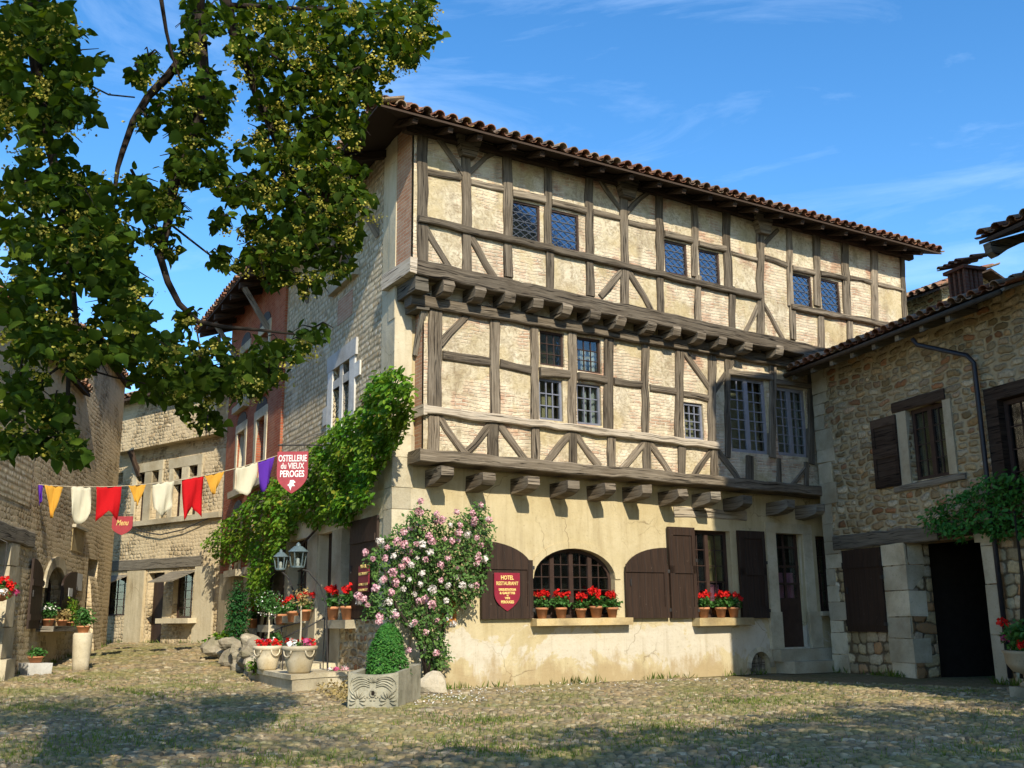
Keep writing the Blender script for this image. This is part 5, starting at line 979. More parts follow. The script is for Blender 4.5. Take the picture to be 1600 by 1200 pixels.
s = MB(); P = [FB.w(*p) for p in ((ub(210, 820)[0], .12, ub(210, 823)[1]), (ub(230, 836)[0], .1, ub(230, 832)[1]), (ub(255, 838)[0], .1, ub(255, 836)[1]), (ub(290, 830)[0], .1, ub(290, 828)[1]), (ub(335, 808)[0], .1, ub(335, 808)[1]))]; s.tube(P, .018, 5); s.build('cable', M['iron'], FH)
# ================================================================= left house
LHs = thing('left_stone_house', 'tall pitted stone house with arched window and shutters along the left edge', 'building', (FL.c.x, FL.c.y, .3))
ul = FL.uz
lg = (-11.5, ul(12, 900)[0]-.1, .1, ul(20, 838)[1]-.1); lw = FL.rect(69, 885, 98, 978); lw = (*lw, .45); ld = (ul(134, 930)[0], ul(147, 930)[0]+.2, .35, ul(140, 872)[1])
ZL = 7.6
ldr = (ld[0], ld[1], .3, ld[3])
ZN = 6.2; US = -6.6; m = MB(); wall(m, FL, -14, US, .0, ZN, 0, [lg, lw], .4); wall(m, FL, US, 0, 0, ZL, 0, [ldr], .4)
if lw[1] > US: m = MB(); US = max(US, lw[1]+.4); wall(m, FL, -14, US, .0, ZN, 0, [lg, lw], .4); wall(m, FL, US, 0, 0, ZL, 0, [ldr], .4)
m.build('rubble_wall', M['rubble_far'], LHs)
m = MB(); m.fadd(FL, [(US, 0, ZN-1), (US, -7, ZN-1), (US, -7, ZL+1), (US, 0, ZL)], [(3, 2, 1, 0)]); m.build('step_wall', M['rubble_far'], LHs)
m = MB(); a_ = ul(-5, 800)[0]; wall(m, FL, -14, ul(46, 780)[0], ul(20, 800)[1]+.2, 4.9, .012, [], .1); m.build('pebble_panel', M['pebble'], LHs)
m = MB(); 
for r_ in (lg, lw, ldr): back(m, FL, r_, -.38, .9, .02)
m.build('painted_dark_interior', M['dark_in'], LHs)
m = MB(); m.fadd(FL, [(0, 0, 0), (0, -7, 0), (0, -7, ZL), (0, 0, ZL)], [(0, 1, 2, 3)]); m.fadd(FL, [(-14, 0, 0), (-14, -7, 0), (-14, -7, ZL), (-14, 0, ZL)], [(3, 2, 1, 0)]); m.build('side_wall', M['rubble_far'], LHs)
s = MB(); s.bar(FL, (-12, lg[3]+.13), (ul(50, 838)[0], lg[3]+.13), .3, -.2, .06, .015, .025, .4); s.build('lintel', M['timber_grey'], LHs)
s = MB(); z = .1; k = 0
while z < lg[3]-.05:
    h = .42+.1*(k % 3); s.box(FL, lg[1]-.02, lg[1]+.55+.12*(k % 2), z, min(z+h-.012, lg[3]-.02), -.3, .05, None, .01); z += h; k += 1
s.box(FL, lg[1]-.08, lg[1]+.62, 0, .5, -.3, .14, None, .015); s.build('gate_pillar', M['limestone'], LHs)
window(LHs, FL, lw, -.25, 'framebrown', 4, 5, 'glass', .06, .02, leaf=2, arch=.45)
sL = FL.rect(50, 873, 67, 982, .1); sR = FL.rect(98, 891, 119, 976, .1)
for r_, sd in ((sL, -1), (sR, 1)):
    zt = r_[3]; P = arc_poly(r_[0], r_[1], r_[2], zt-.35, zt, sd); shutter(LHs, FL, P, .05, battens=[(r_[0], r_[1], r_[2]+.15, r_[2]+.27), (r_[0], r_[1], zt-.5, zt-.38)])
s = MB(); uc = (lw[0]+lw[1])/2; hw = (lw[1]-lw[0])/2
for k in range(12):
    t0, t1 = math.pi*k/12, math.pi*(k+1)/12; s.prism(FL, [(uc-(hw+e)*math.cos(t), lw[3]-.45+(.45+e)*math.sin(t)) for t, e in ((t0, 0), (t1, 0), (t1, .22), (t0, .22))], -.1, .05)
s.build('arch_surround', M['limestone'], LHs); s = MB(); s.box(FL, lw[0]-.45, lw[1]+.15, lw[2]-.1, lw[2], -.1, .32, None, .01); s.build('sill', M['timber_grey'], LHs)
s = MB(); n_ = FL.rect(112, 826, 130, 863); s.box(FL, *n_, -.05, .012); s.build('niche_panel', M['sillstone'], LHs); s = MB(); s.box(FL, n_[0]-.05, n_[1]+.12, n_[3]-.01, n_[3]+.06, 0, .08); s.build('niche_hood', M['limestone'], LHs)
s = MB(); s.box(FL, ld[0]+.05, ld[1]-.05, .35, ld[3]-.05, -.36, -.32); DO = s.build('door', M['shutter'], LHs)
s = MB(); n_ = FL.rect(121, 896, 130, 923, .05); s.box(FL, *n_, .01, .03); s.build('notice', M['paper'], LHs); s = MB(); n_ = FL.rect(106, 919, 112, 932, .1); s.box(FL, *n_, .11, .12); s.build('notice', M['paper'], LHs)
s = MB(); u0_, u1_ = ul(147, 930)[0], ul(165, 930)[0]; s.prism(Fr(FL.w(u0_+.1, 0, 0).xy, -FL.n), [(-.28, .2), (0, .2), (0, 2.2), (-.06, 2.0)], -1.0, 0); s.build('buttress', M['rubble_far'], LHs)
k_ = math.tan(math.radians(20))
for a_, b_, z_, sd in ((-14.5, US, ZN, 41), (US-.12, .1, ZL, 42)):
    m = MB(); m.fadd(FL, [(a_, .15, z_), (b_, .15, z_), (b_, -4, z_+k_*4.15), (a_, -4, z_+k_*4.15)]+[(a_, .15, z_-.08), (b_, .15, z_-.08), (b_, -4, z_-.08+k_*4.15), (a_, -4, z_-.08+k_*4.15)], [(0, 1, 2, 3), (7, 6, 5, 4), (4, 5, 1, 0), (0, 3, 7, 4), (1, 5, 6, 2), (2, 6, 7, 3)]); r_ = m.build('roof', M['timber_dark'], LHs)
    tiles('roof_tiles', FL.w(a_, .15, z_+.02), FL.w(b_, .15, z_+.02), Vector((-FL.n.x, -FL.n.y, k_)), 4.4, r_, seed=sd, pitch=.26)
# ================================================================= signs
def shield(u, z, w, h, flat=.0):
    P = [(u-w/2, z+h/2), (u-w/2, z-h*.04)]; N = 8
    for k in range(1, N+1): t = k/N; P.append((u-w/2*(1-t**2.1), z-h*.04-h*.46*t))
    for k in range(N-1, -1, -1): t = k/N; P.append((u+w/2*(1-t**2.1), z-h*.04-h*.46*t))
    P.append((u+w/2, z+h/2)); return P
# shield on the left shutter
r_ = FF.rect(772, 895, 812, 955, .1); uc, zc = (r_[0]+r_[1])/2, (r_[2]+r_[3])/2; w_, h_ = r_[1]-r_[0], r_[3]-r_[2]
sg = thing('shield_sign', 'maroon shield sign with gold lettering fixed on the arched brown shutter', 'sign', tuple(FF.w(uc, .09, zc)))
s = MB(); s.prism(FF, shield(uc, zc, w_, h_), .092, .11); s.build('board', M['signred'], sg)
for tx, dz, sz, sx in (('HOTEL', .36, .115, .8), ('RESTAURANT', .225, .10, .68), ('DEGUSTATION', .08, .062, .74), ('& GALETTES', .0, .062, .78), ('et', -.06, .045, 1), ('VIN', -.12, .06, .8), ('PEROUGES', -.21, .075, .62)):
    text_mesh('lettering', tx, FF, uc, zc+dz*h_/.9-.02, .112, sz*h_/.9*1.18, M['gold'], sg, bold=.002, fit=w_*{'HOTEL': .5, 'RESTAURANT': .86, 'DEGUSTATION': .66, '& GALETTES': .6, 'et': .07, 'VIN': .2, 'PEROUGES': .5}[tx])
# small shield board on the side shutter
r_ = FS.rect(560, 884, 579, 925, .1); uc, zc = (r_[0]+r_[1])/2, (r_[2]+r_[3])/2
sg = thing('wall_sign', 'small rectangular maroon sign on the dark shutter beside the climbing rose', 'sign', tuple(FS.w(uc, .09, zc)))
s = MB(); s.box(FS, r_[0]+.05, r_[1]-.05, r_[2], r_[3], .10, .12); s.build('board', M['signred'], sg)
for tx, dz, sz in (('HOTEL', .20, .075), ('RESTAURANT', .08, .062), ('GALETTES', -.09, .05), ('PEROUGES', -.18, .05)): text_mesh('lettering', tx, FS, uc, zc+dz, .123, sz, M['gold'], sg, bold=.002, fit=(r_[1]-r_[0])*(.45 if tx == 'HOTEL' else .75))
# hanging shield
D_ = 18.4; a_ = at(434, 706, D_); b_ = at(482, 771, D_); FH_ = Fr(a_.xy, (at(482, 706, D_)-a_).xy); w_ = (at(482, 706, D_)-a_).length; h_ = a_.z-b_.z; uc = w_/2; zc = (a_.z+b_.z)/2
sg = thing('hanging_shield_sign', 'large red shield sign with white lettering hanging in front of the creeper', 'sign', tuple(FH_.w(uc, 0, zc)))
s = MB(); s.prism(FH_, shield(uc, zc, w_, h_), -.015, .015); s.build('board', M['signpink'], sg)
for tx, dz, sz, ft in (('OSTELLERIE', .33, .17, .92), ('du VIEUX', .15, .155, .76), ('PEROGES', -.04, .17, .78)): text_mesh('lettering', tx, FH_, uc, zc+dz*h_, .018, sz*h_/.78*1.0, M['whitepaint'], sg, bold=.003, fit=w_*ft)
s = MB(); yy = zc-.30*h_
for pts in ([(-.03, .09), (.03, .09), (.07, .05), (.03, .03), (.06, -.02), (0, -.02), (-.02, -.1), (-.05, -.02), (-.08, 0), (-.04, .03)],): s.prism(FH_, [(uc+p[0]*1.0, yy+p[1]) for p in pts][::-1], .016, .022)
s.build('emblem', M['whitepaint'], sg)
wp = FS.w(FS.uz(470, 690)[0], 0, a_.z+.12); s = MB(); e0 = FH_.w(.0, 0, a_.z+.12); e1 = FH_.w(w_, 0, a_.z+.12)
wallp = None
u_w = (Vector((e1.x, e1.y))-FS.c).dot(FS.d); wp = FS.w(u_w, 0, a_.z+.14); s.tube([wp, e1, e0], .013, 6); s.tube([wp+Vector((0, 0, .35)), e0], .007, 5)
s.build('bracket', M['iron'], sg)
for u in (.08, w_-.08): s = MB(); s.tube([FH_.w(u, 0, a_.z-.01), FH_.w(u, 0, a_.z+.12)], .006, 5); s.build('hook', M['iron'], sg)
# small shield "Menu"
D_ = 22.5; a_ = at(176, 807, D_); b_ = at(208, 836, D_); FM = Fr(a_.xy, (at(208, 807, D_)-a_).xy); w_ = (at(208, 807, D_)-a_).length; h_ = a_.z-b_.z
sg = thing('menu_shield_sign', 'small maroon shield sign reading Menu hanging from a rod by the corner', 'sign', tuple(FM.w(w_/2, 0, b_.z)))
s = MB(); s.prism(FM, shield(w_/2, (a_.z+b_.z)/2, w_, h_), -.012, .012); s.build('board', M['signpink'], sg); text_mesh('lettering', 'Menu', FM, w_/2, (a_.z+b_.z)/2+.06, .014, .17, M['gold'], sg, fit=w_*.6, shear=.3, bold=.002)
u_w = (Vector((a_.x, a_.y))-FL.c).dot(FL.d); s = MB(); s.tube([FL.w(u_w, 0, a_.z+.03), FM.w(0, 0, a_.z+.03), FM.w(w_, 0, a_.z+.03)], .012, 6); s.build('bracket', M['iron'], sg)
# menu box
r_ = FF.rect(692, 934, 714, 975, .1); mb_ = thing('menu_box', 'orange wooden menu case with small roof on the wall behind the roses', 'menu case', tuple(FF.w(r_[0], 0, r_[2])))
s = MB(); s.box(FF, r_[0], r_[1], r_[2], r_[3], 0, .03); 
for a_, b_, c_, d_ in ((r_[0], r_[0]+.03, r_[2], r_[3]), (r_[1]-.03, r_[1], r_[2], r_[3]), (r_[0]+.03, r_[1]-.03, r_[2], r_[2]+.03), (r_[0]+.03, r_[1]-.03, r_[3]-.03, r_[3])): s.box(FF, a_, b_, c_, d_, .03, .08)
s.build('case', M['orangewood'], mb_); s = MB(); s.box(FF, r_[0]-.05, r_[1]+.05, r_[3], r_[3]+.025, 0, .14); s.build('roof', M['framebrown'], mb_); s = MB(); s.box(FF, r_[0]+.05, (r_[0]+r_[1])/2+.02, r_[2]+.05, r_[3]-.08, .032, .036); s.box(FF, (r_[0]+r_[1])/2+.04, r_[1]-.05, r_[2]+.08, r_[3]-.05, .032, .036); s.build('menu_sheet', M['paper'], mb_)
# ================================================================= bunting
pA = FL.w(FL.uz(55, 762)[0], .05, FL.uz(55, 757)[1]); pB = FS.w(FS.uz(441, 712)[0], .1, FS.uz(441, 712)[1])
def strp(t): p = pA.lerp(pB, t); return p+Vector((0, 0, -1.35*4*t*(1-t)*.20))
def proj(p):
    d_ = p-Vector((0, 0, CZ)); return 800+FPX*d_.dot(CR)/d_.dot(CF), 600-FPX*d_.dot(CU)/d_.dot(CF)
def t_for(px):
    lo, hi = 0, 1
    for _ in range(40):
        mid = (lo+hi)/2
        if proj(strp(mid))[0] < px: lo = mid
        else: hi = mid
    return lo
s = MB(); s.tube([strp(k/30) for k in range(31)], .009, 5); o = s.build('string', M['cord'], None, True); tag(o, 'thin cord sagging across the lane between the two houses', 'cord')
pn = [(57, 68, 'c_pur', 'rag', .42, 'narrow purple pennant at the left end of the cord'), (69, 99, 'c_yel', 'tri', .62, 'golden yellow triangular pennant next to the narrow purple one'), (111, 144, 'c_cream', 'round', .72, 'cream pennant with rounded tip between yellow and red'), (150, 190, 'c_red', 'swallow', .68, 'red swallowtail pennant left of the small yellow one, above the Menu shield'), (200, 228, 'c_yel', 'two', .42, 'small folded yellow pennant right of the left red one'), (239, 272, 'c_cream', 'point', .72, 'cream pennant with pointed tip in the middle of the cord'), (285, 319, 'c_red', 'swallow', .86, 'red swallowtail pennant in front of the mullioned windows'), (319, 350, 'c_yel', 'tri', .44, 'yellow triangular pennant beside the brick wall, right of the red one'), (368, 402, 'c_cream', 'point', .66, 'cream pennant in front of the brick wall'), (403, 428, 'c_pur', 'rag', .72, 'purple pennant beside the hanging shield sign')]
for i, (x0, x1, c_, sh, ln, lb) in enumerate(pn):
    t0, t1 = t_for(x0), t_for(x1); K = 8; R_ = 9; rr = random.Random(i); side = (strp(t1)-strp(t0)); W = side.length; nrm = Vector((side.y, -side.x, 0)).normalized(); m = MB(); P = []; ph = rr.uniform(0, 6)
    for j in range(R_+1):
        for k in range(K+1):
            x = k/K; y = j/R_
            if sh == 'tri': w_ = 1-y*.96; L_ = ln
            elif sh == 'rag': w_ = 1-y*.55; L_ = ln
            elif sh == 'two': w_ = 1-y*.9; L_ = ln*(1 if x > .4 else .8)
            else: w_ = 1-y*(.18 if sh == 'swallow' else .12); L_ = ln
            xx = .5+(x-.5)*w_; cut = {'round': 1-.30*(2*x-1)**2*1.0, 'point': 1-.28*abs(2*x-1), 'swallow': 1-.30*(1-abs(2*x-1)), 'tri': 1, 'rag': 1-.25*x, 'two': 1}[sh]
            p = strp(t0+(t1-t0)*xx)+Vector((0, 0, -y*L_*cut))+nrm*(.05*math.sin(ph+x*6+y*3)*(.3+y)+.02*math.sin(x*17+ph+y*2)+.06*y); P.append(p)
    F = [(j*(K+1)+k, (j+1)*(K+1)+k, (j+1)*(K+1)+k+1, j*(K+1)+k+1) for j in range(R_) for k in range(K)]; m.add(P, F, None, .5); o = m.build('pennant', M[c_], None, True); tag(o, lb, 'pennant', 'bunting pennants on the cord')
    md = o.modifiers.new('thickness', 'SOLIDIFY'); md.thickness = .004
# ================================================================= lanterns
def lantern(name, label, base, r, h, mat, tilt=0, group=None, cap=.5):
    t = thing(name, label, 'lantern', base, group); x, y, z = base; n = 6; pts = lambda rr, zz: [(x+rr*math.cos(2*math.pi*k/n+.3), y+rr*math.sin(2*math.pi*k/n+.3), z+zz) for k in range(n)]
    s = MB(); s.lathe((x, y, z), [(r*.45, 0), (r*.8, .02), (r*.8, .05), (r*.45, .05)], 12); A = pts(r*.74, .04); B = pts(r, h*.66)
    for a_, b_ in zip(A, B): s.tube([a_, b_], .011, 5)
    for k in range(n): s.tube([B[k], B[(k+1) % n]], .010, 5)
    s.build('frame', M[mat], t); s = MB(); s.lathe((x, y, z), [(r*1.22, h*.66), (r*1.15, h*.69), (r*.5, h*.88), (r*.28, h*.9), (r*.25, h*.97), (r*.05, h*1.04)], n*2 if cap else n); s.build('cap', M[mat], t)
    s = MB()
    for k in range(n): a0, a1, b0, b1 = [Vector(q) for q in (A[k], A[(k+1) % n], B[k], B[(k+1) % n])]; s.add([a0, a1, b1, b0], [(0, 1, 2, 3)])
    s.build('pane', M['glass_y'], t); s = MB(); s.lathe((x, y, z), [(.02, .05), (.03, .1), (.025, h*.4), (.008, h*.45)], 8); s.build('candle_lamp', M['curtain_w'], t); return t
D_ = 17.2; p = at(577, 655, D_); L1 = lantern('hanging_lantern', 'brown metal lantern hanging from a bracket before the creeper top', tuple(p), .13, .46, 'copper')
uw_ = (Vector((p.x, p.y))-FS.c).dot(FS.d); s = MB(); top = p+Vector((0, 0, .52)); s.tube([p+Vector((0, 0, .44)), top, top+Vector((0, 0, .05))], .008, 5); s.tube([FS.w(uw_-.1, 0, top.z+.12), top+Vector((0, 0, .06))], .012, 6); s.build('bracket', M['iron'], L1)
for (px_, py_, D_, nm, lb, r_, hh, pole) in ((438, 892, 18.6, 'post_lantern', 'smaller blue grey lantern, left one of the pair by the entrance', .115, .37, [(452, 905), (462, 935), (470, 970), (478, 1020)]), (465, 889, 17.6, 'post_lantern', 'larger blue grey lantern, right one of the pair by the entrance', .145, .43, [(482, 893), (500, 915), (510, 945), (514, 1010)])):
    p = at(px_, py_, D_); t = lantern(nm, lb, tuple(p), r_, hh, 'verdigris', group='lanterns on curved iron rods'); g = at(*pole[-1], D_); s = MB(); pts = [p+Vector((0, 0, .02))]+[at(a, b, D_) for a, b in pole]; pts[-1].z = gz(pts[-1].x, pts[-1].y)
    s.tube(pts, .016, 6); s.build('rod', M['iron'], t)
# ================================================================= pots and plants
def sph(c, r, n, rng=RNG, shell=.6): 
    v = rng.normal(size=(n, 3)); v /= np.linalg.norm(v, axis=1)[:, None]; rad = (shell+(1-shell)*rng.random(n))[:, None]; return np.array(c)+v*rad*np.array(r)
def flower_head(c, r, mat, parent, n=26, rng=RNG, name='flower_head'):
    P = sph(c, (r, r, r*.8), n, rng, .35); d = P-np.array(c); return leaves(name, P, r*.75, M[mat], parent, 'petal', .2, -.2, outward=d/r*1.6, rng=rng)
def copy_tree(o, label, loc, rot=0, sc=1.):
    c = o.copy(); COL.objects.link(c); c.location = loc; c.rotation_euler.z = rot; c.scale = (sc,)*3; c['label'] = label
    for ch in list(o.children):
        d = ch.copy(); COL.objects.link(d); d.parent = c
        for g in list(ch.children): e = g.copy(); COL.objects.link(e); e.parent = d
    return c
def geranium(label, loc, heads, group, mat='redpetal', pot='terracotta', r=.10, h=.18, spread=.17, fh=.055, seed=1):
    rr = random.Random(seed); rg = np.random.default_rng(seed); t = thing('potted_geranium', label, 'potted plant', loc, group); x, y, z = loc; s = MB(); s.lathe(loc, [(r*.68, 0), (r*.95, h*.8), (r*1.1, h*.8), (r*1.12, h), (r*.98, h), (r*.94, h*.9)], 16); pp = s.build('pot', M[pot], t, True); s = MB(); s.lathe((x, y, z+h*.86), [(r*.95, 0), (r*.6, .01), (.01, .015)], 12); s.build('soil', M['soil'], pp)
    P = sph((x, y, z+h+.09), (spread, spread, .12), 130, rg, .3); leaves('foliage', P, .055, M['geraleaf'], t, 'heart', .6, .1, rng=rg)
    for k in range(heads):
        a = rr.uniform(0, 6.28); q = spread*rr.uniform(.2, .95); flower_head((x+q*math.cos(a), y+q*math.sin(a), z+h+rr.uniform(.14, .27)), fh*rr.uniform(.8, 1.25), mat, t, 34, rg)
    return t
sillz = FF.rect(828, 966, 979, 977)[3]
G = [geranium('geranium', (0, 0, 0), 5, 'red geraniums on the arched window sill', seed=s_) for s_ in (1, 2)]
lbl5 = ['leftmost terracotta pot of red geranium on the arched window sill', 'second terracotta geranium pot from the left on the arched window sill', 'middle terracotta geranium pot of five on the arched window sill', 'fourth terracotta geranium pot from the left on the arched window sill', 'rightmost terracotta geranium pot on the arched window sill, by the shutter']
for k, x in enumerate((847, 877, 908, 932, 957)):
    u = FF.uz(x, 965, .09)[0]; loc = FF.w(u, .09, sillz); src = G[k % 2]
    if k < 2: src.location = loc; src['label'] = lbl5[k]; src.rotation_euler.z = k*1.1
    else: copy_tree(src, lbl5[k], loc, k*1.7, (1, 1, .9, 1.12, .98)[k])
s2z = FF.rect(1081, 965, 1167, 977)[3]
for k, (x, lb) in enumerate(((1100, 'left potted red geranium on the sill between the rectangular shutters'), (1127, 'middle potted red geranium on the sill between the rectangular shutters'), (1147, 'right potted red geranium on the sill between the rectangular shutters'))):
    u = FF.uz(x, 965, .09)[0]; c = copy_tree(G[(k+1) % 2], lb, FF.w(u, .09, s2z), 2+k*1.9, 1.04); c['group'] = 'red geraniums on the rectangular window sill'
    for ch in c.children: pass
zz_ = gA[2]
for k, (x, lb) in enumerate(((521, 'red geranium on the stone sill beside the side entrance, left of two'), (543, 'bright red geranium on the stone sill under the dark side shutter'))):
    u = FS.uz(x, 965, .1)[0]; c = copy_tree(G[k], lb, FS.w(u, .1, zz_), 1+k, 1.25); c['group'] = 'red geraniums along the side front'
for k, (x, y, lb) in enumerate(((438, 972, 'red geranium in front of the dark shutter behind the urns'), (457, 968, 'red geranium on the side window sill behind the white urn'), (476, 966, 'red geranium on the side window sill next to the entrance post'), (372, 985, 'red geranium in front of the small arched opening'), (395, 978, 'red geranium beside the dark green column shrub'))):
    u = FS.uz(x, y, .2)[0]; z_ = FS.uz(x, y, .2)[1]-.05; c = copy_tree(G[k % 2], lb, FS.w(u, .2, z_), 1+k*2, 1.15); c['group'] = 'red geraniums along the side front'
s = MB(); a_ = FS.uz(354, 985, .1); b_ = FS.uz(402, 975, .1); s.box(FS, a_[0], b_[0], a_[1]-.22, a_[1]-.1, 0, .4, None, .01); s.box(FS, FS.uz(428, 975)[0], FS.uz(447, 975)[0], FS.uz(438, 972, .2)[1]-.2, FS.uz(438, 972, .2)[1]-.055, -.05, .35); s.build('sill', M['limestone'], MAIN)
# two urns on the platform with standard trees
pl = ghit(470, 1068); pz = .0
g1 = ghit(430, 1058); g2 = ghit(500, 1078)
plat = thing('stone_platform', 'low stone step platform under the two cream urns', 'stone steps', (pl.x, pl.y, 0)); pdist = FS.uz(470, 1060, 0)
def fs_of(px, py):
    g = ghit(px, py); v = Vector((g.x, g.y))-FS.c; return v.dot(FS.d), v.dot(FS.n), g.z
A0 = fs_of(500, 1078); A1 = fs_of(397, 1053)
ptop = .24+A1[2]*.4
PP = [fs_of(388, 1054), fs_of(456, 1082), fs_of(512, 1076)]; PP = [(PP[0][0], 0)]+[(a, b) for a, b, c in PP]+[(PP[2][0], 0)]
def slab(s, poly, z0, z1, g=0):
    n = len(poly); cu = sum(p[0] for p in poly)/n; Q = [(cu+(u-cu)*(1+g), o*(1+g)) for u, o in poly]; P = [(u, o, z0) for u, o in Q]+[(u, o, z1) for u, o in Q]
    s.fadd(FS, P, [tuple(range(n))[::-1], tuple(range(n, 2*n))]+[(i, (i+1) % n, n+(i+1) % n, n+i) for i in range(n)])
s = MB(); slab(s, PP, -.05, ptop-.07); slab(s, PP, ptop-.07, ptop, .025); s.build('slab', M['limestone'], plat)
s = MB(); s.box(FS, gdoor[0]-.5, gdoor[1]+.5, .2, .36, 0, .9, None, .01); s.build('slab', M['limestone'], plat)
def urn(label, px_, D_, r, h, head, seed, tall, crown, group):
    p = gh(px_, D_, ptop); loc = (p.x, p.y, ptop+.002); t = thing('stone_urn', label, 'planter', loc, group); rg = np.random.default_rng(seed)
    s = MB(); s.lathe(loc, [(r*.62, 0), (r*.72, h*.08), (r*.9, h*.5), (r*.98, h*.82), (r*1.12, h*.86), (r*1.14, h*.98), (r*1.02, h), (r*.94, h*.93)], 28); s.build('bowl', M['urn'], t, True)
    for a in (-2.2, -.7, .8, 2.4):
        s = MB(); ax = Vector((math.cos(a), math.sin(a), 0)); tx = Vector((-ax.y, ax.x, 0)); s.tube([Vector(loc)+ax*(r*1.0+.012*math.sin(q*math.pi))+tx*(.085*math.cos(math.pi*q))+Vector((0, 0, h*.84-.10*math.sin(math.pi*q))) for q in [i/8 for i in range(9)]], .013, 6); s.build('swag_handle', M['urn'], t, True)
    s = MB(); s.lathe((p.x, p.y, loc[2]+h*.9), [(r*.95, 0), (.01, .02)], 16); s.build('soil', M['soil'], t)
    for k in range(5): a = k*1.256+seed; flower_head((p.x+r*.7*math.cos(a), p.y+r*.7*math.sin(a), loc[2]+h+.05), .075, ['redpetal', 'redpetal', 'white', 'pinkpetal', 'redpetal'][k], t, 36, rg)
    P = sph((p.x, p.y, loc[2]+h+.02), (r*.95, r*.95, .06), 120, rg, .2); leaves('underplanting', P, .05, M['geraleaf'], t, 'oval', .5, 0, rng=rg)
    tr = thing('standard_tree', label.replace('cream urn', 'tiny clipped tree on a bare stem in the cream urn') if 0 else ('small round headed tree on a bare stem in the left urn' if seed == 5 else 'sparse orange tipped little tree on a bare stem in the right urn'), 'small tree', (p.x, p.y, loc[2]+h*.9)); s = MB(); s.tube([(p.x, p.y, loc[2]+h*.9), (p.x+.01, p.y, loc[2]+h+tall*.5), (p.x, p.y, loc[2]+h+tall)], [.016, .014, .012], 7); s.build('trunk', M['urn'], tr)
    P = sph((p.x, p.y, loc[2]+h+tall+crown[1]*.6), (crown[0], crown[0], crown[1]), crown[2], rg, .25); leaves('crown', P, .045, M[crown[3]], tr, 'oval', .2, .2, rng=rg)
    if seed == 5: P = sph((p.x, p.y, loc[2]+h+tall+crown[1]*.6), (crown[0], crown[0], crown[1]), 60, rg, .85); leaves('blossom', P, .03, M['white'], tr, 'petal', .2, .2, rng=rg)
urn('left cream stoneware urn with red and magenta flowers, beside the rock pile', 417, 1047, .215, .40, 0, 5, .55, (.25, .25, 420, 'geraleaf'), 'cream urns on the stone platform')
urn('right cream stoneware urn with swag handles and red flowers, nearest the steps', 467, 1052, .25, .42, 0, 8, .62, (.17, .2, 170, 'dryplant'), 'cream urns on the stone platform')
def hrail(name, label, pts, D_):
    s = MB(); P = [at(x, y, D_) for x, y in pts]; s.tube(P, .012, 6); 
    for q in (P[0], P[len(P)//2], P[-1]): s.tube([q, Vector((q.x, q.y, gz(q.x, q.y)))], .010, 5)
    o = s.build(name, M['iron'], None, True); tag(o, label, 'handrail', 'iron handrails by the steps')
hrail('handrail', 'thin iron handrail in front of the door, lower right one', [(443, 997), (462, 987), (480, 980), (507, 965)], 17.9); hrail('handrail', 'thin iron handrail above the left urn, further from the door', [(415, 992), (440, 980), (470, 972)], 19.0)
# wire cage
p = ghit(532, 1062); f_ = Fr((p.x, p.y), FS.d); wc = thing('wire_cage', 'small green wire cage standing against the side wall plinth', 'wire cage', tuple(p)); s = MB(); r_ = .24
for k in range(22):
    a = 2*math.pi*k/22; q = Vector((p.x+r_*math.cos(a), p.y+.3+r_*math.sin(a), p.z)); s.tube([q, q+Vector((0, 0, .48))], .005, 4)
for z_ in (.02, .25, .47): s.tube([(p.x+r_*math.cos(k*math.pi/10), p.y+.3+r_*math.sin(k*math.pi/10), p.z+z_) for k in range(21)], .007, 4)
wm = m_simple('green_wire', (.06, .22, .17), .5, .3); s.build('mesh', wm, wc)
# rock pile, column shrub, low plants
rr_ = random.Random(3)
rk = [(352, 1020), (366, 1028), (380, 1030), (392, 1034), (404, 1036), (372, 1014), (386, 1016), (398, 1018), (360, 1006), (392, 1002), (340, 1012), (400, 1046), (384, 1042)]
for k, (x, y) in enumerate(rk):
    D_ = 22.6-(x-340)*.055; p = at(x, y, D_); r_ = rr_.uniform(.15, .24); g_ = gz(p.x, p.y); s = MB(); zc = max(g_+r_*.55, p.z); s.blob((p.x, p.y, zc), (r_*1.25, r_, r_*.85), k, .22, 8, 11); o = s.build('boulder', M['rock'], None, False)
    tag(o, 'weathered grey boulder in the rock pile edging the creeper bed', 'rock', 'boulders heaped at the foot of the creeper')
def bush(name, label, cat, c, r, n, size, mat, shape='oval', cone=False, stem=True, group=None, shell=.35):
    t = thing(name, label, cat, (c[0], c[1], c[2]-r[2]), group); rg = np.random.default_rng(int(abs(c[0]*100))+7)
    if cone:
        h = rg.random(n)**.85; a = rg.random(n)*6.283; R_ = (1-h)**.38*(.8+.2*rg.random(n))*np.where(rg.random(n) < .3, rg.random(n), 1)*(1+.08*np.sin(a*3+h*9)); P = np.stack([c[0]+r[0]*R_*np.cos(a), c[1]+r[1]*R_*np.sin(a), c[2]-r[2]+2*r[2]*h], -1); d = np.stack([np.cos(a), np.sin(a), .4+0*a], -1)*1.2
    else: P = sph(c, r, n, rg, shell); P += rg.normal(size=P.shape)*.03; d = (P-np.array(c))/np.array(r)
    leaves('foliage', P, size, M[mat], t, shape, .3, .1, outward=d, rng=rg)
    if stem: s = MB(); s.tube([(c[0], c[1], c[2]-r[2]), (c[0], c[1], c[2]+r[2]*.3)], [.035, .015], 6); s.build('trunk', M['bark'], t)
    return t
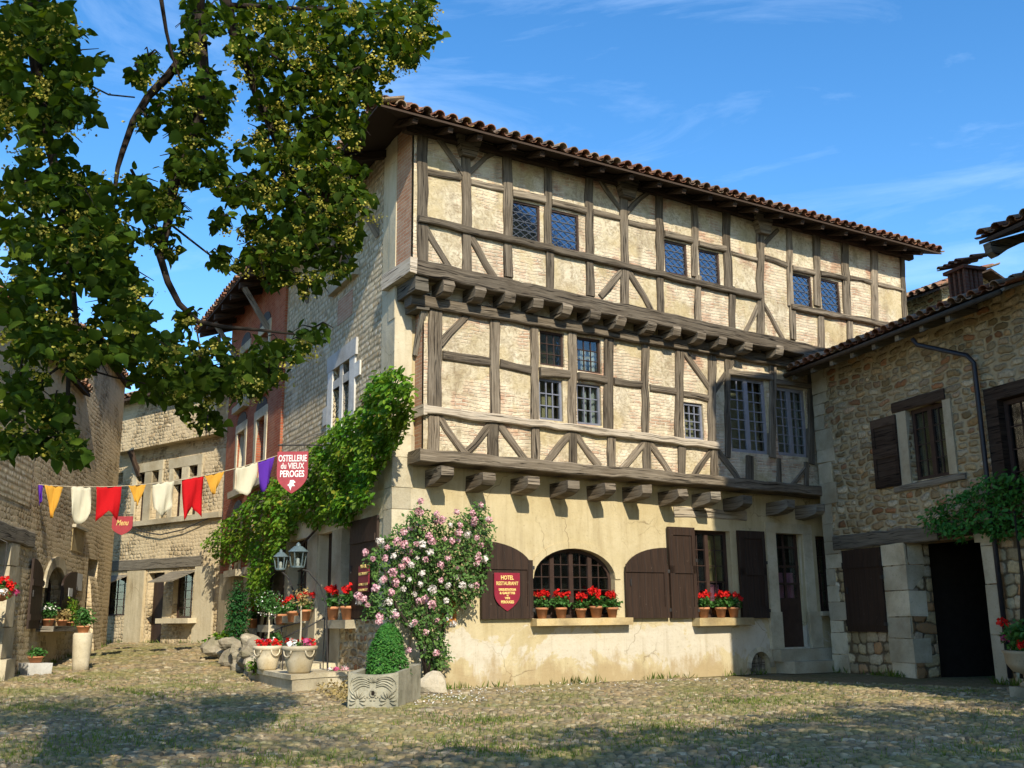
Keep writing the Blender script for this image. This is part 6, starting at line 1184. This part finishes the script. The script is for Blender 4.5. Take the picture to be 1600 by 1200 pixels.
for (x, y, D_, r_, n, sz, mt, nm, lb, ct) in ((372, 957, 22.3, (.26, .26, .68), 2600, .05, 'cypress', 'column_shrub', 'dark green column shrub against the wall behind the rocks', 'shrub'), (345, 1003, 23.5, (.34, .28, .2), 380, .10, 'creeper', 'leafy_plant', 'broad leaved low plant at the left end of the rock pile', 'plant'), (362, 995, 22.6, (.3, .26, .2), 380, .09, 'creeper', 'leafy_plant', 'low bright green plant at the foot of the dark column shrub', 'plant'), (431, 1000, 18.6, (.14, .14, .14), 160, .06, 'geraleaf', 'leafy_plant', 'tiny green plant behind the left urn', 'plant'), (398, 1040, 18.3, (.13, .12, .12), 160, .06, 'creeper', 'leafy_plant', 'small bright green plant beside the left urn', 'plant')):
    p = at(x, y, D_); bush(nm, lb, ct, tuple(p), r_, n, sz, mt)
# trough with carved face
T0 = ghit(543, 1107); T1 = ghit(622, 1107); T2 = ghit(657, 1094); FTt = Fr((T0.x, T0.y), (T1-T0).xy); Wt = (T1-T0).length; Fs2 = Fr((T1.x, T1.y), (T2-T1).xy); Dt = (T2-T1).length*1.0; Ht = .44
tr = thing('stone_trough', 'carved grey stone trough with scrolled relief holding the clipped box', 'trough', (T0.x, T0.y, 0)); inv = Vector((T2-T1)); inv.z = 0
def tq(a, b, z): return Vector((T0.x, T0.y, 0))+Vector(((T1-T0).x, (T1-T0).y, 0))*a+inv*b+Vector((0, 0, z))
s = MB(); N = 8; e = .07
def trz(a, b): return Ht-.035*math.sin(math.pi*a)*(1-b)+.05*b
rings = []
for (ai, ao) in (((0, 1), 0), ((e/Wt*1., 1-e/Wt), 1)):
    pass
P = []; F = []
outer = [(a/N, 0) for a in range(N)]+[(1, b/N) for b in range(N)]+[(1-a/N, 1) for a in range(N)]+[(0, 1-b/N) for b in range(N)]; inn2 = [(min(max(a, e/Wt), 1-e/Wt), min(max(b, e/Dt), 1-e/Dt)) for a, b in outer]; n = len(outer)
for lst, zf in ((outer, lambda a, b: -.05), (outer, trz), (inn2, trz), (inn2, lambda a, b: .2)):
    for a, b in lst: P.append(tq(a, b, zf(a, b)))
for L_ in range(3):
    for i in range(n): F.append((L_*n+i, L_*n+(i+1) % n, (L_+1)*n+(i+1) % n, (L_+1)*n+i))
s.add(P, F, None, .5); s.build('basin', M['greystone'], tr)
s = MB(); s.add([tq(a, b, .36) for a, b in ((.06, .06), (.94, .06), (.94, .94), (.06, .94))], [(0, 1, 2, 3)]); s.build('soil', M['soil'], tr)
s = MB(); q = lambda u, z, o=.006: FTt.w(u*Wt, o, z*Ht)
for sd in (-1, 1):
    for k in range(5):        # acanthus wings sweeping up and out
        a = .12+.14*k; pts = []
        for j in range(9): t = j/8; pts.append(q(.5+sd*(.06+.36*t*(1-.03*k)), .80-.055*k+.10*math.sin(t*math.pi*.9)-.16*t*t*(k*.25), .008))
        s.tube(pts, [.004+.008*math.sin(math.pi*(j/8)**.8) for j in range(9)], 5)
    s.tube([q(.5+sd*(.27+.20*math.cos(t)), .62+.27*math.sin(t), .008) for t in [i*math.pi/9-1.2 for i in range(12)]], .009, 6)
    for cx, cz, R_, nk in ((.30, .2, .17, 9), (.11, .10, .1, 0), (.10, .30, .0, 0)):
        for k in range(nk): a = -.35+(math.pi+.7)*k/(nk-1); s.tube([q(.5+sd*cx+R_*.25*math.cos(a)*1.0, cz+R_*.3*math.sin(a)*1.8, .008), q(.5+sd*cx+R_*.7*math.cos(a), cz+R_*.75*math.sin(a)*1.8, .016), q(.5+sd*cx+R_*math.cos(a), cz+R_*math.sin(a)*1.8, .006)], [.006, .013, .007], 6)
    for k in range(5): a = .3+k*.6; s.tube([q(.5+sd*(.10+.05*math.cos(a)), .17+.13*math.sin(a), .008), q(.5+sd*(.10+.09*math.cos(a)), .15+.2*math.sin(a), .014)], [.006, .010], 5)
s.tube([q(.5+.055*math.cos(t), .42+.09*math.sin(t), .012) for t in [i*math.pi/6 for i in range(13)]], .012, 6)
for k in range(7): a = -1.2+2.4*k/6; s.tube([q(.5+.02*math.sin(a), .72, .008), q(.5+.10*math.sin(a), .72+.16*math.cos(a), .014)], [.006, .01], 5)
s.build('carved_relief', M['greystone'], tr, True); s = MB(); s.lathe((0, 0, 0), [(.001, 0), (.001, .001)], 3)
hm = MB(); hm.prism(FTt, [(.5*Wt+.02*math.cos(2*math.pi*k/10), .42*Ht+.03*math.sin(2*math.pi*k/10)) for k in range(10)], -.01, .008); hm.build('painted_spout_hole', M['dark_in'], tr)  # solid disc, painted dark for the shade inside the spout
pc = tq(.52, .5, 0); bush('clipped_box', 'dense rounded green box shrub growing in the carved trough', 'shrub', (pc.x, pc.y, .36+.33), (.31, .28, .34), 10000, .032, 'box', cone=True)
p = ghit(675, 1086); s = MB(); s.blob((p.x, p.y+.15, .12), (.24, .16, .2), 4, .18, 8, 12); o = s.build('guard_stone', M['rock']); tag(o, 'rounded grey guard stone between the trough and the plaster wall', 'rock')
# flowers and dry plant left of trough
p = ghit(528, 1072); t = thing('flower_pot', 'low pot of pink and white flowers just left of the carved trough', 'potted plant', (p.x, p.y, p.z)); s = MB(); s.lathe((p.x, p.y, p.z), [(.10, 0), (.14, .16), (.15, .18), (.12, .17)], 14); s.build('pot', M['terracotta'], t, True); P = sph((p.x, p.y, p.z+.22), (.17, .17, .08), 120, RNG, .2); leaves('foliage', P, .05, M['geraleaf'], t, 'oval')
for k in range(7): a = k*.9; flower_head((p.x+.13*math.cos(a), p.y+.13*math.sin(a), p.z+.27), .045, ['rosepink', 'white', 'pinkpetal'][k % 3], t, 22)
P = []
for x, y in sample_poly([(490, 1058), (545, 1066), (545, 1098), (520, 1088), (495, 1078)], 420): g = ghit(x, y+6); P.append((g.x, g.y, g.z+random.uniform(.0, .12)))
o = leaves('ground_cover', P, .06, M['dryplant'], None, 'oval', .3, .1); tag(o, 'dry ochre ground cover between the platform and the trough', 'ground cover', kind='stuff')
# left wall items
p = ghit(127, 1025); cp = thing('stone_column', 'pale round stone column used as a plant stand by the left doorway', 'column', tuple(p)); s = MB(); s.lathe(tuple(p), [(.155, -.05), (.15, .1), (.17, .4), (.18, .66), (.16, .7)], 20); s.build('shaft', M['limestone'], cp, True)
def potplant(label, loc, r, h, pl_r, n, mat='geraleaf', sz=.07, fl=None):
    t = thing('potted_plant', label, 'potted plant', loc); s = MB(); s.lathe(loc, [(r*.7, 0), (r, h*.8), (r*1.1, h*.8), (r*1.1, h), (r*.9, h*.95)], 16); s.build('pot', M['terracotta'], t, True); P = sph((loc[0], loc[1], loc[2]+h+pl_r[2]*.7), pl_r, n, RNG, .2); leaves('foliage', P, sz, M[mat], t, 'oval', .3, .2)
    if fl:
        for k in range(5): a = k*1.3; flower_head((loc[0]+pl_r[0]*.6*math.cos(a), loc[1]+pl_r[1]*.6*math.sin(a), loc[2]+h+pl_r[2]), .05, fl, t, 20)
    return t
potplant('bushy green plant in terracotta pot on top of the round stone column', (p.x, p.y, p.z+.70), .12, .13, (.2, .2, .2), 380)
p = ghit(60, 1041); bl = MB(); f_ = Fr((p.x, p.y), (FL.d.x*.6+.8, FL.d.y*.6+.3)); bl.box(f_, -.2, .24, p.z-.1, p.z+.22, -.3, 0, None, .02); o = bl.build('stone_block', M['limestone_w']); tag(o, 'pale square stone block by the left wall carrying a pot', 'stone block'); q = f_.w(.02, -.15, p.z+.22); potplant('low green plant in terracotta pot on the pale stone block', tuple(q), .13, .11, (.16, .16, .1), 220)
zz = lw[2]; 
q = FL.w(lw[0]-.1, .14, zz); potplant('white flowered green plant at the left end of the arched window ledge', tuple(q), .11, .14, (.16, .16, .2), 300, fl='white')
q = FL.w((lw[0]+lw[1])/2+.3, .14, zz); potplant('reddish trailing plant in the middle of the arched window ledge', tuple(q), .11, .12, (.22, .2, .13), 260, 'dryplant')
q = FL.w(lw[1]+.05, .2, zz-.02); potplant('yellow green plant trailing over the right end of the arched window ledge', tuple(q), .1, .1, (.2, .24, .3), 420, 'creeper', .06)
# hanging basket at the left edge
p = at(4, 920, 17.0); hb = thing('hanging_basket', 'overflowing basket of red, white and purple flowers at the left edge', 'hanging basket', tuple(p)); s = MB(); s.lathe((p.x, p.y, p.z-.1), [(.02, -.1), (.14, -.04), (.2, .08), (.18, .09)], 14); s.build('bowl', M['terracotta'], hb, True); P = sph(tuple(p), (.22, .22, .16), 300, RNG, .4); leaves('foliage', P, .06, M['geraleaf'], hb, 'oval')
for k in range(16): v = sph((p.x, p.y, p.z+.02), (.24, .22, .2), 1, RNG, .95)[0]; flower_head(tuple(v), .065, 'redpetal' if v[2] > p.z else ('pinkpetal' if k % 2 else 'white'), hb, 24)
s = MB(); u_ = (Vector((p.x, p.y))-FL.c).dot(FL.d); s.tube([p+Vector((0, 0, .1)), p+Vector((0, 0, .75)), FL.w(u_, 0, p.z+.85)], .008, 5); s.build('chain', M['iron'], hb)
# right urn on pedestal
p = ghit(1582, 1090); ru = thing('pedestal_urn', 'dark mossy stone urn of red geraniums on a square plinth at the right edge', 'planter', tuple(p)); s = MB(); s.box(Fr((p.x, p.y), FR.d), -.02, .36, p.z-.02, p.z+.14, -.34, .02, None, .006); s.build('plinth', M['greystone'], ru); cxy = Fr((p.x, p.y), FR.d).w(.17, -.16, p.z+.14); s = MB(); s.lathe(tuple(cxy), [(.13, 0), (.13, .04), (.07, .08), (.08, .16), (.2, .2), (.27, .3), (.28, .42), (.31, .46), (.26, .46)], 24); s.build('bowl', M['urn_dark'], ru, True)
P = sph((cxy.x, cxy.y, cxy.z+.62), (.3, .3, .24), 700, RNG, .3); leaves('foliage', P, .06, M['geraleaf'], ru, 'heart', .4, .1)
for k in range(7): a = k*.95+2.2; flower_head((cxy.x+.27*math.cos(a), cxy.y+.27*math.sin(a), cxy.z+.6+.22*math.sin(k*1.7)), .07, 'redpetal' if k % 3 else 'pinkpetal', ru, 30)
# ================================================================= climbing plants
def climber(name, label, fr, poly, n, size, mat, o0, o1, shape='oval', lumps=26, cat='climbing plant', seed=1, stems=(), bark=True):
    rr = random.Random(seed); c = fr.uz(sum(p[0] for p in poly)/len(poly), max(p[1] for p in poly)); t = thing(name, label, cat, tuple(fr.w(c[0], 0, max(0, c[1])))); L_ = sample_poly(poly, lumps, rr); P = []; out = []
    for x, y in sample_poly(poly, n, rr):
        lx = min(math.hypot(x-a, (y-b)) for a, b in L_); bul = max(0, 1-lx/34); o_ = o0+(o1-o0)*(.25+.75*bul)*rr.uniform(.35, 1)**.6; u, z = fr.uz(x, y, o_); P.append(fr.w(u, o_, z)+Vector((rr.gauss(0, .03), rr.gauss(0, .03), rr.gauss(0, .03))))
    nn = np.array([fr.n.x, fr.n.y, 0])*.9; leaves('foliage', [tuple(p) for p in P], size, M[mat], t, shape, .35, .45, outward=nn, rng=np.random.default_rng(seed))
    s = MB()
    for st in stems: s.tube([fr.w(*(lambda q, o_: (q[0], o_, q[1]))(fr.uz(x, y, o_), o_)) for x, y, o_ in st], [.035-.02*i/max(1, len(st)-1) for i in range(len(st))], 6)
    if stems: s.build('stem', M['bark'], t, True)
    return t
ivy = [(596, 582), (622, 575), (641, 598), (640, 652), (624, 690), (606, 716), (588, 738), (572, 790), (556, 800), (540, 822), (520, 812), (492, 822), (470, 812), (446, 850), (424, 878), (420, 930), (412, 952), (392, 950), (386, 905), (396, 876), (372, 872), (350, 882), (330, 866), (318, 848), (334, 828), (366, 800), (398, 772), (420, 752), (444, 742), (470, 726), (494, 692), (520, 664), (548, 648), (566, 640), (574, 606)]
climber('virginia_creeper', 'bright green creeper climbing diagonally over the side front behind the hanging sign', FS, ivy, 11000, .105, 'creeper', .04, .5, 'oval', 34, seed=4, stems=([(402, 1030, .1), (404, 960, .12), (400, 900, .15), (440, 830, .15), (500, 760, .15), (560, 700, .15), (610, 640, .15)], [(405, 1028, .1), (425, 900, .12), (520, 800, .12), (590, 720, .1)]))
rose = [(640, 806), (655, 786), (672, 802), (692, 812), (716, 808), (742, 786), (760, 792), (772, 826), (768, 862), (760, 900), (750, 930), (728, 946), (702, 958), (690, 985), (700, 1010), (704, 1030), (690, 1046), (670, 1040), (655, 1010), (645, 985), (626, 968), (596, 968), (572, 962), (562, 948), (590, 925), (584, 905), (572, 876), (590, 856), (600, 840), (622, 822)]
rt = climber('climbing_rose', 'climbing rose bush full of pale pink blooms on the corner of the cream wall', FF, rose, 6800, .06, 'roseleaf', .12, .62, 'oval', 30, seed=6, stems=([(672, 1072, .15), (668, 1010, .25), (650, 940, .3), (640, 880, .3), (655, 820, .25)], [(676, 1072, .12), (690, 1000, .2), (700, 930, .25), (730, 850, .25), (750, 800, .2)], [(670, 1072, .2), (655, 1000, .3), (620, 950, .4), (600, 890, .4)], [(674, 1072, .1), (672, 980, .2), (668, 900, .25), (690, 850, .25)]))
pos = [(657, 783), (682, 803), (714, 800), (752, 789), (762, 811), (738, 801), (741, 812), (740, 818), (719, 820), (690, 812), (681, 814), (641, 825), (631, 831), (670, 837), (661, 823), (675, 845), (660, 850), (650, 850), (632, 850), (593, 845), (605, 855), (615, 868), (602, 872), (583, 873), (571, 863), (635, 876), (641, 862), (652, 871), (643, 882), (614, 894), (629, 899), (600, 905), (596, 908), (587, 919), (618, 910), (657, 912), (648, 928), (655, 938), (664, 936), (689, 907), (714, 901), (744, 881), (747, 873), (757, 873), (764, 812), (723, 914), (736, 915), (744, 914), (697, 938), (683, 968), (675, 944), (648, 972), (642, 976), (665, 988), (593, 964), (592, 971), (574, 945), (560, 931), (568, 935), (561, 940), (619, 961), (614, 958), (682, 1020), (639, 1016), (708, 974), (668, 1057), (707, 845), (716, 845), (695, 842), (717, 832), (716, 888), (689, 882), (665, 874), (630, 920), (700, 872), (745, 840), (752, 852), (704, 820), (731, 835), (612, 925), (640, 905), (660, 895), (676, 920), (700, 915), (607, 940), (655, 800), (628, 885), (672, 862), (748, 866), (620, 845)]
rb = []
for k, mt in enumerate(('rosepink', 'rosewhite', 'rosepink')):
    rg = np.random.default_rng(k+3); m_ = MB(); c0 = np.zeros(3); V = []
    P = np.concatenate([sph((0, 0, 0), (r_, r_, r_), n_, rg, .97) for r_, n_ in ((.014, 12), (.026, 22), (.036, 34))]); d = P/np.linalg.norm(P, axis=1)[:, None]
    o = leaves('rose_bloom', P, .026, M[mt], None, 'petal', .25, 0, outward=d*3.2, rng=rg); o.parent = rt; rb.append(o); ROOT[o.as_pointer()] = Vector()
rtl = rt.location; rr_ = random.Random(9)
for k, (x, y) in enumerate(pos):
    o_ = rr_.uniform(.42, .72); u, z = FF.uz(x, y, o_); w_ = FF.w(u, o_, z)-rtl; src = rb[0] if rr_.random() < .45 else (rb[1] if rr_.random() < .55 else rb[2])
    c = src if (k < 0) else src.copy()
    COL.objects.link(c); c.parent = rt; c.location = w_; c.rotation_euler = (rr_.uniform(-.5, .5), rr_.uniform(-.5, .5), rr_.uniform(0, 6.28)); sc_ = rr_.uniform(.85, 1.6); c.scale = (sc_,)*3
for o in rb: bpy.data.objects.remove(o)
climber('wisteria', 'green climbing wisteria on the shaded stone house above the dark doorway', FR, [(1440, 812), (1462, 785), (1500, 772), (1530, 752), (1560, 738), (1600, 742), (1600, 835), (1560, 842), (1520, 828), (1505, 850), (1490, 838), (1460, 832), (1445, 830)], 1700, .085, 'box', .05, .42, 'oval', 12, seed=12, stems=([(1597, 1060, .1), (1597, 900, .1), (1585, 800, .2), (1500, 800, .2)],))
# ================================================================= linden tree
def linden():
    t = thing('linden_tree', 'flowering linden tree whose leafy branches hang over the upper left', 'tree', (-4.6, 1.2, 0)); rg = np.random.default_rng(77)
    s = MB(); s.tube([(-4.6, 1.2, -.1), (-4.6, 1.25, .6), (-4.5, 1.3, 2.2), (-4.3, 1.5, 3.6), (-4.0, 1.8, 5.0), (-3.6, 2.3, 6.4), (-3.2, 2.8, 7.8)], [.42, .32, .28, .26, .22, .16, .08], 12)
    def lp(pts, r0, r1, root=None, n=6):
        P = [at(x, y, d) for x, y, d in pts]
        if root: P = [Vector(q) for q in root]+P
        k = len(P); s.tube(P, [r0+(r1-r0)*(i/(k-1)) for i in range(k)], n)
    lp([(330, -160, 6.0), (310, 20, 6.4), (297, 70, 6.6), (262, 120, 6.6), (232, 150, 6.6), (208, 190, 6.6), (192, 235, 6.5), (184, 262, 6.5), (176, 320, 6.4), (170, 380, 6.3)], .055, .008, [(-4.0, 1.8, 5.0), (-3.2, 3.4, 6.2), (-2.4, 5.0, 6.6)])
    lp([(345, -60, 6.5), (352, 0, 6.6), (365, 50, 6.7), (378, 90, 6.8), (392, 118, 6.8), (400, 150, 6.9), (430, 220, 7.), (450, 300, 7.)], .05, .012); lp([(250, -60, 6.2), (252, 0, 6.3), (260, 50, 6.4), (268, 84, 6.5), (280, 120, 6.5), (292, 145, 6.5)], .018, .005)
    lp([(310, 20, 6.4), (318, 120, 6.5), (310, 190, 6.5), (285, 240, 6.5), (270, 300, 6.5), (262, 350, 6.5), (250, 400, 6.4), (262, 440, 6.4), (280, 475, 6.4), (310, 503, 6.5), (350, 511, 6.5), (400, 515, 6.6), (460, 522, 6.7)], .045, .008)
    lp([(305, 505, 6.5), (312, 540, 6.5), (315, 580, 6.5), (312, 600, 6.5)], .006, .003); lp([(378, 55, 6.7), (400, 70, 6.7), (440, 95, 6.7), (470, 110, 6.8)], .014, .005); lp([(360, 8, 6.6), (440, 12, 6.7), (520, 15, 6.9), (600, 20, 7.)], .02, .006)
    lp([(60, -100, 5.6), (50, 60, 5.7), (70, 200, 5.8), (100, 320, 5.8), (110, 420, 5.8), (120, 520, 5.8), (108, 570, 5.8), (105, 640, 5.8), (110, 690, 5.8)], .05, .006, [(-4.0, 1.8, 5.0), (-3.6, 3.6, 5.6)]); lp([(110, 560, 5.8), (70, 590, 5.8), (30, 640, 5.8), (10, 690, 5.8)], .01, .004); lp([(100, 548, 5.8), (130, 575, 5.8), (180, 590, 5.9), (230, 600, 6.)], .008, .004)
    lp([(140, 133, 6.2), (170, 148, 6.3), (210, 152, 6.5)], .006, .006); lp([(205, 265, 6.5), (240, 330, 6.5), (330, 400, 6.6), (360, 430, 6.6)], .012, .004); lp([(410, 160, 6.9), (450, 260, 7.), (500, 340, 7.), (540, 360, 7.)], .02, .005)
    s.build('trunk', M['bark'], t, True)
    cl = [(50, 40, 90, 70), (15, 130, 60, 70), (100, 105, 65, 50), (70, 30, 50, 40), (60, 190, 80, 60), (120, 165, 50, 40), (40, 290, 60, 50), (110, 290, 70, 45), (140, 330, 60, 50), (50, 370, 70, 60), (140, 400, 75, 50), (60, 460, 80, 50), (180, 430, 60, 45), (190, 490, 60, 45), (60, 530, 80, 50), (130, 550, 60, 45), (30, 610, 50, 50), (85, 640, 35, 30), (105, 700, 45, 32), (60, 690, 30, 30), (20, 690, 34, 34), (210, 540, 55, 40), (240, 590, 50, 40), (290, 610, 55, 42), (270, 555, 45, 35), (325, 655, 30, 26), (330, 590, 40, 32),
          (318, 30, 45, 45), (290, 90, 25, 20), (232, 95, 22, 18), (215, 120, 20, 16), (320, 140, 45, 45), (270, 165, 45, 26), (230, 190, 22, 18), (300, 210, 45, 45), (340, 170, 30, 40), (285, 260, 38, 40), (255, 320, 45, 40), (215, 300, 35, 35), (180, 370, 45, 40), (250, 370, 24, 24), (265, 400, 14, 18), (330, 260, 40, 40), (370, 300, 26, 30),
          (400, 20, 50, 35), (450, 50, 60, 50), (520, 20, 70, 40), (520, 80, 60, 50), (590, 30, 55, 40), (650, 20, 40, 35), (610, 70, 55, 35), (660, 55, 34, 28), (570, 110, 50, 35), (640, 85, 30, 22), (470, 120, 60, 50), (530, 140, 55, 45), (410, 110, 35, 40), (380, 70, 30, 40), (580, 145, 28, 20), (500, 190, 60, 50), (550, 200, 30, 35), (430, 170, 40, 45), (420, 230, 55, 45), (480, 250, 60, 50), (530, 270, 50, 45), (560, 320, 32, 35), (450, 310, 55, 50), (510, 340, 50, 40), (545, 370, 30, 30), (400, 290, 40, 30), (400, 350, 35, 25), (345, 345, 22, 18), (450, 380, 55, 40), (500, 400, 40, 30), (345, 405, 22, 20), (400, 400, 35, 30), (440, 430, 35, 25), (490, 445, 30, 20), (530, 420, 20, 18),
          (440, 545, 50, 22), (490, 520, 34, 16), (400, 570, 50, 32), (360, 590, 40, 35), (380, 600, 34, 30), (420, 590, 30, 22), (290, 500, 24, 20), (345, 545, 26, 20), (315, 560, 18, 18)]
    P = []; FP = []; tw = MB()
    for i, (x, y, rx, ry) in enumerate(cl):
        for j in range(4):
            a = rg.random()*6.283; D1 = (5.9 if x < 230 else (6.6 if x < 400 else 7.1))+rg.normal()*.2; c_ = at(x, y-8, D1); e = at(x+rx*1.02*math.cos(a), y+ry*1.02*math.sin(a), D1+rg.normal()*.15); m_ = c_.lerp(e, .5)+Vector((0, 0, .04)); tw.tube([c_, m_, e], [.007, .005, .0025], 4)
        D0 = 5.9 if x < 230 else (6.6 if x < 400 else 7.1); k = int(rx*ry*math.pi/(34 if x < 220 else 32))+8
        for j in range(k):
            a = rg.random()*6.283; r = math.sqrt(rg.random())*(.75+.25*math.sin(a*3+i)+.12*math.sin(a*7+i*2)); D_ = D0+rg.normal()*.42*min(1, rx/50); q = at(x+rx*r*math.cos(a), y+ry*r*math.sin(a), D_); P.append(tuple(q))
        for j in range(max(1, int(rx*ry/(420 if x < 380 else 210)))): 
            a = rg.random()*6.283; r = math.sqrt(rg.random())*.95; q = at(x+rx*r*math.cos(a), y+ry*r*math.sin(a)+6, D0-.25+rg.normal()*.3); FP.append(tuple(q))
    # the rest of the crown, above and behind the frame
    for c, r, n in (((-3.2, 2.4, 7.6), (2.3, 2.0, 1.9), 2600), ((-5.2, 2.2, 6.6), (2.2, 2.2, 1.9), 2400), ((-3.0, 4.4, 6.9), (1.7, 1.4, .9), 1500), ((-2.0, 5.0, 7.4), (1.6, 1.2, .8), 1300), ((-5.8, 4.2, 5.6), (1.6, 1.6, 1.8), 1800), ((-4.5, .2, 7.2), (2.2, 2.0, 1.9), 2200), ((-6.4, 5.6, 4.6), (1.0, 1.0, 1.6), 900), ((-1.6, 1.2, 6.8), (1.6, 1.8, 1.3), 2200), ((.4, .3, 6.6), (1.6, 1.7, 1.1), 2200), ((-4.2, 3.9, 5.7), (1.6, 1.1, .9), 2800), ((-2.9, 4.3, 6.1), (1.2, .9, .7), 1700), ((-5.6, 3.6, 4.6), (.9, 1.0, 1.2), 1500), ((-.6, -1.4, 6.2), (1.9, 1.6, 1.2), 2200), ((-2.6, -1.2, 6.4), (1.8, 1.8, 1.4), 2000)):
        v = rg.normal(size=(n, 3)); v /= np.linalg.norm(v, axis=1)[:, None]; rad = rg.random(n)**.45; a = v*np.array(r)*rad[:, None]*(1+.2*np.sin(v[:, 0:1]*5+c[0])); P += [tuple(q) for q in a+np.array(c)]
    tag(tw.build('twigs', M['bark'], t), kind='stuff')
    P = np.array(P); leaves('crown', P, .059, M['linden'], t, 'heart', .2, .4, rng=rg, svar=.55)
    F_ = []
    for q in FP:
        n = int(rg.integers(20, 42)); v = rg.normal(size=(n, 3))*np.array([.034, .034, .016]); F_.append(np.array(q)+v)
    F_ = np.concatenate(F_); leaves('blossom', F_, .019, M['lindenflower'], t, 'petal', .2, .1, rng=rg)
linden()
def shade_linden():  # unseen tree, its crown laid out to shade the right foreground
    t = thing('linden_tree', 'unseen linden tree added behind the viewpoint to shade the right foreground', 'tree', (6.5, -1.6, 0)); rg = np.random.default_rng(5); s = MB()
    s.tube([(6.5, -1.6, -.1), (6.5, -1.6, 1), (6.4, -1.5, 3.4), (6.6, -1.2, 5.2), (6.9, -.8, 7.6)], [.4, .32, .27, .22, .08], 12)
    for e in ((3.4, -2.6, 6.8), (5.2, -.6, 6.9), (8.3, .8, 7.1), (10.4, 2.6, 7.0), (4.6, -3.6, 7)): s.tube([(6.45, -1.4, 4.2), ((6.45+e[0])/2, (-1.4+e[1])/2, 5.9), e], [.14, .09, .03], 7)
    s.build('trunk', M['bark'], t, True); P = []
    for c, r, n in (((3.2, -2.7, 6.9), (1.9, 1.7, 1.2), 3200), ((1.4, -3.8, 6.6), (1.6, 1.5, 1.1), 2200), ((5.3, -1.0, 7.1), (1.9, 1.7, 1.3), 3000), ((7.7, .6, 7.2), (1.9, 1.7, 1.4), 3000), ((10.2, 2.4, 7.1), (1.9, 1.6, 1.3), 2600), ((6.6, -2.6, 7.9), (3.2, 2.2, 1.4), 3600), ((9.6, -.2, 7.4), (2.4, 2.2, 1.4), 2600)):
        v = rg.normal(size=(n, 3)); v /= np.linalg.norm(v, axis=1)[:, None]; P += [tuple(q) for q in v*np.array(r)*(rg.random(n)**.45)[:, None]*(1+.25*np.sin(v[:, 0:1]*6+c[0]))+np.array(c)]
    leaves('crown', np.array(P), .11, M['linden'], t, 'heart', .25, .35, rng=rg, svar=.4)
shade_linden()
